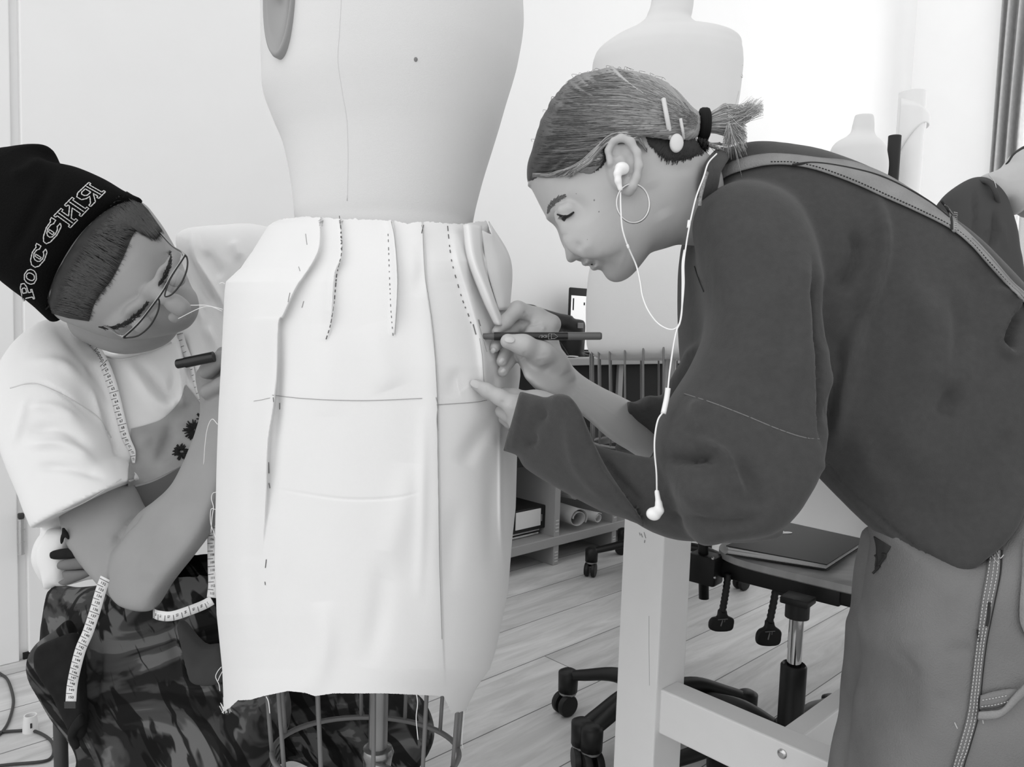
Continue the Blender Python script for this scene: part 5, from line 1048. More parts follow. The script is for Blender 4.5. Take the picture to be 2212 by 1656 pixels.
cord('cable', [(1340, 408, ed-0.004), (1341, 450, ed-0.006), (1344, 490, ed-0.006), (1351, 517, ed-0.004), (1360, 540, ed), (1375, 575, 0.82), (1383, 610, 0.81), (1388, 640, 0.80), (1400, 670, 0.79), (1420, 697, 0.785), (1445, 711, 0.78), (1463, 706, 0.78), (1472, 680, 0.78), (1474, 620, 0.785), (1474, 570, 0.79), (1478, 540, 0.80)], par=eb)
cord('cable', [(1548, 332, 0.835), (1530, 352, 0.825), (1520, 382, 0.818), (1504, 425, 0.812), (1493, 470, 0.806), (1487, 500, 0.80), (1482, 530, 0.80), (1477, 570, 0.79), (1477, 620, 0.785), (1470, 690, 0.78), (1462, 712, 0.778), (1455, 745, 0.775), (1447, 800, 0.772), (1443, 838, 0.77), (1438, 880, 0.768), (1422, 905, 0.762), (1415, 940, 0.76), (1414, 975, 0.76), (1418, 1020, 0.762), (1419, 1062, dq)], par=eb)
mb = MB(); mb.tube(pathW([(1443, 838, 0.77), (1440, 860, 0.769), (1433, 893, 0.766)], 6), 0.0028, 10); mb.obj('inline_remote', M_EP, eb, True)
mb = MB(); mb.tube(pathW([(1489, 476, 0.804), (1487, 492, 0.803)], 4), 0.0018, 8); mb.tube(pathW([(1355, 528, ed-0.004), (1358, 536, ed-0.003)], 4), 0.0014, 8); mb.obj('cable_joint', M_EP, eb, True)
mb = MB(); mb.tube(pathW([(1527, 372, 0.836), (1519, 400, 0.832), (1513, 425, 0.83), (1511, 445, 0.83)], 8), 0.0022, 6); mb.obj('neck_chain', mat('grey_beads', 130, rough=0.5, noise=0.6, nscale=600), wm, True)
# ---- pen
PN = thing('brush_pen', P(1165, 726, 0.94), 'black brush pen with grey ends held against the skirt by the woman', 'pen'); pd = lambda x: 0.884+0.00003*(x-1035)
def pen_seg(x0, x1, r0, r1, m, name, y=726.0): mb = MB(); a = L(x0, y+0.3*(1100-x0)/100, pd(x0)); b = L(x1, y-0.3*(x1-1100)/100, pd(x1)); mb.tube(W(np.linspace(a, b, 5)), np.interp(np.linspace(0, 1, 5), [0, 1], [r0, r1]), 20); return autosmooth(mb.obj(name, m, PN))
MPB = mat('pen_black', 18, rough=0.3, spec=0.5); MPG = mat('pen_grey', 92, rough=0.35)
pen_seg(1067, 1226, 0.0047, 0.0047, MPB, 'barrel'); pen_seg(1224, 1296, 0.00455, 0.00450, MPG, 'end_cap'); pen_seg(1296, 1299.5, 0.0045, 0.0037, MPG, 'end_cap_tip'); pen_seg(1044, 1069, 0.0034, 0.0040, MPG, 'grip_section'); pen_seg(1034, 1045, 0.0009, 0.0022, mat('nib_black', 40), 'nib')
def text_mesh(s, size, extrude=0.0002):
    cu = bpy.data.curves.new('t', 'FONT'); cu.body = s; cu.size = size; cu.extrude = extrude; cu.align_x = 'CENTER'; cu.align_y = 'CENTER'; cu.resolution_u = 2
    o = bpy.data.objects.new('t', cu); COL.objects.link(o); dg = bpy.context.evaluated_depsgraph_get(); me = o.evaluated_get(dg).to_mesh(); V = np.array([v.co[:] for v in me.vertices]).reshape(-1, 3); Fc = [list(p.vertices) for p in me.polygons]
    o.evaluated_get(dg).to_mesh_clear(); bpy.data.objects.remove(o); bpy.data.curves.remove(cu); return V, Fc
mb = MB()
for s_, x, sz in (('TAEDI', 1170, 0.0052), (': AEDI', 1168, 0.004)):
    break
M_PRN = mat('pen_print', 150, rough=0.5)
for s_, x, sz, fl_ in (('IDEA', 1172, 0.0052, True), ('Marker', 1125, 0.0048, True)):
    V, Fc = text_mesh(s_, sz, 0.0001)
    if len(V) == 0: continue
    # the writing runs upside down along the barrel
    c = L(x, 726, pd(x)-0.0047); Vn = np.array([c+np.array([-v[0]*1.0, -v[1]*0.8, -0.0001-v[2]+(abs(v[1])**2)*60]) for v in V]); mb.add(W(Vn), Fc)
nibo = [(1185, 721), (1191, 720), (1191, 732), (1185, 732), (1185, 721)]; nb2 = [(1191, 721), (1198, 721), (1205, 727), (1198, 731), (1191, 731)]
for q in (nibo, nb2): mb.tube(W(np.array([L(x, y, pd(x)-0.0046) for x, y in q])), 0.00035, 4)
mb.obj('print', M_PRN, PN)
# ---------------------------------------------------------------- sweatshirt
torso = [(1506, 470), (1518, 430), (1522, 395), (1521, 368), (1526, 347), (1545, 330), (1575, 323), (1617, 315), (1688, 324), (1756, 340), (1822, 367), (1886, 400), (1942, 436), (1998, 476), (2057, 521), (2115, 577), (2185, 657), (2262, 748), (2330, 850), (2212, 927), (2186, 967), (2178, 986), (2184, 1015), (2185, 1034), (2160, 1095), (2130, 1142), (2085, 1185), (2052, 1212), (2028, 1224), (2000, 1214), (1945, 1180), (1895, 1138), (1858, 1108), (1806, 1055), (1772, 1018), (1755, 1000), (1700, 980), (1560, 900), (1490, 830), (1477, 780), (1472, 700), (1472, 620), (1477, 530), (1490, 495)]
sleeve_up = [(1500, 470), (1512, 560), (1524, 620), (1532, 665), (1526, 720), (1496, 790), (1460, 846), (1432, 893), (1419, 930), (1416, 985), (1440, 1040), (1500, 1168), (1570, 1165), (1635, 1157), (1680, 1138), (1710, 1108), (1730, 1075), (1758, 1020), (1770, 950), (1776, 880), (1776, 780), (1770, 680), (1760, 590), (1735, 500), (1690, 430), (1600, 395), (1530, 420)]
fore_up = [(1240, 880), (1262, 920), (1284, 958), (1330, 972), (1380, 984), (1440, 992), (1540, 985), (1640, 1040), (1690, 1145), (1640, 1167), (1570, 1169), (1500, 1167), (1450, 1162), (1392, 1140), (1340, 1100), (1250, 1000)]
flap = [(1122, 845), (1137, 848), (1155, 852), (1180, 858), (1196, 851), (1214, 850), (1232, 857), (1253, 885), (1266, 915), (1285, 960), (1310, 1008), (1345, 1062), (1395, 1136), (1354, 1122), (1298, 1103), (1250, 1079), (1212, 1058), (1170, 1034), (1132, 1008), (1118, 984), (1104, 978), (1089, 966), (1092, 930), (1105, 885)]
far_sl = [(1346, 860), (1362, 867), (1382, 863), (1400, 854), (1424, 855), (1436, 848), (1452, 815), (1470, 790), (1500, 760), (1580, 860), (1500, 1000), (1415, 990), (1370, 982), (1329, 972), (1338, 945), (1350, 912), (1353, 886)]
lo = np.array([L(1060, 0, .9)[0], L(0, 1290, 0.95)[1], 0.62]); hi = np.array([L(2360, 0, 0.95)[0], L(0, 280, 0.97)[1], 1.20])
sv = Vol(lo, hi, 0.0038)
sv.infl(torso, [(1540, 500, 0.95), (1700, 450, 0.95), (2000, 700, 0.92), (2212, 800, 0.88), (2000, 1150, 0.87), (1850, 1050, 0.90), (1600, 700, 0.96)], T=0.115, zs=1.0, k=0.0)
hem = [(1760, 1008), (1785, 1033), (1822, 1074), (1877, 1132), (1914, 1162), (1969, 1206), (2024, 1240), (2048, 1250), (2062, 1250), (2079, 1236), (2112, 1206), (2152, 1163), (2176, 1108), (2150, 1060), (2050, 1130), (1960, 1120), (1880, 1050), (1800, 970), (1765, 960)]
hv_ = Vol(lo, hi, 0.0038); hv_.infl(hem, [(1760, 1000, 0.885), (2060, 1240, 0.80), (1880, 1130, 0.845), (2170, 1100, 0.80)], T=0.032, k=0.0, sm=2); sv.merge(hv_, 0.035)
def hemcut(vol, a, b, side, d):        # straight sleeve end through two pixels
    A, B = L(*a, d), L(*b, d); t = B-A; n = np.array([-t[1], t[0], 0.0]); n = n*np.sign(n@(L(*side, d)-A)); vol.cut(A, n); return vol
f_ = Vol(lo, hi, 0.0038); f_.infl([(1300, 835)]+far_sl[1:-2]+[(1290, 975)], [(1350, 910, 1.05), (1450, 900, 1.03), (1560, 860, 0.98)], T=0.05, k=0.0); hemcut(f_, (1347, 862), (1333, 975), (1250, 910), 1.05); sv.merge(f_, 0.02)
sv.infl(sleeve_up, [(1530, 500, 0.86), (1650, 450, 0.87), (1700, 800, 0.80), (1600, 1000, 0.775), (1450, 950, 0.79), (1650, 1100, 0.77)], T=0.062, k=0.022)
sv.infl(fore_up, [(1280, 950, 0.842), (1400, 1050, 0.822), (1600, 1080, 0.785)], T=0.040, k=0.010)
g_ = Vol(lo, hi, 0.0038); g_.infl([(1085, 838), (1100, 842)]+flap[:-3]+[(1060, 958), (1050, 900)], [(1110, 900, 0.868), (1200, 950, 0.835), (1300, 1050, 0.805), (1390, 1130, 0.795)], T=0.032, k=0.0); hemcut(g_, (1122, 846), (1090, 966), (1000, 880), 0.865); sv.merge(g_, 0.003)
SV, SQ = sv.mesh()
SV = crease(SV, SQ, [(a_[0], a_[1], a_[2]*1.3, *a_[3:]) for a_ in [
 ([(1757, 560), (1768, 680), (1775, 800), (1777, 880), (1778, 960)], 7, -0.010),
 ([(1845, 495), (1851, 540), (1838, 585), (1805, 630)], 14, -0.010), ([(1885, 415), (1903, 480), (1906, 550), (1890, 620), (1860, 700), (1815, 800), (1798, 900)], 17, 0.011),
 ([(1760, 600), (1775, 680), (1782, 760)], 22, -0.007), ([(1815, 740), (1812, 800), (1798, 860), (1790, 930)], 8, -0.009), ([(1880, 700), (1850, 780), (1820, 880), (1800, 960)], 16, 0.005),
 ([(2090, 560), (2120, 620), (2110, 720), (2080, 800)], 34, -0.007), ([(1990, 620), (2030, 740), (2020, 860)], 40, 0.006), ([(2205, 660), (2190, 700), (2178, 730), (2190, 748)], 10, -0.014), ([(2150, 620), (2185, 640), (2196, 665), (2172, 710), (2165, 740), (2180, 765), (2212, 755)], 9, 0.008),
 ([(2050, 850), (2080, 780), (2120, 720)], 26, 0.006), ([(2030, 900), (2060, 840)], 22, -0.006), ([(2185, 930), (2150, 980), (2080, 1050)], 20, -0.004),
 ([(1600, 470), (1660, 560), (1680, 700)], 40, 0.004), ([(1720, 520), (1735, 640), (1730, 760), (1700, 860)], 24, 0.006), ([(1850, 640), (1880, 760), (1860, 900)], 30, -0.004), ([(1950, 560), (1990, 700), (1980, 850), (1930, 960)], 34, 0.006), ([(2060, 620), (2070, 740), (2040, 900)], 20, -0.005), ([(1900, 900), (1960, 960), (2020, 1010)], 40, 0.004), ([(1860, 930), (1880, 1010), (1950, 1070)], 28, 0.004),
 ([(1788, 1002), (1830, 1055), (1890, 1108), (1960, 1168), (2030, 1215), (2062, 1232)], 3.0, -0.0030, 0), ([(1775, 1005), (1830, 1068), (1900, 1135), (1980, 1198), (2048, 1238)], 9, 0.0022, 0),
 ([(1420, 990), (1460, 995), (1510, 994), (1552, 982)], 8, -0.013), ([(1430, 975), (1480, 985), (1530, 978)], 12, -0.005), ([(1500, 945), (1545, 970), (1570, 990), (1590, 1040), (1605, 1075)], 11, 0.008), ([(1590, 990), (1630, 1060), (1640, 1100)], 20, -0.005), ([(1430, 1108), (1500, 1126), (1580, 1132), (1640, 1122)], 13, -0.007), ([(1430, 1050), (1500, 1070), (1560, 1065)], 26, 0.006),
 ([(1478, 850), (1540, 870), (1610, 897), (1680, 926), (1735, 944), (1772, 948)], 2.4, -0.0014, 0), ([(1515, 860), (1500, 900), (1520, 940)], 14, 0.005),
 ([(1500, 560), (1512, 600), (1528, 640)], 2.4, -0.0015, 0), ([(1502, 520), (1518, 620), (1526, 680)], 18, -0.004),
 ([(1560, 700), (1545, 800), (1520, 860)], 30, -0.004), ([(1640, 600), (1650, 720), (1640, 820)], 46, 0.004),
 ([(1128, 850), (1120, 900), (1108, 965)], 5, 0.0015, 0), ([(1178, 886), (1172, 905), (1162, 912)], 4, -0.003), ([(1158, 940), (1150, 958), (1130, 966)], 4, -0.003), ([(1190, 858), (1215, 862), (1238, 875)], 8, 0.003), ([(1180, 870), (1150, 930), (1140, 980)], 14, -0.003), ([(1230, 900), (1250, 1000), (1320, 1080)], 18, 0.004),
 ([(1290, 985), (1340, 1040), (1400, 1100)], 9, -0.004), ([(1365, 870), (1390, 885), (1400, 870)], 6, 0.003), ([(1362, 880), (1368, 940), (1350, 968)], 4, -0.002, 0), ([(1340, 975), (1420, 990), (1500, 1000)], 8, 0.002)]])
SV = relax(SV, SQ, 1, 0.35)
sweat = meshobj('sweatshirt', W(SV), SQ, M_SWEAT, wm); sfr = Front(SV, SQ)
# ribbed collar
mb = MB(); cpts = [(1512, 452, 0.905), (1519, 425, 0.868), (1526, 395, 0.855), (1532, 365, 0.86), (1546, 342, 0.885), (1556, 330, 0.93)]
cc = catmull([L(*p) for p in cpts], 8); mb.tube(W(cc), 0.0075, 12, flat=0.55); mb.tube(W(cc+np.array([0.006, 0.001, 0.004])), 0.009, 12, flat=0.7); mb.obj('collar', M_SWEAT, sweat, True)
def seam(front, pts, m, name, par, r=0.0008, dash=None, off=0.0008, px_dash=(5, 3)):
    p = catmull(pts, 16) if len(pts) > 2 else np.linspace(pts[0], pts[1], 20); d = np.array([front.d(x, y) for x, y in p]); d = np.convolve(np.pad(d, 3, mode='edge'), np.ones(7)/7, 'valid')-off
    mb = MB()
    if not dash: mb.tube(W(np.array([L(x, y, q) for (x, y), q in zip(p, d)])), r, 5)
    else:
        seg = np.linalg.norm(np.diff(p, axis=0), axis=1); cum = np.concatenate([[0], np.cumsum(seg)]); pos = 0
        while pos < cum[-1]-dash[0]:
            q = np.linspace(pos, pos+dash[0], 3); mb.tube(W(np.array([L(np.interp(t, cum, p[:, 0]), np.interp(t, cum, p[:, 1]), np.interp(t, cum, d)) for t in q])), r, 4); pos += dash[0]+dash[1]
    return mb.obj(name, m, par, True)
seam(sfr, [(1478, 850), (1540, 870), (1610, 897), (1680, 926), (1735, 944), (1770, 948)], mat('seam_grey', 112, rough=0.9), 'sleeve_seam', sweat, 0.0006, off=-0.0002)
seam(sfr, [(1500, 575), (1508, 600), (1520, 630)], mat('seam_dark', 48, rough=0.9), 'shoulder_seam', sweat, 0.0007, off=0)
# ---------------------------------------------------------------- dungarees
M_DEN = mat('washed_denim', 116, rough=0.95, noise=0.22, nscale=9, bump=0.5, bscale=700, spec=0.1); M_DENL = mat('pale_denim', 134, rough=0.95, noise=0.15, nscale=30, bump=0.5, bscale=500, spec=0.1); M_ST = mat('pale_stitching', 185, rough=0.9); M_DKS = mat('dark_stitching', 45, rough=0.9)
near_leg = [(1886, 1120), (1893, 1200), (1889, 1288), (1879, 1345), (1879, 1385), (1889, 1422), (1890, 1483), (1871, 1548), (1863, 1656), (1855, 1800), (1860, 2200), (1880, 2480), (2130, 2480), (2230, 2200), (2330, 1800), (2390, 1500), (2400, 1250), (2380, 1050), (2330, 950), (2240, 915), (2200, 950), (2150, 1080), (2060, 1180), (1960, 1150)]
far_leg = [(1881, 1144), (1869, 1201), (1861, 1268), (1857, 1332), (1846, 1362), (1843, 1419), (1837, 1503), (1833, 1570), (1820, 1617), (1810, 1660), (1795, 1800), (1790, 2000), (1800, 2260), (2000, 2260), (2060, 1900), (2150, 1500), (2200, 1200), (2100, 1100), (1960, 1120)]
lo = np.array([L(1780, 0, 0.82)[0]-0.03, L(0, 2520, 1.0)[1], 0.66]); hi = np.array([L(2420, 0, 1.0)[0], L(0, 900, 0.9)[1], 1.12])
dv = Vol(lo, hi, 0.005); dv.infl(far_leg, 0.930, T=0.066, k=0.0, lowres=80); dv.infl(near_leg, [(1900, 1300, 0.845), (2100, 1200, 0.835), (2200, 1600, 0.83), (2000, 2400, 0.83)], T=0.085, k=0.012, lowres=80)
DV, DQ = dv.mesh()
DV = crease(DV, DQ, [([(1925, 1400), (1960, 1430), (1990, 1458)], 8, -0.004), ([(1880, 1380), (1920, 1375), (1980, 1380)], 16, 0.005), ([(2040, 1405), (2080, 1402), (2100, 1400)], 8, -0.004), ([(1890, 1440), (1900, 1500), (1880, 1560)], 12, 0.004), ([(2000, 1340), (2010, 1480), (2000, 1600)], 40, 0.004), ([(1885, 1230), (1893, 1275)], 6, -0.004), ([(1850, 1345), (1868, 1380), (1850, 1420)], 10, 0.004), ([(2020, 1500), (2060, 1520)], 12, -0.003)])
pants = meshobj('dungarees', W(relax(DV, DQ, 1, 0.3)), DQ, M_DEN, wm); dfr = Front(DV, DQ)
def strip(front, A, B, m, name, par, off=0.002, nv=8, th=0.0016, bulge=0.0015, n=14, back=0.0):
    """cloth strip between two pixel curves, lying on a surface"""
    a = catmull(A, n); b = catmull(B, n); k = min(len(a), len(b)); a = a[np.linspace(0, len(a)-1, k).astype(int)]; b = b[np.linspace(0, len(b)-1, k).astype(int)]; G = np.zeros((k, nv, 3))
    Dm = np.array([[front.d(*(a[i]*(1-v)+b[i]*v)) for v in np.linspace(0, 1, nv)] for i in range(k)])
    for _ in range(3): Dm = (Dm+np.pad(Dm, ((1, 1), (0, 0)), mode='edge')[:-2]+np.pad(Dm, ((1, 1), (0, 0)), mode='edge')[2:])/3
    for i in range(k):
        for j, v in enumerate(np.linspace(0, 1, nv)): p = a[i]*(1-v)+b[i]*v; G[i, j] = L(p[0], p[1], Dm[i, j]-off-bulge*math.sin(math.pi*v))
    mb = MB(); mb.grid(W(G.reshape(-1, 3)).reshape(G.shape)); o = mb.obj(name, m, par, True); so = o.modifiers.new('s', 'SOLIDIFY'); so.thickness = th; so.offset = 0; return o
# straps over the back
lowE = [(1527, 424), (1547, 398), (1576, 378), (1620, 364), (1664, 356), (1712, 357), (1767, 368), (1840, 394), (1914, 427), (1987, 460), (2053, 494), (2098, 530), (2134, 570), (2178, 618), (2215, 656), (2300, 760)]
upE = [(1520, 415), (1540, 385), (1568, 357), (1610, 340), (1660, 332), (1712, 334), (1770, 341), (1840, 349), (1914, 377), (1987, 422), (2050, 467), (2098, 509), (2140, 553), (2185, 606), (2225, 645), (2310, 750)]
stp = strip(sfr, upE, lowE, M_DENL, 'shoulder_strap', pants, off=0.004, bulge=0.003)
midE = [(1620, 352), (1664, 343), (1712, 344), (1767, 352), (1840, 375), (1914, 402), (1985, 437), (2048, 474)]
seam(sfr, [(1712, 356), (1760, 352), (1830, 362), (1900, 380), (1960, 408), (2010, 438), (2050, 470)], M_DKS, 'overlap_edge', stp, 0.0016, off=0.0068)
low2 = [(x+1, y-7) for x, y in lowE[4:15]]
seam(sfr, low2, M_DKS, 'strap_stitching', stp, 0.0006, dash=(4, 3), off=0.0072)
seam(sfr, [(x, y-13) for x, y in lowE[0:7]], M_DKS, 'strap_stitching', stp, 0.0005, dash=(4, 4), off=0.0070)
keep = strip(sfr, [(2034, 435), (2046, 450), (2052, 470), (2053, 495)], [(2048, 448), (2060, 466), (2064, 480), (2062, 502)], M_DENL, 'strap_keeper', stp, off=0.008, nv=5, n=5)
seam(sfr, [(2034, 434), (2047, 452), (2055, 472), (2056, 496)], M_DKS, 'keeper_edge', stp, 0.0014, off=0.0092)
for i in range(9): seam(sfr, [(2061, 458+i*4.4), (2068, 460+i*4.4)], M_ST, 'keeper_stitch', keep, 0.0004, off=0.0098)
for k_ in (0.3, 0.5, 0.7):
    seam(sfr, [(a[0]*(1-k_)+b[0]*k_, a[1]*(1-k_)+b[1]*k_) for a, b in zip(upE[11:16], lowE[11:16])], mat('denim_fold', 108, rough=0.95), 'strap_fold', stp, 0.0016, off=0.0055)
# side seam with three rows of stitching, hammer loop, pocket, button opening
sL = [(2138, 1188), (2130, 1240), (2120, 1300), (2110, 1380), (2103, 1440), (2097, 1490), (2088, 1550), (2068, 1620), (2057, 1660), (2030, 1780)]; sR = [(2162, 1188), (2158, 1240), (2146, 1300), (2130, 1380), (2122, 1440), (2117, 1490), (2111, 1545), (2093, 1610), (2078, 1660), (2050, 1780)]
ss = strip(dfr, sL, sR, M_DEN, 'side_seam', pants, off=0.0015, nv=5, n=10, bulge=0.0012)
for k_ in (0.15, 0.5, 0.82): seam(dfr, [(a[0]*(1-k_)+b[0]*k_, a[1]) for a, b in zip(sL, sR)], M_ST, 'seam_stitching', ss, 0.00055, dash=(5, 2.4), off=0.0038)
seam(dfr, [(b[0]+2, b[1]) for b in sR], M_DKS, 'seam_shadow_edge', ss, 0.0010, off=0.0012)
seam(dfr, [(2137, 1300), (2135, 1330), (2131, 1352)], M_DKS, 'frayed_tear', ss, 0.0018, off=0.003); seam(dfr, [(2112, 1360), (2114, 1385)], M_DKS, 'frayed_tear', ss, 0.0010, off=0.0032)
strip(dfr, [(2118, 1501), (2150, 1492), (2185, 1487), (2200, 1490)], [(2116, 1531), (2145, 1528), (2178, 1522), (2190, 1515)], M_DEN, 'hammer_loop', pants, off=0.004, nv=5, n=6)
strip(dfr, [(2114, 1537), (2140, 1535), (2165, 1530), (2190, 1500), (2225, 1465)], [(2112, 1553), (2140, 1553), (2165, 1546), (2200, 1515), (2232, 1482)], M_DENL, 'hammer_loop', pants, off=0.008, nv=5, n=6)
seam(dfr, [(2120, 1526), (2150, 1522), (2180, 1514)], M_ST, 'loop_stitching', pants, 0.0005, dash=(4, 3), off=0.007); seam(dfr, [(2122, 1512), (2150, 1507), (2175, 1502)], M_ST, 'loop_stitching', pants, 0.0005, dash=(4, 3), off=0.007)
strip(dfr, [(2210, 1160), (2207, 1240), (2202, 1330), (2214, 1372)], [(2270, 1150), (2270, 1240), (2270, 1330), (2270, 1400)], M_DENL, 'back_pocket', pants, off=0.004, nv=6, n=6)
strip(dfr, [(1888, 1158), (1893, 1180), (1893, 1210), (1890, 1228)], [(1925, 1180), (1915, 1196), (1902, 1214), (1896, 1230)], mat('dark_opening', 52, rough=0.9), 'side_opening', pants, off=0.001, nv=4, n=5, bulge=0)
for p in ([(1905, 1196), (1912, 1200), (1898, 1220)], [(1890, 1198), (1894, 1205), (1892, 1222)], [(1885, 1238), (1900, 1222)]): seam(dfr, p, M_DKS, 'torn_edge', pants, 0.0014, off=0.003)
for p in ([(2140, 1196), (2150, 1210), (2158, 1218)], [(2152, 1190), (2160, 1205), (2168, 1198)], [(2116, 1545), (2122, 1553), (2124, 1562)], [(2062, 1560), (2068, 1573)]): seam(dfr, p, M_ST, 'loose_thread', pants, 0.0005, off=0.004)
# shoes
for (px_, d_, nm) in ((1990, 0.86, 'a'), (1900, 0.99, 'b')):
    w_ = W(L(px_, 2300, d_)); vol = Vol(np.array([-0.2, -0.02, -0.08]), np.array([0.14, 0.14, 0.08]), 0.005); vol.cap((-0.13, 0.035, 0), (0.05, 0.04, 0), 0.036, 0.038, k=0.02); vol.cap((0.03, 0.05, 0), (0.045, 0.10, 0), 0.045, 0.045, k=0.03); vol.cap((-0.15, 0.012, 0), (0.07, 0.012, 0), 0.030, 0.030, k=0.01); V, Q = vol.mesh(); V[:, 1] = np.maximum(V[:, 1], 0.0)
    meshobj('shoe', np.stack([w_[0]+V[:, 0], w_[1]+V[:, 2], V[:, 1]], 1), Q[:, ::-1], mat('black_shoe', 30, rough=0.6), wm)
# ================================================================ man seated behind the skirt
mn = thing('man', fl(420, 2000), 'man in a black beanie, glasses and white T-shirt on a stool behind the skirt', 'person')
M_SKIN2 = mat('man_skin', 140, rough=0.5, noise=0.05, nscale=20, bump=0.06, bscale=500, spec=0.35)
M_TEE = mat('white_tshirt', 226, rough=0.95, noise=0.012, nscale=20, bump=0.1, bscale=900)
DM = 1.12
face = [(118, 660), (140, 600), (200, 500), (270, 440), (305, 436), (330, 465), (352, 500), (372, 540), (388, 580), (402, 612), (416, 630), (422, 655), (418, 680), (405, 702), (385, 715), (350, 724), (300, 732), (262, 735), (215, 722), (170, 705), (135, 690)]
lo = np.array([L(90, 0, 1.3)[0], L(0, 800, 1.25)[1], 0.96]); hi = np.array([L(460, 0, 0.95)[0], L(0, 400, 1.25)[1], 1.32])
mv = Vol(lo, hi, 0.002); mv.infl(face, DM, T=0.088, k=0.0)
mv.infl([(150, 640), (200, 640), (300, 640), (370, 660), (385, 700), (350, 745), (270, 765), (200, 745), (160, 715)], 1.20, T=0.06, k=0.02)      # neck and under-chin
fr0 = 1.043
mv.chain([L(330, 634, fr0+0.015), L(352, 640, fr0-0.002), L(378, 655, fr0-0.014), L(393, 665, fr0-0.012)], [0.010, 0.0085, 0.0105, 0.0115], k=0.010)   # nose seen from above
mv.ell(L(398, 676, fr0), (0.010, 0.008, 0.010), k=0.006); mv.ell(L(380, 685, fr0+0.002), (0.010, 0.008, 0.010), k=0.006)
mv.chain([L(252, 706, fr0+0.028), L(290, 676, fr0+0.010), L(330, 632, fr0+0.006), L(360, 590, fr0+0.008), L(380, 550, fr0+0.035)], [0.008, 0.0085, 0.007, 0.0085, 0.007], k=0.012)   # brow ridge
for x, y in ((308, 700), (382, 602)): mv.ell(L(x, y, fr0+0.006), (0.018, 0.016, 0.014), k=0.012, op='s'); mv.ell(L(x-2, y-2, fr0+0.020), (0.013, 0.013, 0.013), k=0.004)
MV, MQ = mv.mesh(); MV = crease(MV, MQ, [([(395, 690), (408, 672), (416, 650)], 5, -0.002), ([(260, 560), (300, 600), (320, 640)], 40, 0.003)])
parts = [relax(MV, MQ, 2, 0.4)]; pq = [MQ]; cnt = len(MV)
mfront = Front(parts[0], MQ)
# right arm: upper arm, forearm, hand behind the skirt edge
up_arm = [(140, 1085), (150, 1150), (172, 1194), (214, 1247), (247, 1284), (284, 1308), (318, 1317), (345, 1300), (350, 1240), (340, 1170), (312, 1115), (292, 1076), (275, 1030), (230, 980), (150, 990)]
fore = [(246, 1270), (262, 1298), (290, 1312), (319, 1317), (338, 1310), (362, 1268), (413, 1203), (445, 1160), (470, 1110), (500, 1020), (515, 920), (520, 830), (505, 770), (480, 748), (464, 768), (445, 786), (428, 805), (432, 840), (440, 868), (436, 912), (417, 967), (384, 1036), (346, 1074), (306, 1104), (275, 1140), (250, 1200)]
lo = np.array([L(80, 0, 1.2)[0], L(0, 1360, 1.2)[1], 0.98]); hi = np.array([L(600, 0, .95)[0], L(0, 700, 1.2)[1], 1.32])
uv = Vol(lo, hi, 0.0026); uv.infl(up_arm, [(180, 1080, 1.185), (300, 1260, 1.12), (250, 1200, 1.14)], T=0.046, k=0.0); uv.infl(fore, [(300, 1260, 1.085), (400, 1080, 1.10), (480, 850, 1.145)], T=0.040, k=0.004)
uv.chain([L(450, 800, 1.115), L(474, 776, 1.10), L(492, 768, 1.10)], [0.013, 0.0105, 0.009], k=0.006); uv.chain([L(450, 845, 1.11), L(478, 830, 1.10), L(498, 812, 1.10)], [0.012, 0.010, 0.008], k=0.006)
uv.chain([L(470, 780, 1.13), L(505, 765, 1.12), L(530, 775, 1.11)], [0.010, 0.009, 0.008], k=0.005); uv.chain([L(470, 800, 1.15), L(515, 790, 1.14), L(535, 800, 1.12)], [0.010, 0.009, 0.008], k=0.005); uv.chain([L(470, 830, 1.16), L(510, 820, 1.15), L(528, 830, 1.13)], [0.010, 0.009, 0.008], k=0.005)
UV, UQ = uv.mesh(); UV = crease(UV, UQ, [([(306, 1106), (280, 1130), (256, 1158), (243, 1188)], 6, -0.006), ([(298, 1110), (262, 1140), (248, 1170)], 16, -0.003), ([(380, 1100), (330, 1200), (320, 1260)], 26, 0.003), ([(462, 812), (450, 820)], 4, -0.002), ([(440, 790), (428, 830)], 8, 0.002)])
UV = relax(UV, UQ, 1, 0.4); parts.append(UV); pq.append(UQ+cnt); cnt += len(UV); afront = Front(UV, UQ)
mbody = meshobj('body', W(np.concatenate(parts)), np.concatenate(pq), M_SKIN2, mn)
hairs('eyebrow', [(212, 706), (245, 708), (275, 697), (300, 676), (318, 655)], 420, 9, mat('brow_hair_and_shade', 50, rough=0.8), mn, mfront, 4.5, 0.0004, seed=3)  # dark hairs draw both the brow and the shade along the glasses
hairs('eyebrow', [(342, 618), (356, 596), (366, 570), (368, 545)], 260, 8, MATS['brow_hair_and_shade'], mn, mfront, 4, 0.0004, seed=4)
# ---- T-shirt
tt = [(112, 700), (150, 700), (180, 725), (215, 757), (262, 765), (320, 752), (370, 728), (402, 700), (424, 650), (412, 600), (395, 560), (385, 520), (392, 505), (415, 494), (480, 489), (560, 487), (640, 520), (690, 620), (600, 660), (560, 800), (550, 1000), (490, 1085), (440, 1150), (390, 1180), (330, 1205), (250, 1240), (200, 1248), (150, 1262), (118, 1262), (104, 1272), (97, 1240), (86, 1206), (89, 1175), (101, 1150), (119, 1130), (108, 1080), (80, 960), (60, 840), (80, 740)]
slv = [(112, 690), (80, 706), (48, 738), (22, 782), (4, 845), (2, 890), (18, 940), (36, 1000), (62, 1060), (84, 1100), (96, 1119), (110, 1119), (122, 1117), (150, 1106), (200, 1084), (240, 1062), (266, 1041), (252, 1010), (240, 985), (234, 950), (222, 920), (205, 880), (200, 820), (190, 760), (150, 705)]
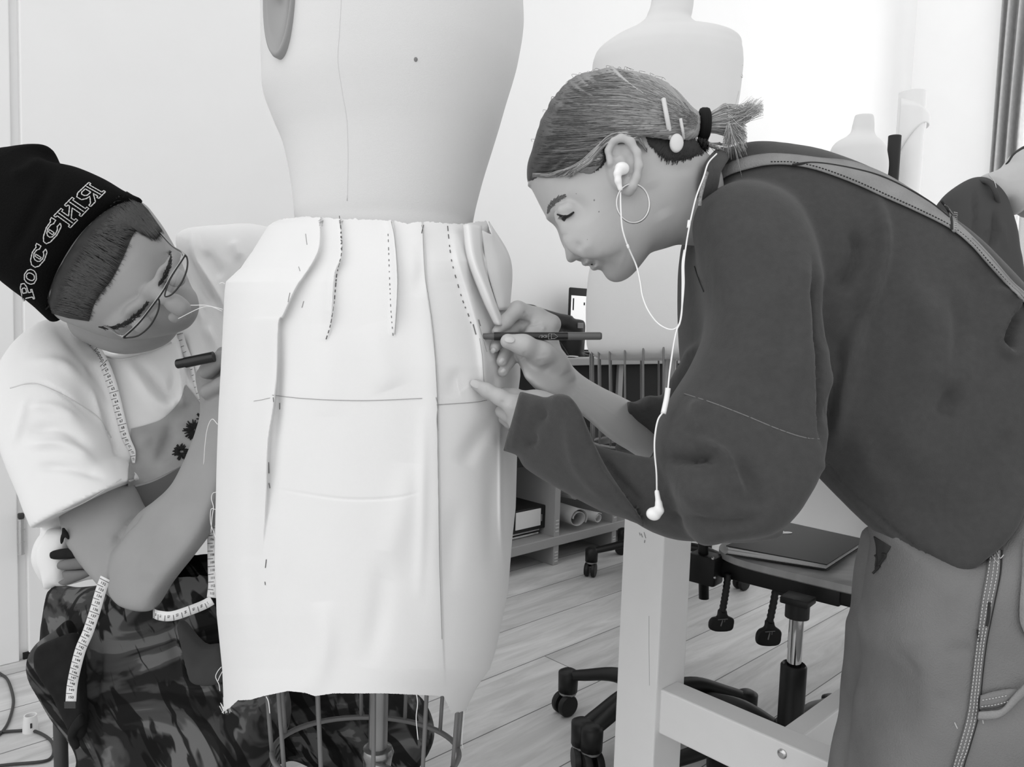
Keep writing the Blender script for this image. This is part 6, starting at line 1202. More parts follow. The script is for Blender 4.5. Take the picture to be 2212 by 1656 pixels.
lo = np.array([L(-40, 0, 1.45)[0], L(0, 1330, 1.4)[1], 0.99]); hi = np.array([L(740, 0, 1.1)[0], L(0, 440, 1.4)[1], 1.55])
tv = Vol(lo, hi, 0.0038); tv.infl(tt, [(200, 800, 1.27), (450, 520, 1.38), (300, 1200, 1.27), (200, 1200, 1.25)], T=0.10, k=0.0); slv = slv[:9]+[(92, 1140), (135, 1200), (240, 1180), (320, 1120), (300, 1060), (262, 1000)]+slv[18:]
w2_ = Vol(lo, hi, 0.0038); w2_.infl(slv, [(60, 800, 1.22), (180, 1060, 1.165), (200, 780, 1.22)], T=0.070, k=0.0); hemcut(w2_, (110, 1122), (266, 1039), (240, 1200), 1.13); tv.merge(w2_, 0.012)
# neck opening
TV, TQ = tv.mesh()
TV = crease(TV, TQ, [(a_[0], a_[1], a_[2]*1.5, *a_[3:]) for a_ in [([(40, 830), (90, 828), (150, 860), (205, 915)], 3, -0.003), ([(60, 780), (140, 790), (200, 860), (235, 940)], 12, 0.005), ([(60, 930), (130, 925), (200, 965)], 12, -0.006), ([(60, 960), (140, 960), (210, 1000)], 10, 0.005), ([(80, 1010), (150, 1010), (230, 1030)], 10, -0.005), ([(60, 880), (120, 880), (180, 915)], 10, 0.004), ([(120, 700), (170, 760), (220, 830), (240, 900)], 10, -0.006), ([(275, 780), (330, 860), (370, 880), (390, 840)], 14, 0.007), ([(300, 780), (360, 850), (385, 800)], 12, -0.006),
 ([(415, 500), (425, 560), (460, 620), (490, 680)], 7, 0.008), ([(400, 540), (440, 620), (470, 660)], 10, -0.007), ([(410, 620), (440, 690), (465, 760)], 8, 0.008), ([(425, 640), (450, 720)], 7, -0.007), ([(395, 720), (405, 780), (420, 830)], 8, -0.008), ([(385, 760), (392, 850), (400, 880)], 8, 0.008), ([(500, 520), (520, 560)], 10, 0.005), ([(440, 540), (480, 600)], 12, -0.006), ([(100, 1150), (120, 1190), (110, 1250)], 9, 0.006), ([(130, 1140), (135, 1200)], 7, -0.006), ([(300, 960), (330, 940), (350, 960)], 14, 0.004), ([(370, 910), (360, 960), (340, 1000)], 12, -0.006), ([(215, 860), (240, 940), (255, 1010)], 8, -0.008), ([(60, 860), (30, 960)], 8, 0.003)]])
tee = meshobj('tshirt', W(relax(TV, TQ, 1, 0.35)), TQ, M_TEE, mn); tfr = Front(TV, TQ)
seam(tfr, [(22, 838), (70, 828), (120, 845), (170, 872), (215, 905), (240, 945)], mat('tee_seam', 205, rough=0.95), 'sleeve_seam', tee, 0.0010, off=0)
seam(tfr, [(205, 752), (225, 768), (262, 776), (320, 762), (370, 738)], mat('tee_seam', 205, rough=0.95), 'neck_rib', tee, 0.0022, off=0)
seam(tfr, [(112, 1112), (180, 1086), (262, 1034)], mat('tee_seam', 205, rough=0.95), 'hem_stitch', tee, 0.0007, off=0)
# print on the chest
def patch(front, rows, m, name, par, off=0.001, n=10, cols=14, th=0):
    R_ = []
    for r in rows:
        r = catmull(r, 8) if len(r) > 2 else np.linspace(r[0], r[1], 16); s_ = np.linspace(0, len(r)-1, cols); R_.append(np.stack([np.interp(s_, np.arange(len(r)), r[:, 0]), np.interp(s_, np.arange(len(r)), r[:, 1])], 1))
    R_ = np.array(R_); G = []
    for t in np.linspace(0, len(R_)-1, n):
        i = min(int(t), len(R_)-2); row = R_[i]*(1-(t-i))+R_[i+1]*(t-i); G.append([L(x, y, front.d(x, y)-off*(1 if not th else 0.15+0.85*math.cos(math.pi/2*min(1, t/(len(R_)-1))))) for x, y in row])
    G = np.array(G); mb = MB(); mb.grid(W(G.reshape(-1, 3)).reshape(G.shape)); o = mb.obj(name, m, par, True)
    return o
patch(tfr, [[(283, 926), (320, 916), (352, 903), (385, 870), (402, 830)], [(282, 975), (320, 966), (350, 950), (395, 920), (440, 880)], [(276, 1052), (320, 1040), (352, 1026), (400, 1000), (450, 960)]], mat('print_grey', 158, rough=0.95, noise=0.18, nscale=20), 'chest_print', tee, 0.0032, 20, 34)
patch(tfr, [[(276, 1056), (320, 1044), (352, 1030), (390, 1008)], [(300, 1110), (330, 1095), (360, 1070), (400, 1030)]], mat('print_dark', 100, rough=0.95), 'print_band', tee, 0.0032, 10, 20)
mb = MB(); rs = random.Random(5)
for cx_, cy_, n_, r0, r1 in ((420, 928, 60, 6, 28), (392, 975, 46, 8, 22), (440, 905, 30, 4, 20)):
    for i in range(n_):
        a = rs.uniform(0, 6.28); k1, k2 = r0*rs.uniform(.3, 1), r1*rs.uniform(.6, 1); p = [(cx_+k1*math.cos(a), cy_+k1*math.sin(a)*0.9), (cx_+k2*math.cos(a+0.2), cy_+k2*math.sin(a+0.2)*0.9)]
        mb.tube(W(np.array([L(x, y, tfr.d(x, y)-0.0040) for x, y in p])), [0.0022, 0.0008], 4)
mb.obj('flower_print', mat('print_black', 36, rough=0.9), tee, True)
# ---- trousers
M_CAMO = mat('camo', 60, rough=0.95)
nt = M_CAMO.node_tree; b = nt.nodes['Principled BSDF']; tc = nt.nodes.new('ShaderNodeTexCoord'); mp = nt.nodes.new('ShaderNodeMapping'); mp.inputs['Scale'].default_value = (1, 1, 2.2); mp.inputs['Rotation'].default_value = (0.3, 0.9, 0.4); nt.links.new(tc.outputs['Object'], mp.inputs[0])
def ntex(sc, det, dist): n = nt.nodes.new('ShaderNodeTexNoise'); n.inputs['Scale'].default_value = sc; n.inputs['Detail'].default_value = det; n.inputs['Distortion'].default_value = dist; nt.links.new(mp.outputs[0], n.inputs['Vector']); return n
def cramp(n, stops):
    r = nt.nodes.new('ShaderNodeValToRGB'); r.color_ramp.interpolation = 'LINEAR'; e = r.color_ramp.elements
    while len(e) < len(stops): e.new(0.5)
    for q, (p_, v) in zip(e, stops): q.position = p_; c = lin(v); q.color = (c, c, c, 1)
    nt.links.new(n.outputs['Fac'], r.inputs[0]); return r
r1_ = cramp(ntex(4.6, 3, 2.4), [(0.0, 28), (0.42, 30), (0.47, 64), (0.54, 70), (0.57, 100), (1.0, 106)]); mp3 = nt.nodes.new('ShaderNodeMapping'); mp3.vector_type = 'TEXTURE'; mp3.inputs['Scale'].default_value = (0.40, 0.40, 0.085); mp3.inputs['Rotation'].default_value = (0.2, 0.9, 0.3); nt.links.new(tc.outputs['Object'], mp3.inputs[0])
n2 = ntex(4, 2, 1.0); nt.links.new(mp3.outputs[0], n2.inputs['Vector']); r2_ = cramp(n2, [(0.0, 255), (0.50, 255), (0.56, 90), (1, 90)]); mxx = nt.nodes.new('ShaderNodeMix'); mxx.data_type = 'RGBA'; mxx.blend_type = 'MULTIPLY'; mxx.inputs[0].default_value = 1.0
nt.links.new(r1_.outputs[0], mxx.inputs[6]); nt.links.new(r2_.outputs[0], mxx.inputs[7]); nt.links.new(mxx.outputs[2], b.inputs['Base Color'])
leg1 = [(112, 1268), (160, 1272), (230, 1262), (320, 1220), (400, 1185), (480, 1150), (540, 1300), (570, 1420), (600, 1480), (620, 1560), (596, 1640), (590, 1720), (590, 2000), (560, 2100), (300, 2100), (250, 1900), (206, 1670), (196, 1620), (205, 1590), (180, 1560), (140, 1500), (118, 1430), (114, 1350)]
leg2 = [(330, 1350), (420, 1340), (520, 1400), (640, 1440), (760, 1470), (860, 1492), (905, 1512), (930, 1550), (938, 1590), (928, 1620), (905, 1660), (890, 1760), (880, 2150), (740, 2150), (745, 1800), (735, 1670), (708, 1648), (680, 1638), (650, 1622), (620, 1632), (560, 1640), (400, 1600)]
lo = np.array([L(40, 0, 1.6)[0], L(0, 2120, 1.4)[1], 1.0]); hi = np.array([L(980, 0, 1.2)[0], L(0, 1200, 1.4)[1], 1.62])
pv = Vol(lo, hi, 0.0055); pv.infl(leg2, 1.42, T=0.085, k=0, lowres=90); pv.infl(leg1, [(250, 1300, 1.32), (300, 1700, 1.24), (500, 1500, 1.26)], T=0.10, k=0.01, lowres=90)
PV, PQ = pv.mesh()
PV = crease(PV, PQ, [([(215, 1395), (210, 1460), (200, 1540)], 7, -0.010), ([(195, 1380), (190, 1460), (188, 1530)], 10, 0.010), ([(380, 1340), (395, 1400), (410, 1460), (440, 1478)], 10, 0.010), ([(370, 1360), (385, 1440)], 10, -0.008), ([(250, 1400), (330, 1360), (420, 1330)], 12, -0.006), ([(240, 1500), (300, 1430), (380, 1400)], 14, 0.005), ([(220, 1640), (300, 1560), (420, 1540)], 16, -0.005), ([(420, 1560), (520, 1540), (600, 1500)], 14, -0.005), ([(600, 1560), (700, 1560), (800, 1600)], 14, 0.005), ([(120, 1300), (180, 1300), (240, 1290)], 6, -0.004)])
pn = meshobj('trousers', W(relax(PV, PQ, 1, 0.35)), PQ, M_CAMO, mn); pfr = Front(PV, PQ)
M_BLKC = mat('black_cloth', 26, rough=0.95, noise=0.3, nscale=60); M_DGC = mat('dark_grey_cloth', 62, rough=0.95, noise=0.15, nscale=30); M_MGC = mat('mid_grey_cloth', 110, rough=0.95, noise=0.15, nscale=30)
def clothblob(name, poly, d, T, m, par, h=0.004, cr=None, lowres=70):
    D_ = Depth(d); a = np.array([L(x, y, D_.px(x, y)) for x, y in poly]); vol = Vol(a.min(0)-0.03-np.array([0, 0, T*1.3]), a.max(0)+0.03+np.array([0, 0, T*1.3]), h); vol.infl(poly, d, T=T, k=0, lowres=lowres); V, Q = vol.mesh()
    if cr: V = crease(V, Q, cr)
    return meshobj(name, W(V), Q, m, par), Front(V, Q)
# open pocket flap hanging at his hip
clothblob('hip_pocket', [(150, 1340), (120, 1360), (85, 1385), (68, 1412), (64, 1440), (72, 1470), (90, 1500), (115, 1545), (140, 1580), (160, 1600), (185, 1596), (188, 1540), (180, 1480), (170, 1400)], 1.19, 0.018, M_CAMO, pn, 0.003)
clothblob('pocket_lining', [(160, 1368), (110, 1382), (82, 1398), (78, 1430), (92, 1462), (118, 1500), (138, 1545), (160, 1588), (182, 1590), (186, 1540), (182, 1480), (178, 1400)], 1.172, 0.012, M_BLKC, pn, 0.003)
clothblob('drawcord_tassel', [(176, 1540), (160, 1556), (148, 1580), (150, 1600), (162, 1618), (172, 1612), (168, 1600), (164, 1590), (170, 1576), (182, 1562)], 1.16, 0.008, M_BLKC, pn, 0.0022)
clothblob('thigh_pocket', [(384, 1348), (400, 1342), (440, 1390), (480, 1395), (490, 1460), (470, 1476), (440, 1478), (415, 1470), (405, 1440), (395, 1400)], 1.17, 0.012, M_DGC, pn, 0.003)
# waistbands and hem cloth bunched at his waist
clothblob('shirt_hem', [(112, 1140), (100, 1152), (86, 1180), (84, 1210), (94, 1238), (98, 1268), (106, 1272), (125, 1262), (140, 1258), (150, 1200), (150, 1150)], 1.15, 0.02, M_TEE, tee, 0.0035)
clothblob('black_waistband', [(108, 1198), (112, 1190), (140, 1184), (180, 1184), (185, 1202), (150, 1206), (125, 1208), (112, 1206)], 1.125, 0.010, M_BLKC, pn, 0.0025)
clothblob('grey_waistband', [(128, 1212), (150, 1206), (195, 1202), (205, 1222), (160, 1230), (132, 1230), (124, 1222)], 1.122, 0.012, M_MGC, pn, 0.0025)
clothblob('grey_band_lower', [(138, 1232), (190, 1228), (208, 1226), (200, 1240), (165, 1256), (140, 1264), (126, 1256), (140, 1248)], 1.122, 0.010, M_MGC, pn, 0.0025)
clothblob('belt_loop', [(136, 1138), (146, 1150), (150, 1166), (140, 1160), (134, 1176), (130, 1166), (134, 1150)], 1.12, 0.004, M_BLKC, pn, 0.002)
for px_, d_ in ((560, 1.27), (820, 1.42)):
    w_ = W(L(px_, 2000, d_)); vol = Vol(np.array([-0.1, -0.02, -0.09]), np.array([0.2, 0.14, 0.09]), 0.005); vol.cap((-0.03, 0.04, 0), (0.12, 0.035, 0), 0.038, 0.034, k=0.02); vol.cap((-0.02, 0.05, 0), (-0.035, 0.10, 0), 0.045, 0.045, k=0.03); V, Q = vol.mesh(); V[:, 1] = np.maximum(V[:, 1], 0.0)
    meshobj('shoe', np.stack([w_[0]+V[:, 0], w_[1]+V[:, 2], V[:, 1]], 1), Q[:, ::-1], MATS['black_shoe'], mn)
# ---- hair and beanie
hz = [(268, 448), (300, 438), (330, 462), (351, 497), (344, 510), (335, 516), (314, 506), (296, 497), (280, 510), (268, 540), (258, 570), (242, 602), (223, 626), (205, 647), (190, 664), (196, 690), (180, 698), (150, 690), (126, 680), (138, 640), (158, 590), (200, 520)]
brimL = [(304, 430), (285, 440), (262, 460), (236, 488), (205, 522), (176, 565), (155, 600), (138, 640), (126, 684)]; hlin = [(351, 497), (337, 516), (312, 506), (292, 500), (264, 560), (240, 605), (222, 628), (204, 655), (192, 694)]
ho = patch(mfront, [[(x-30, y-17) for x, y in brimL], [(x-12, y-6) for x, y in brimL], [((a*2+c)/3, (b+b+d)/3) for (a, b), (c, d) in zip(brimL, hlin)], hlin], mat('dark_brown_hair', 40, rough=0.65, noise=0.5, nscale=60), 'hair', mn, 0.007, 22, 60, th=1)
mh = lambda x, y: mfront.d(x, y, 1.06)
mb = MB(); rs = random.Random(4)
bl_ = catmull(brimL, 8); hl_ = catmull(hlin, 8)
for i in range(2600):
    t = rs.random()*(len(bl_)-2); j = int(t); a = bl_[j]+(bl_[j+1]-bl_[j])*(t-j)+np.array([-16, -8]); e = hl_[j]+(hl_[j+1]-hl_[j])*(t-j); u0 = rs.uniform(0, 0.75); u1 = min(1.07, u0+rs.uniform(0.2, 0.45)); s0 = a+(e-a)*u0; s1 = a+(e-a)*u1+np.array([rs.uniform(-3, 3), rs.uniform(-3, 4)]); md = (s0+s1)/2+np.array([rs.uniform(-1, 1), rs.uniform(-2, 0)])
    of = lambda u: 0.0075*math.sin(math.pi*min(1, 0.5+0.5*u))+0.0012
    q = [L(s0[0], s0[1], mh(*s0)-of(u0)-0.001), L(md[0], md[1], mh(*md)-of((u0+u1)/2)-0.001), L(s1[0], s1[1], mh(*s1)-of(u1)-0.0002)]; mb.tube(W(np.array(q)), [0.0004, 0.00045, 0.0001], 3)
mb.obj('fringe', mat('brown_hair_strand', 62, rough=0.45, spec=0.5), ho, True)
bean = [(302, 428), (306, 434), (300, 441), (272, 457), (242, 487), (211, 523), (181, 566), (160, 597), (142, 633), (131, 674), (126, 690), (113, 695), (103, 687), (82, 662), (45, 632), (18, 608), (0, 596), (-50, 570), (-85, 500), (-80, 420), (-45, 355), (0, 336), (36, 327), (60, 323), (88, 315), (103, 316), (109, 325), (110, 340), (119, 354), (154, 360), (181, 367), (226, 387), (266, 411)]
lo = np.array([L(-110, 0, 1.3)[0], L(0, 720, 1.3)[1], 0.94]); hi = np.array([L(330, 0, 1.0)[0], L(0, 290, 1.3)[1], 1.30])
bv = Vol(lo, hi, 0.0028); bv.infl(bean, [(280, 440, 1.11), (115, 680, 1.11), (0, 450, 1.13)], T=0.112, k=0.0, sm=4)
BV2, BQ2 = bv.mesh(); BV2 = crease(BV2, BQ2, [([(118, 356), (80, 440), (20, 560)], 14, -0.006), ([(100, 330), (60, 370), (20, 380)], 14, 0.006), ([(300, 436), (240, 478), (180, 556), (140, 625), (120, 688)], 10, 0.004, 0), ([(270, 420), (200, 480), (150, 550), (100, 640)], 40, 0.003)])
M_KNIT = mat('black_knit', 19, rough=1.0, bump=0.6, bscale=450, stretch=(1, 1, 1), spec=0.05)
bn_ = meshobj('beanie', W(BV2), BQ2, M_KNIT, mn); bfr = Front(BV2, BQ2)
# stitched Cyrillic lettering in double outline
def outl(kind):
    S = {'P': [[(0, 0), (.55, 0), (.55, .12), (.40, .12), (.40, .38), (.75, .40), (.95, .55), (.95, .85), (.75, 1), (0, 1), (0, .88), (.12, .88), (.12, .12), (0, .12), (0, 0)], [(.42, .52), (.66, .54), (.70, .62), (.70, .80), (.64, .87), (.42, .88), (.42, .52)]],
         'O': [[(.5, 0), (.85, .12), (1, .35), (1, .65), (.85, .88), (.5, 1), (.15, .88), (0, .65), (0, .35), (.15, .12), (.5, 0)], [(.5, .16), (.68, .24), (.74, .4), (.74, .6), (.68, .76), (.5, .84), (.32, .76), (.26, .6), (.26, .4), (.32, .24), (.5, .16)]],
         'C': [[(.95, .28), (.85, .10), (.5, 0), (.15, .12), (0, .35), (0, .65), (.15, .88), (.5, 1), (.80, .92), (.86, 1), (.96, 1), (.96, .66), (.80, .66), (.70, .80), (.5, .86), (.34, .76), (.28, .6), (.28, .4), (.34, .24), (.5, .15), (.68, .20), (.78, .34), (.95, .28)], [(.42, .30), (.42, .70), (.52, .72), (.52, .28), (.42, .30)]],
         'I': [[(0, 0), (.40, 0), (.40, .12), (.32, .12), (.32, .30), (.66, .62), (.66, .12), (.58, .12), (.58, 0), (1, 0), (1, .12), (.92, .12), (.92, .88), (1, .88), (1, 1), (.58, 1), (.58, .88), (.66, .88), (.66, .78), (.32, .46), (.32, .88), (.40, .88), (.40, 1), (0, 1), (0, .88), (.08, .88), (.08, .12), (0, .12), (0, 0)], [(.20, .06), (.20, .94)], [(.79, .06), (.79, .94)]],
         'A': [[(1, 0), (1, .12), (.90, .12), (.90, .88), (1, .88), (1, 1), (.25, 1), (.05, .88), (.05, .60), (.22, .46), (.42, .42), (.12, .12), (0, .12), (0, 0), (.32, 0), (.62, .40), (.62, .12), (.54, .12), (.54, 0), (1, 0)], [(.62, .54), (.38, .56), (.30, .66), (.30, .82), (.38, .88), (.62, .88), (.62, .54)], [(.76, .06), (.76, .94)]]}
    return S[kind]
M_STI = mat('white_stitches', 205, rough=0.9)
# each letter: four corner pixels (bottom-left, bottom-right, top-right, top-left) in reading order
LET = [('P', (75, 645), (64, 608), (42, 612), (50, 650)), ('O', (76, 618), (82, 588), (58, 578), (48, 606)), ('C', (84, 583), (108, 540), (80, 524), (60, 566)), ('C', (106, 532), (140, 484), (112, 468), (88, 516)), ('I', (152, 492), (192, 450), (156, 426), (116, 466)), ('A', (196, 446), (228, 414), (192, 394), (160, 424))]
for kx, bl, br, tr, tl in LET:
    mb = MB(); bl, br, tr, tl = map(lambda q: np.array(q, float), (bl, br, tr, tl))
    for path in outl(kx):
        pts = np.array(path, float); dense = []
        for a, b2 in zip(pts[:-1], pts[1:]):
            k = max(2, int(np.linalg.norm(b2-a)*14)); dense += [a+(b2-a)*t for t in np.linspace(0, 1, k, endpoint=False)]
        dense.append(pts[-1]); q = []
        for u, v in dense: p = bl*(1-u)*(1-v)+br*u*(1-v)+tr*u*v+tl*(1-u)*v; q.append(L(p[0], p[1], bfr.d(p[0], p[1])-0.0006))
        q = np.array(q); rr_ = 0.0006+0.0003*(np.arange(len(q)) % 2); mb.tube(W(q), rr_, 5)
    mb.obj('stitched_letter', M_STI, bn_, True)
# ---- glasses
gl = thing('glasses', P(320, 640, 1.0), 'thin metal-rimmed glasses worn by the man in the beanie', 'glasses'); M_GF = mat('dark_metal_rim', 60, rough=0.2, metal=0.9)
gz = 1.012
top = [(268, 727), (300, 697), (335, 652), (352, 628), (370, 596), (390, 566), (399, 552)]
mb = MB(); mb.tube(pathW([(x, y, gz+0.012*abs((y-640)/90)**2) for x, y in top], 8), 0.0014, 8); mb.obj('brow_bar', M_GF, gl, True)
mb = MB(); mb.tube(pathW([(x-1.2, y-1.2, gz-0.0014+0.012*abs((y-640)/90)**2) for x, y in top], 8), 0.0004, 5); mb.obj('bright_edge', mat('silver', 190, rough=0.12, metal=1.0), gl, True)
for lens in ([(268, 727), (278, 729), (300, 724), (322, 706), (338, 680), (344, 658), (342, 645), (335, 652), (300, 697)], [(356, 636), (362, 640), (375, 632), (392, 610), (403, 584), (405, 562), (399, 552), (385, 574), (366, 606)]):
    c = catmull([L(x, y, gz+0.012*abs((y-640)/90)**2+0.004*(i in (2, 3, 4, 5))) for i, (x, y) in enumerate(lens)], 6, True); mb = MB(); mb.tube(W(np.concatenate([c, c[:1]])), 0.0011, 6, caps=False); rim = mb.obj('lens_rim', M_GF, gl, True)
    m0 = c.mean(0)+np.array([0, 0, -0.001]); mb = MB(); G = np.array([[m0+(q-m0)*r for q in c] for r in (0, 0.5, 1.0)]); mb.grid(W(G.reshape(-1, 3)).reshape(G.shape), closed=True); mb.obj('lens', glass, rim, True)
for pts in ([(268, 727, gz+0.012), (255, 722, 1.03), (235, 708, 1.06), (196, 694, 1.10), (160, 690, 1.14)], [(399, 552, gz+0.012), (391, 543, 1.03), (372, 531, 1.07), (345, 502, 1.11), (335, 492, 1.14)]):
    mb = MB(); mb.tube(pathW(pts, 6), 0.0014, 8); mb.tube(pathW([pts[0], ((pts[0][0]*2+pts[1][0])/3, (pts[0][1]*2+pts[1][1])/3, pts[0][2]+0.004)], 3), 0.0024, 8); mb.obj('temple_arm', MATS['steel'] if 'steel' in MATS else M_GF, gl, True)
# ---- tape measure around his neck
M_TAPE = mat('white_tape', 222, rough=0.6); M_INK = mat('tape_ink', 50, rough=0.8)
tm = thing('tape_measure', P(230, 800, 1.08), 'white tape measure hanging round the neck of the man in the beanie', 'tape measure')
def ribbon(name, pts, w, par, marks=None, start=132, numsize=0.0085, flip=1, pxw=None, step=0.0105, nums=True, nvec=None):
    c = catmull([L(*p) for p in pts], 10); T = np.gradient(c, axis=0); T /= np.linalg.norm(T, axis=1)[:, None]; n = np.array(nvec if nvec is not None else (0, 0, -1.0)); S_ = np.cross(T, n); S_ /= np.linalg.norm(S_, axis=1)[:, None]; Nn = np.cross(S_, T)
    ww = w/2*np.ones(len(c)) if pxw is None else np.interp(np.linspace(0, 1, len(c)), np.linspace(0, 1, len(pxw)), pxw)/2
    G = np.stack([c-S_*ww[:, None], c, c+S_*ww[:, None]], 1); mb = MB(); mb.grid(W(G.reshape(-1, 3)).reshape(G.shape)); o = mb.obj(name, M_TAPE, par, True); so = o.modifiers.new('s', 'SOLIDIFY'); so.thickness = 0.0007; so.offset = 0
    cum = np.concatenate([[0], np.cumsum(np.linalg.norm(np.diff(c, axis=0), axis=1))]); mb = MB(); pos = 0.004; k = 0
    sg = -np.sign(Nn[len(Nn)//2][2]) or 1
    while pos < cum[-1]-0.004:
        f_ = lambda A: np.array([np.interp(pos, cum, A[:, i]) for i in range(3)]); p, s_, t_, n_ = f_(c), f_(S_), f_(T), f_(Nn)*sg; wk = np.interp(pos, cum, ww)
        a_ = p+n_*0.0008-s_*wk*0.95; b_ = p+n_*0.0008+s_*wk*(0.95 if k % 5 == 0 else 0.2); mb.tube(W(np.array([a_, b_])), 0.00035, 4)
        if nums:
            V, Fc = text_mesh(str(start+k), numsize, 0.0001)
            if len(V): 
                xa = s_*flip; ya = -t_*flip
                Vn = np.array([p+n_*(0.0009+v[2])+xa*v[0]*min(1, wk/0.0075)*0.8+ya*(v[1]*0.8)+t_*step*0.5 for v in V]); mb.add(W(Vn), Fc)
        pos += step; k += 1
    mb.obj('printed_scale', M_INK, o); return o
tz = lambda x, y, o=0.006: tfr.d(x, y, 1.16)-o
seg1 = [(172, 700), (182, 720), (205, 750), (225, 785), (240, 825), (250, 860), (260, 900), (272, 945), (286, 975), (289, 1000)]
ribbon('tape_front', [(x, y, tz(x, y)) for x, y in seg1], 0.016, tm, start=48, numsize=0.0075, flip=1, pxw=[0.012, 0.016, 0.0165, 0.016, 0.016, 0.015, 0.014, 0.013, 0.010, 0.004])
seg2 = [(388, 716), (396, 745), (408, 775), (416, 800), (424, 840), (436, 870), (442, 890)]
ribbon('tape_front', [(x, y, tz(x, y)) for x, y in seg2], 0.008, tm, start=40, nums=False, pxw=[0.011, 0.011, 0.010, 0.006, 0.005, 0.004, 0.003])
ribbon('tape_tail', [(228, 1248, 1.075), (218, 1275, 1.08), (205, 1320, 1.085), (190, 1365, 1.09), (175, 1400, 1.095), (164, 1440, 1.10), (156, 1480, 1.11), (153, 1516, 1.11)], 0.0152, tm, start=132, numsize=0.0070)
mb = MB(); q = L(152, 1522, 1.109); mb.box(W(q), _R, _F, _U, 0.0165, 0.003, 0.0095, 0.0006); mb.obj('end_clip', mat('dark_plastic', 60, metal=0.3, rough=0.4), tm)
ribbon('tape_loop', [(331, 1324, 1.05), (345, 1329, 1.04), (372, 1330, 1.04), (410, 1318, 1.05), (440, 1306, 1.06), (458, 1296, 1.06)], 0.013, tm, start=90, numsize=0.006, nvec=(0, 0, -1.0))
ribbon('tape_loop', [(459, 1052, 1.075), (460, 1100, 1.075), (458, 1160, 1.07), (459, 1220, 1.065), (460, 1262, 1.06), (457, 1290, 1.06)], 0.013, tm, start=100, nums=True, numsize=0.006)
# ---- his pen
pn2 = thing('marker_pen', P(420, 778, 1.085), 'short black marker held by the man at the left edge of the skirt', 'pen')
mb = MB(); mb.tube(pathW([(400, 783, 1.082), (462, 770, 1.082)], 4), 0.0075, 14); autosmooth(mb.obj('barrel', MATS['pen_black'], pn2)); mb = MB(); mb.tube(pathW([(381, 786, 1.082), (388, 785, 1.082), (402, 782, 1.082)], 3), [0.0055]+[0.0066]*6, 14); autosmooth(mb.obj('cap', MATS['pen_black'], pn2))
# ---- stool under him
stl = thing('stool', P(330, 2000, 1.36)*np.array([1, 1, 0]), 'dark stool the man sits on, one round leg showing at the left', 'stool')
sx_, sy_ = stl.location.x, stl.location.y; zz = 0.44; zs2 = W(L(300, 1560, 1.33))[2]
lg = W(L(130, 1560, 1.36))
mb = MB(); mb.tube([(lg[0]+0.002, lg[1], 0), (lg[0], lg[1], zs2)], 0.0115, 14); mb.obj('leg', mat('dark_wood_leg', 66, rough=0.6), stl, True)
for dx, dy in ((0.30, 0.0), (0.30, 0.26), (0.02, 0.26)): mb = MB(); mb.tube([(lg[0]+dx, lg[1]+dy, 0), (lg[0]+dx, lg[1]+dy, zs2)], 0.0115, 12); mb.obj('leg', MATS['dark_wood_leg'], stl, True)
mb = MB(); mb.lathe([(0.15, -0.03), (0.165, -0.02), (0.165, 0.0), (0.15, 0.01)], (lg[0]+0.16, lg[1]+0.13, zs2), n=40); autosmooth(mb.obj('seat', MATS['dark_wood_leg'], stl))
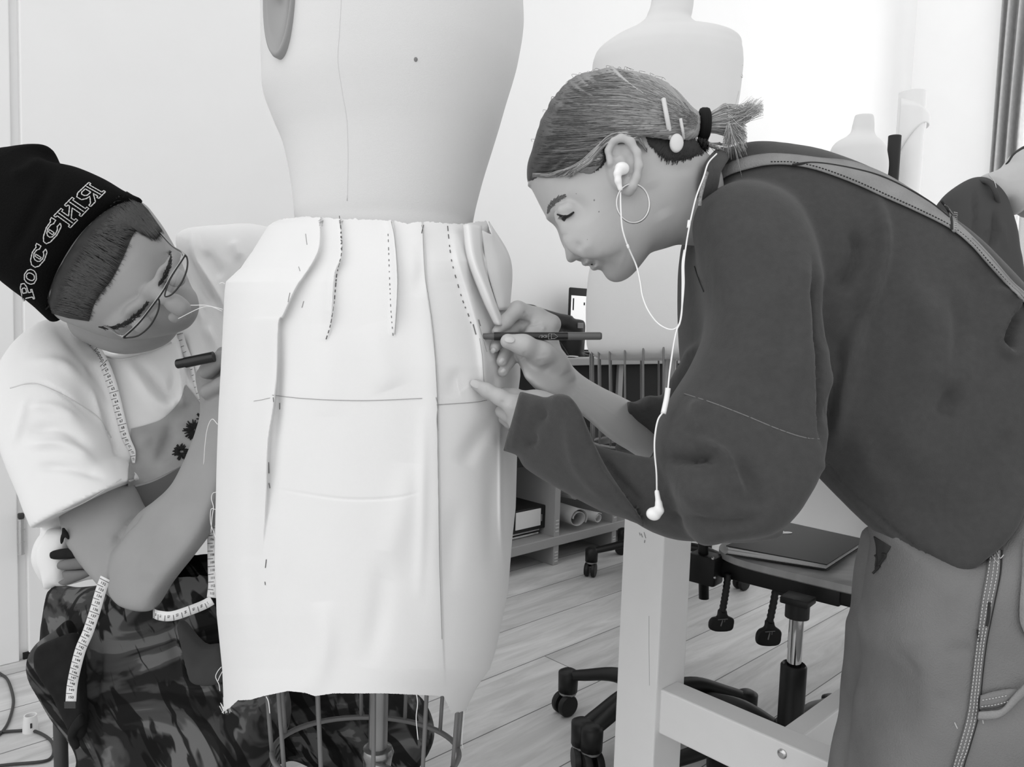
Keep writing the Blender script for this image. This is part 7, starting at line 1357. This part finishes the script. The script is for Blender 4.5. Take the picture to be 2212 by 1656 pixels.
# ================================================================ third person at the right edge
tp = thing('person', fl(2150, 1420), 'person with short dark hair in a dark shirt bending at the right edge', 'person')
DT = 2.35
hd = [(2118, 392), (2122, 379), (2150, 369), (2170, 358), (2178, 350), (2190, 332), (2215, 318), (2250, 312), (2290, 330), (2310, 370), (2300, 410), (2270, 430), (2240, 452), (2226, 462), (2216, 470), (2208, 462), (2205, 455), (2199, 462), (2191, 463), (2181, 455), (2170, 443), (2160, 437), (2156, 450), (2140, 440), (2125, 420)]
c = np.array([L(x, y, DT) for x, y in hd]); v3 = Vol(c.min(0)-np.array([0.03, 0.03, 0.14]), c.max(0)+np.array([0.03, 0.03, 0.14]), 0.004); v3.infl(hd, DT, T=0.075, k=0.0, sm=3)
for s in (-1, 1): v3.ell(L(2262, 395, DT+s*0.07), (0.012, 0.02, 0.01), k=0.006)
v3.ell(L(2243, 428, DT-0.05), (0.010, 0.010, 0.010), k=0.01, op='s')
V, Q = v3.mesh()
V4 = [V]; Q4 = [Q]
meshobj('body', W(np.concatenate(V4)), np.concatenate(Q4), M_SKIN, tp)
clothblob('hair', [(2172, 356), (2180, 344), (2192, 328), (2216, 313), (2252, 306), (2294, 324), (2316, 368), (2306, 400), (2290, 395), (2270, 372), (2240, 356), (2212, 352), (2195, 350)], DT, 0.083, mat('black_hair', 24, rough=0.6, noise=0.3, nscale=60), tp, 0.004)
so3, sf3 = clothblob('shirt', [(2030, 450), (2041, 426), (2060, 407), (2088, 389), (2107, 384), (2124, 388), (2144, 406), (2156, 428), (2164, 456), (2174, 495), (2182, 557), (2200, 700), (2190, 880), (2020, 900), (1990, 700), (2010, 540)], DT+0.02, 0.12, mat('dark_shirt', 66, rough=0.95), tp, 0.007, [([(2105, 400), (2107, 480), (2105, 540)], 5, -0.010), ([(2135, 450), (2128, 510)], 8, 0.008), ([(2150, 455), (2150, 500), (2140, 540)], 6, -0.016), ([(2165, 480), (2172, 540)], 5, 0.008)])
mb = MB(); mb.tube(W(catmull([L(2118, 390, DT-0.03), L(2138, 396, DT-0.08), L(2152, 420, DT-0.09), L(2158, 445, DT-0.06)], 6)), 0.007, 8); mb.obj('collar', MATS['dark_shirt'], so3, True)
clothblob('trousers', [(2010, 870), (2200, 860), (2210, 1000), (2190, 1200), (2180, 1395), (2120, 1395), (2110, 1100), (2090, 1395), (2030, 1395), (2010, 1100)], DT+0.05, 0.09, mat('dark_trousers', 45, rough=0.95), tp, 0.009)
mb = MB(); mb.tube(pathW([(2135, 376, DT-0.05), (2148, 392, DT-0.085), (2153, 412, DT-0.09)], 6), 0.0012, 5); mb.obj('neck_chain', MATS['silver'], tp, True)
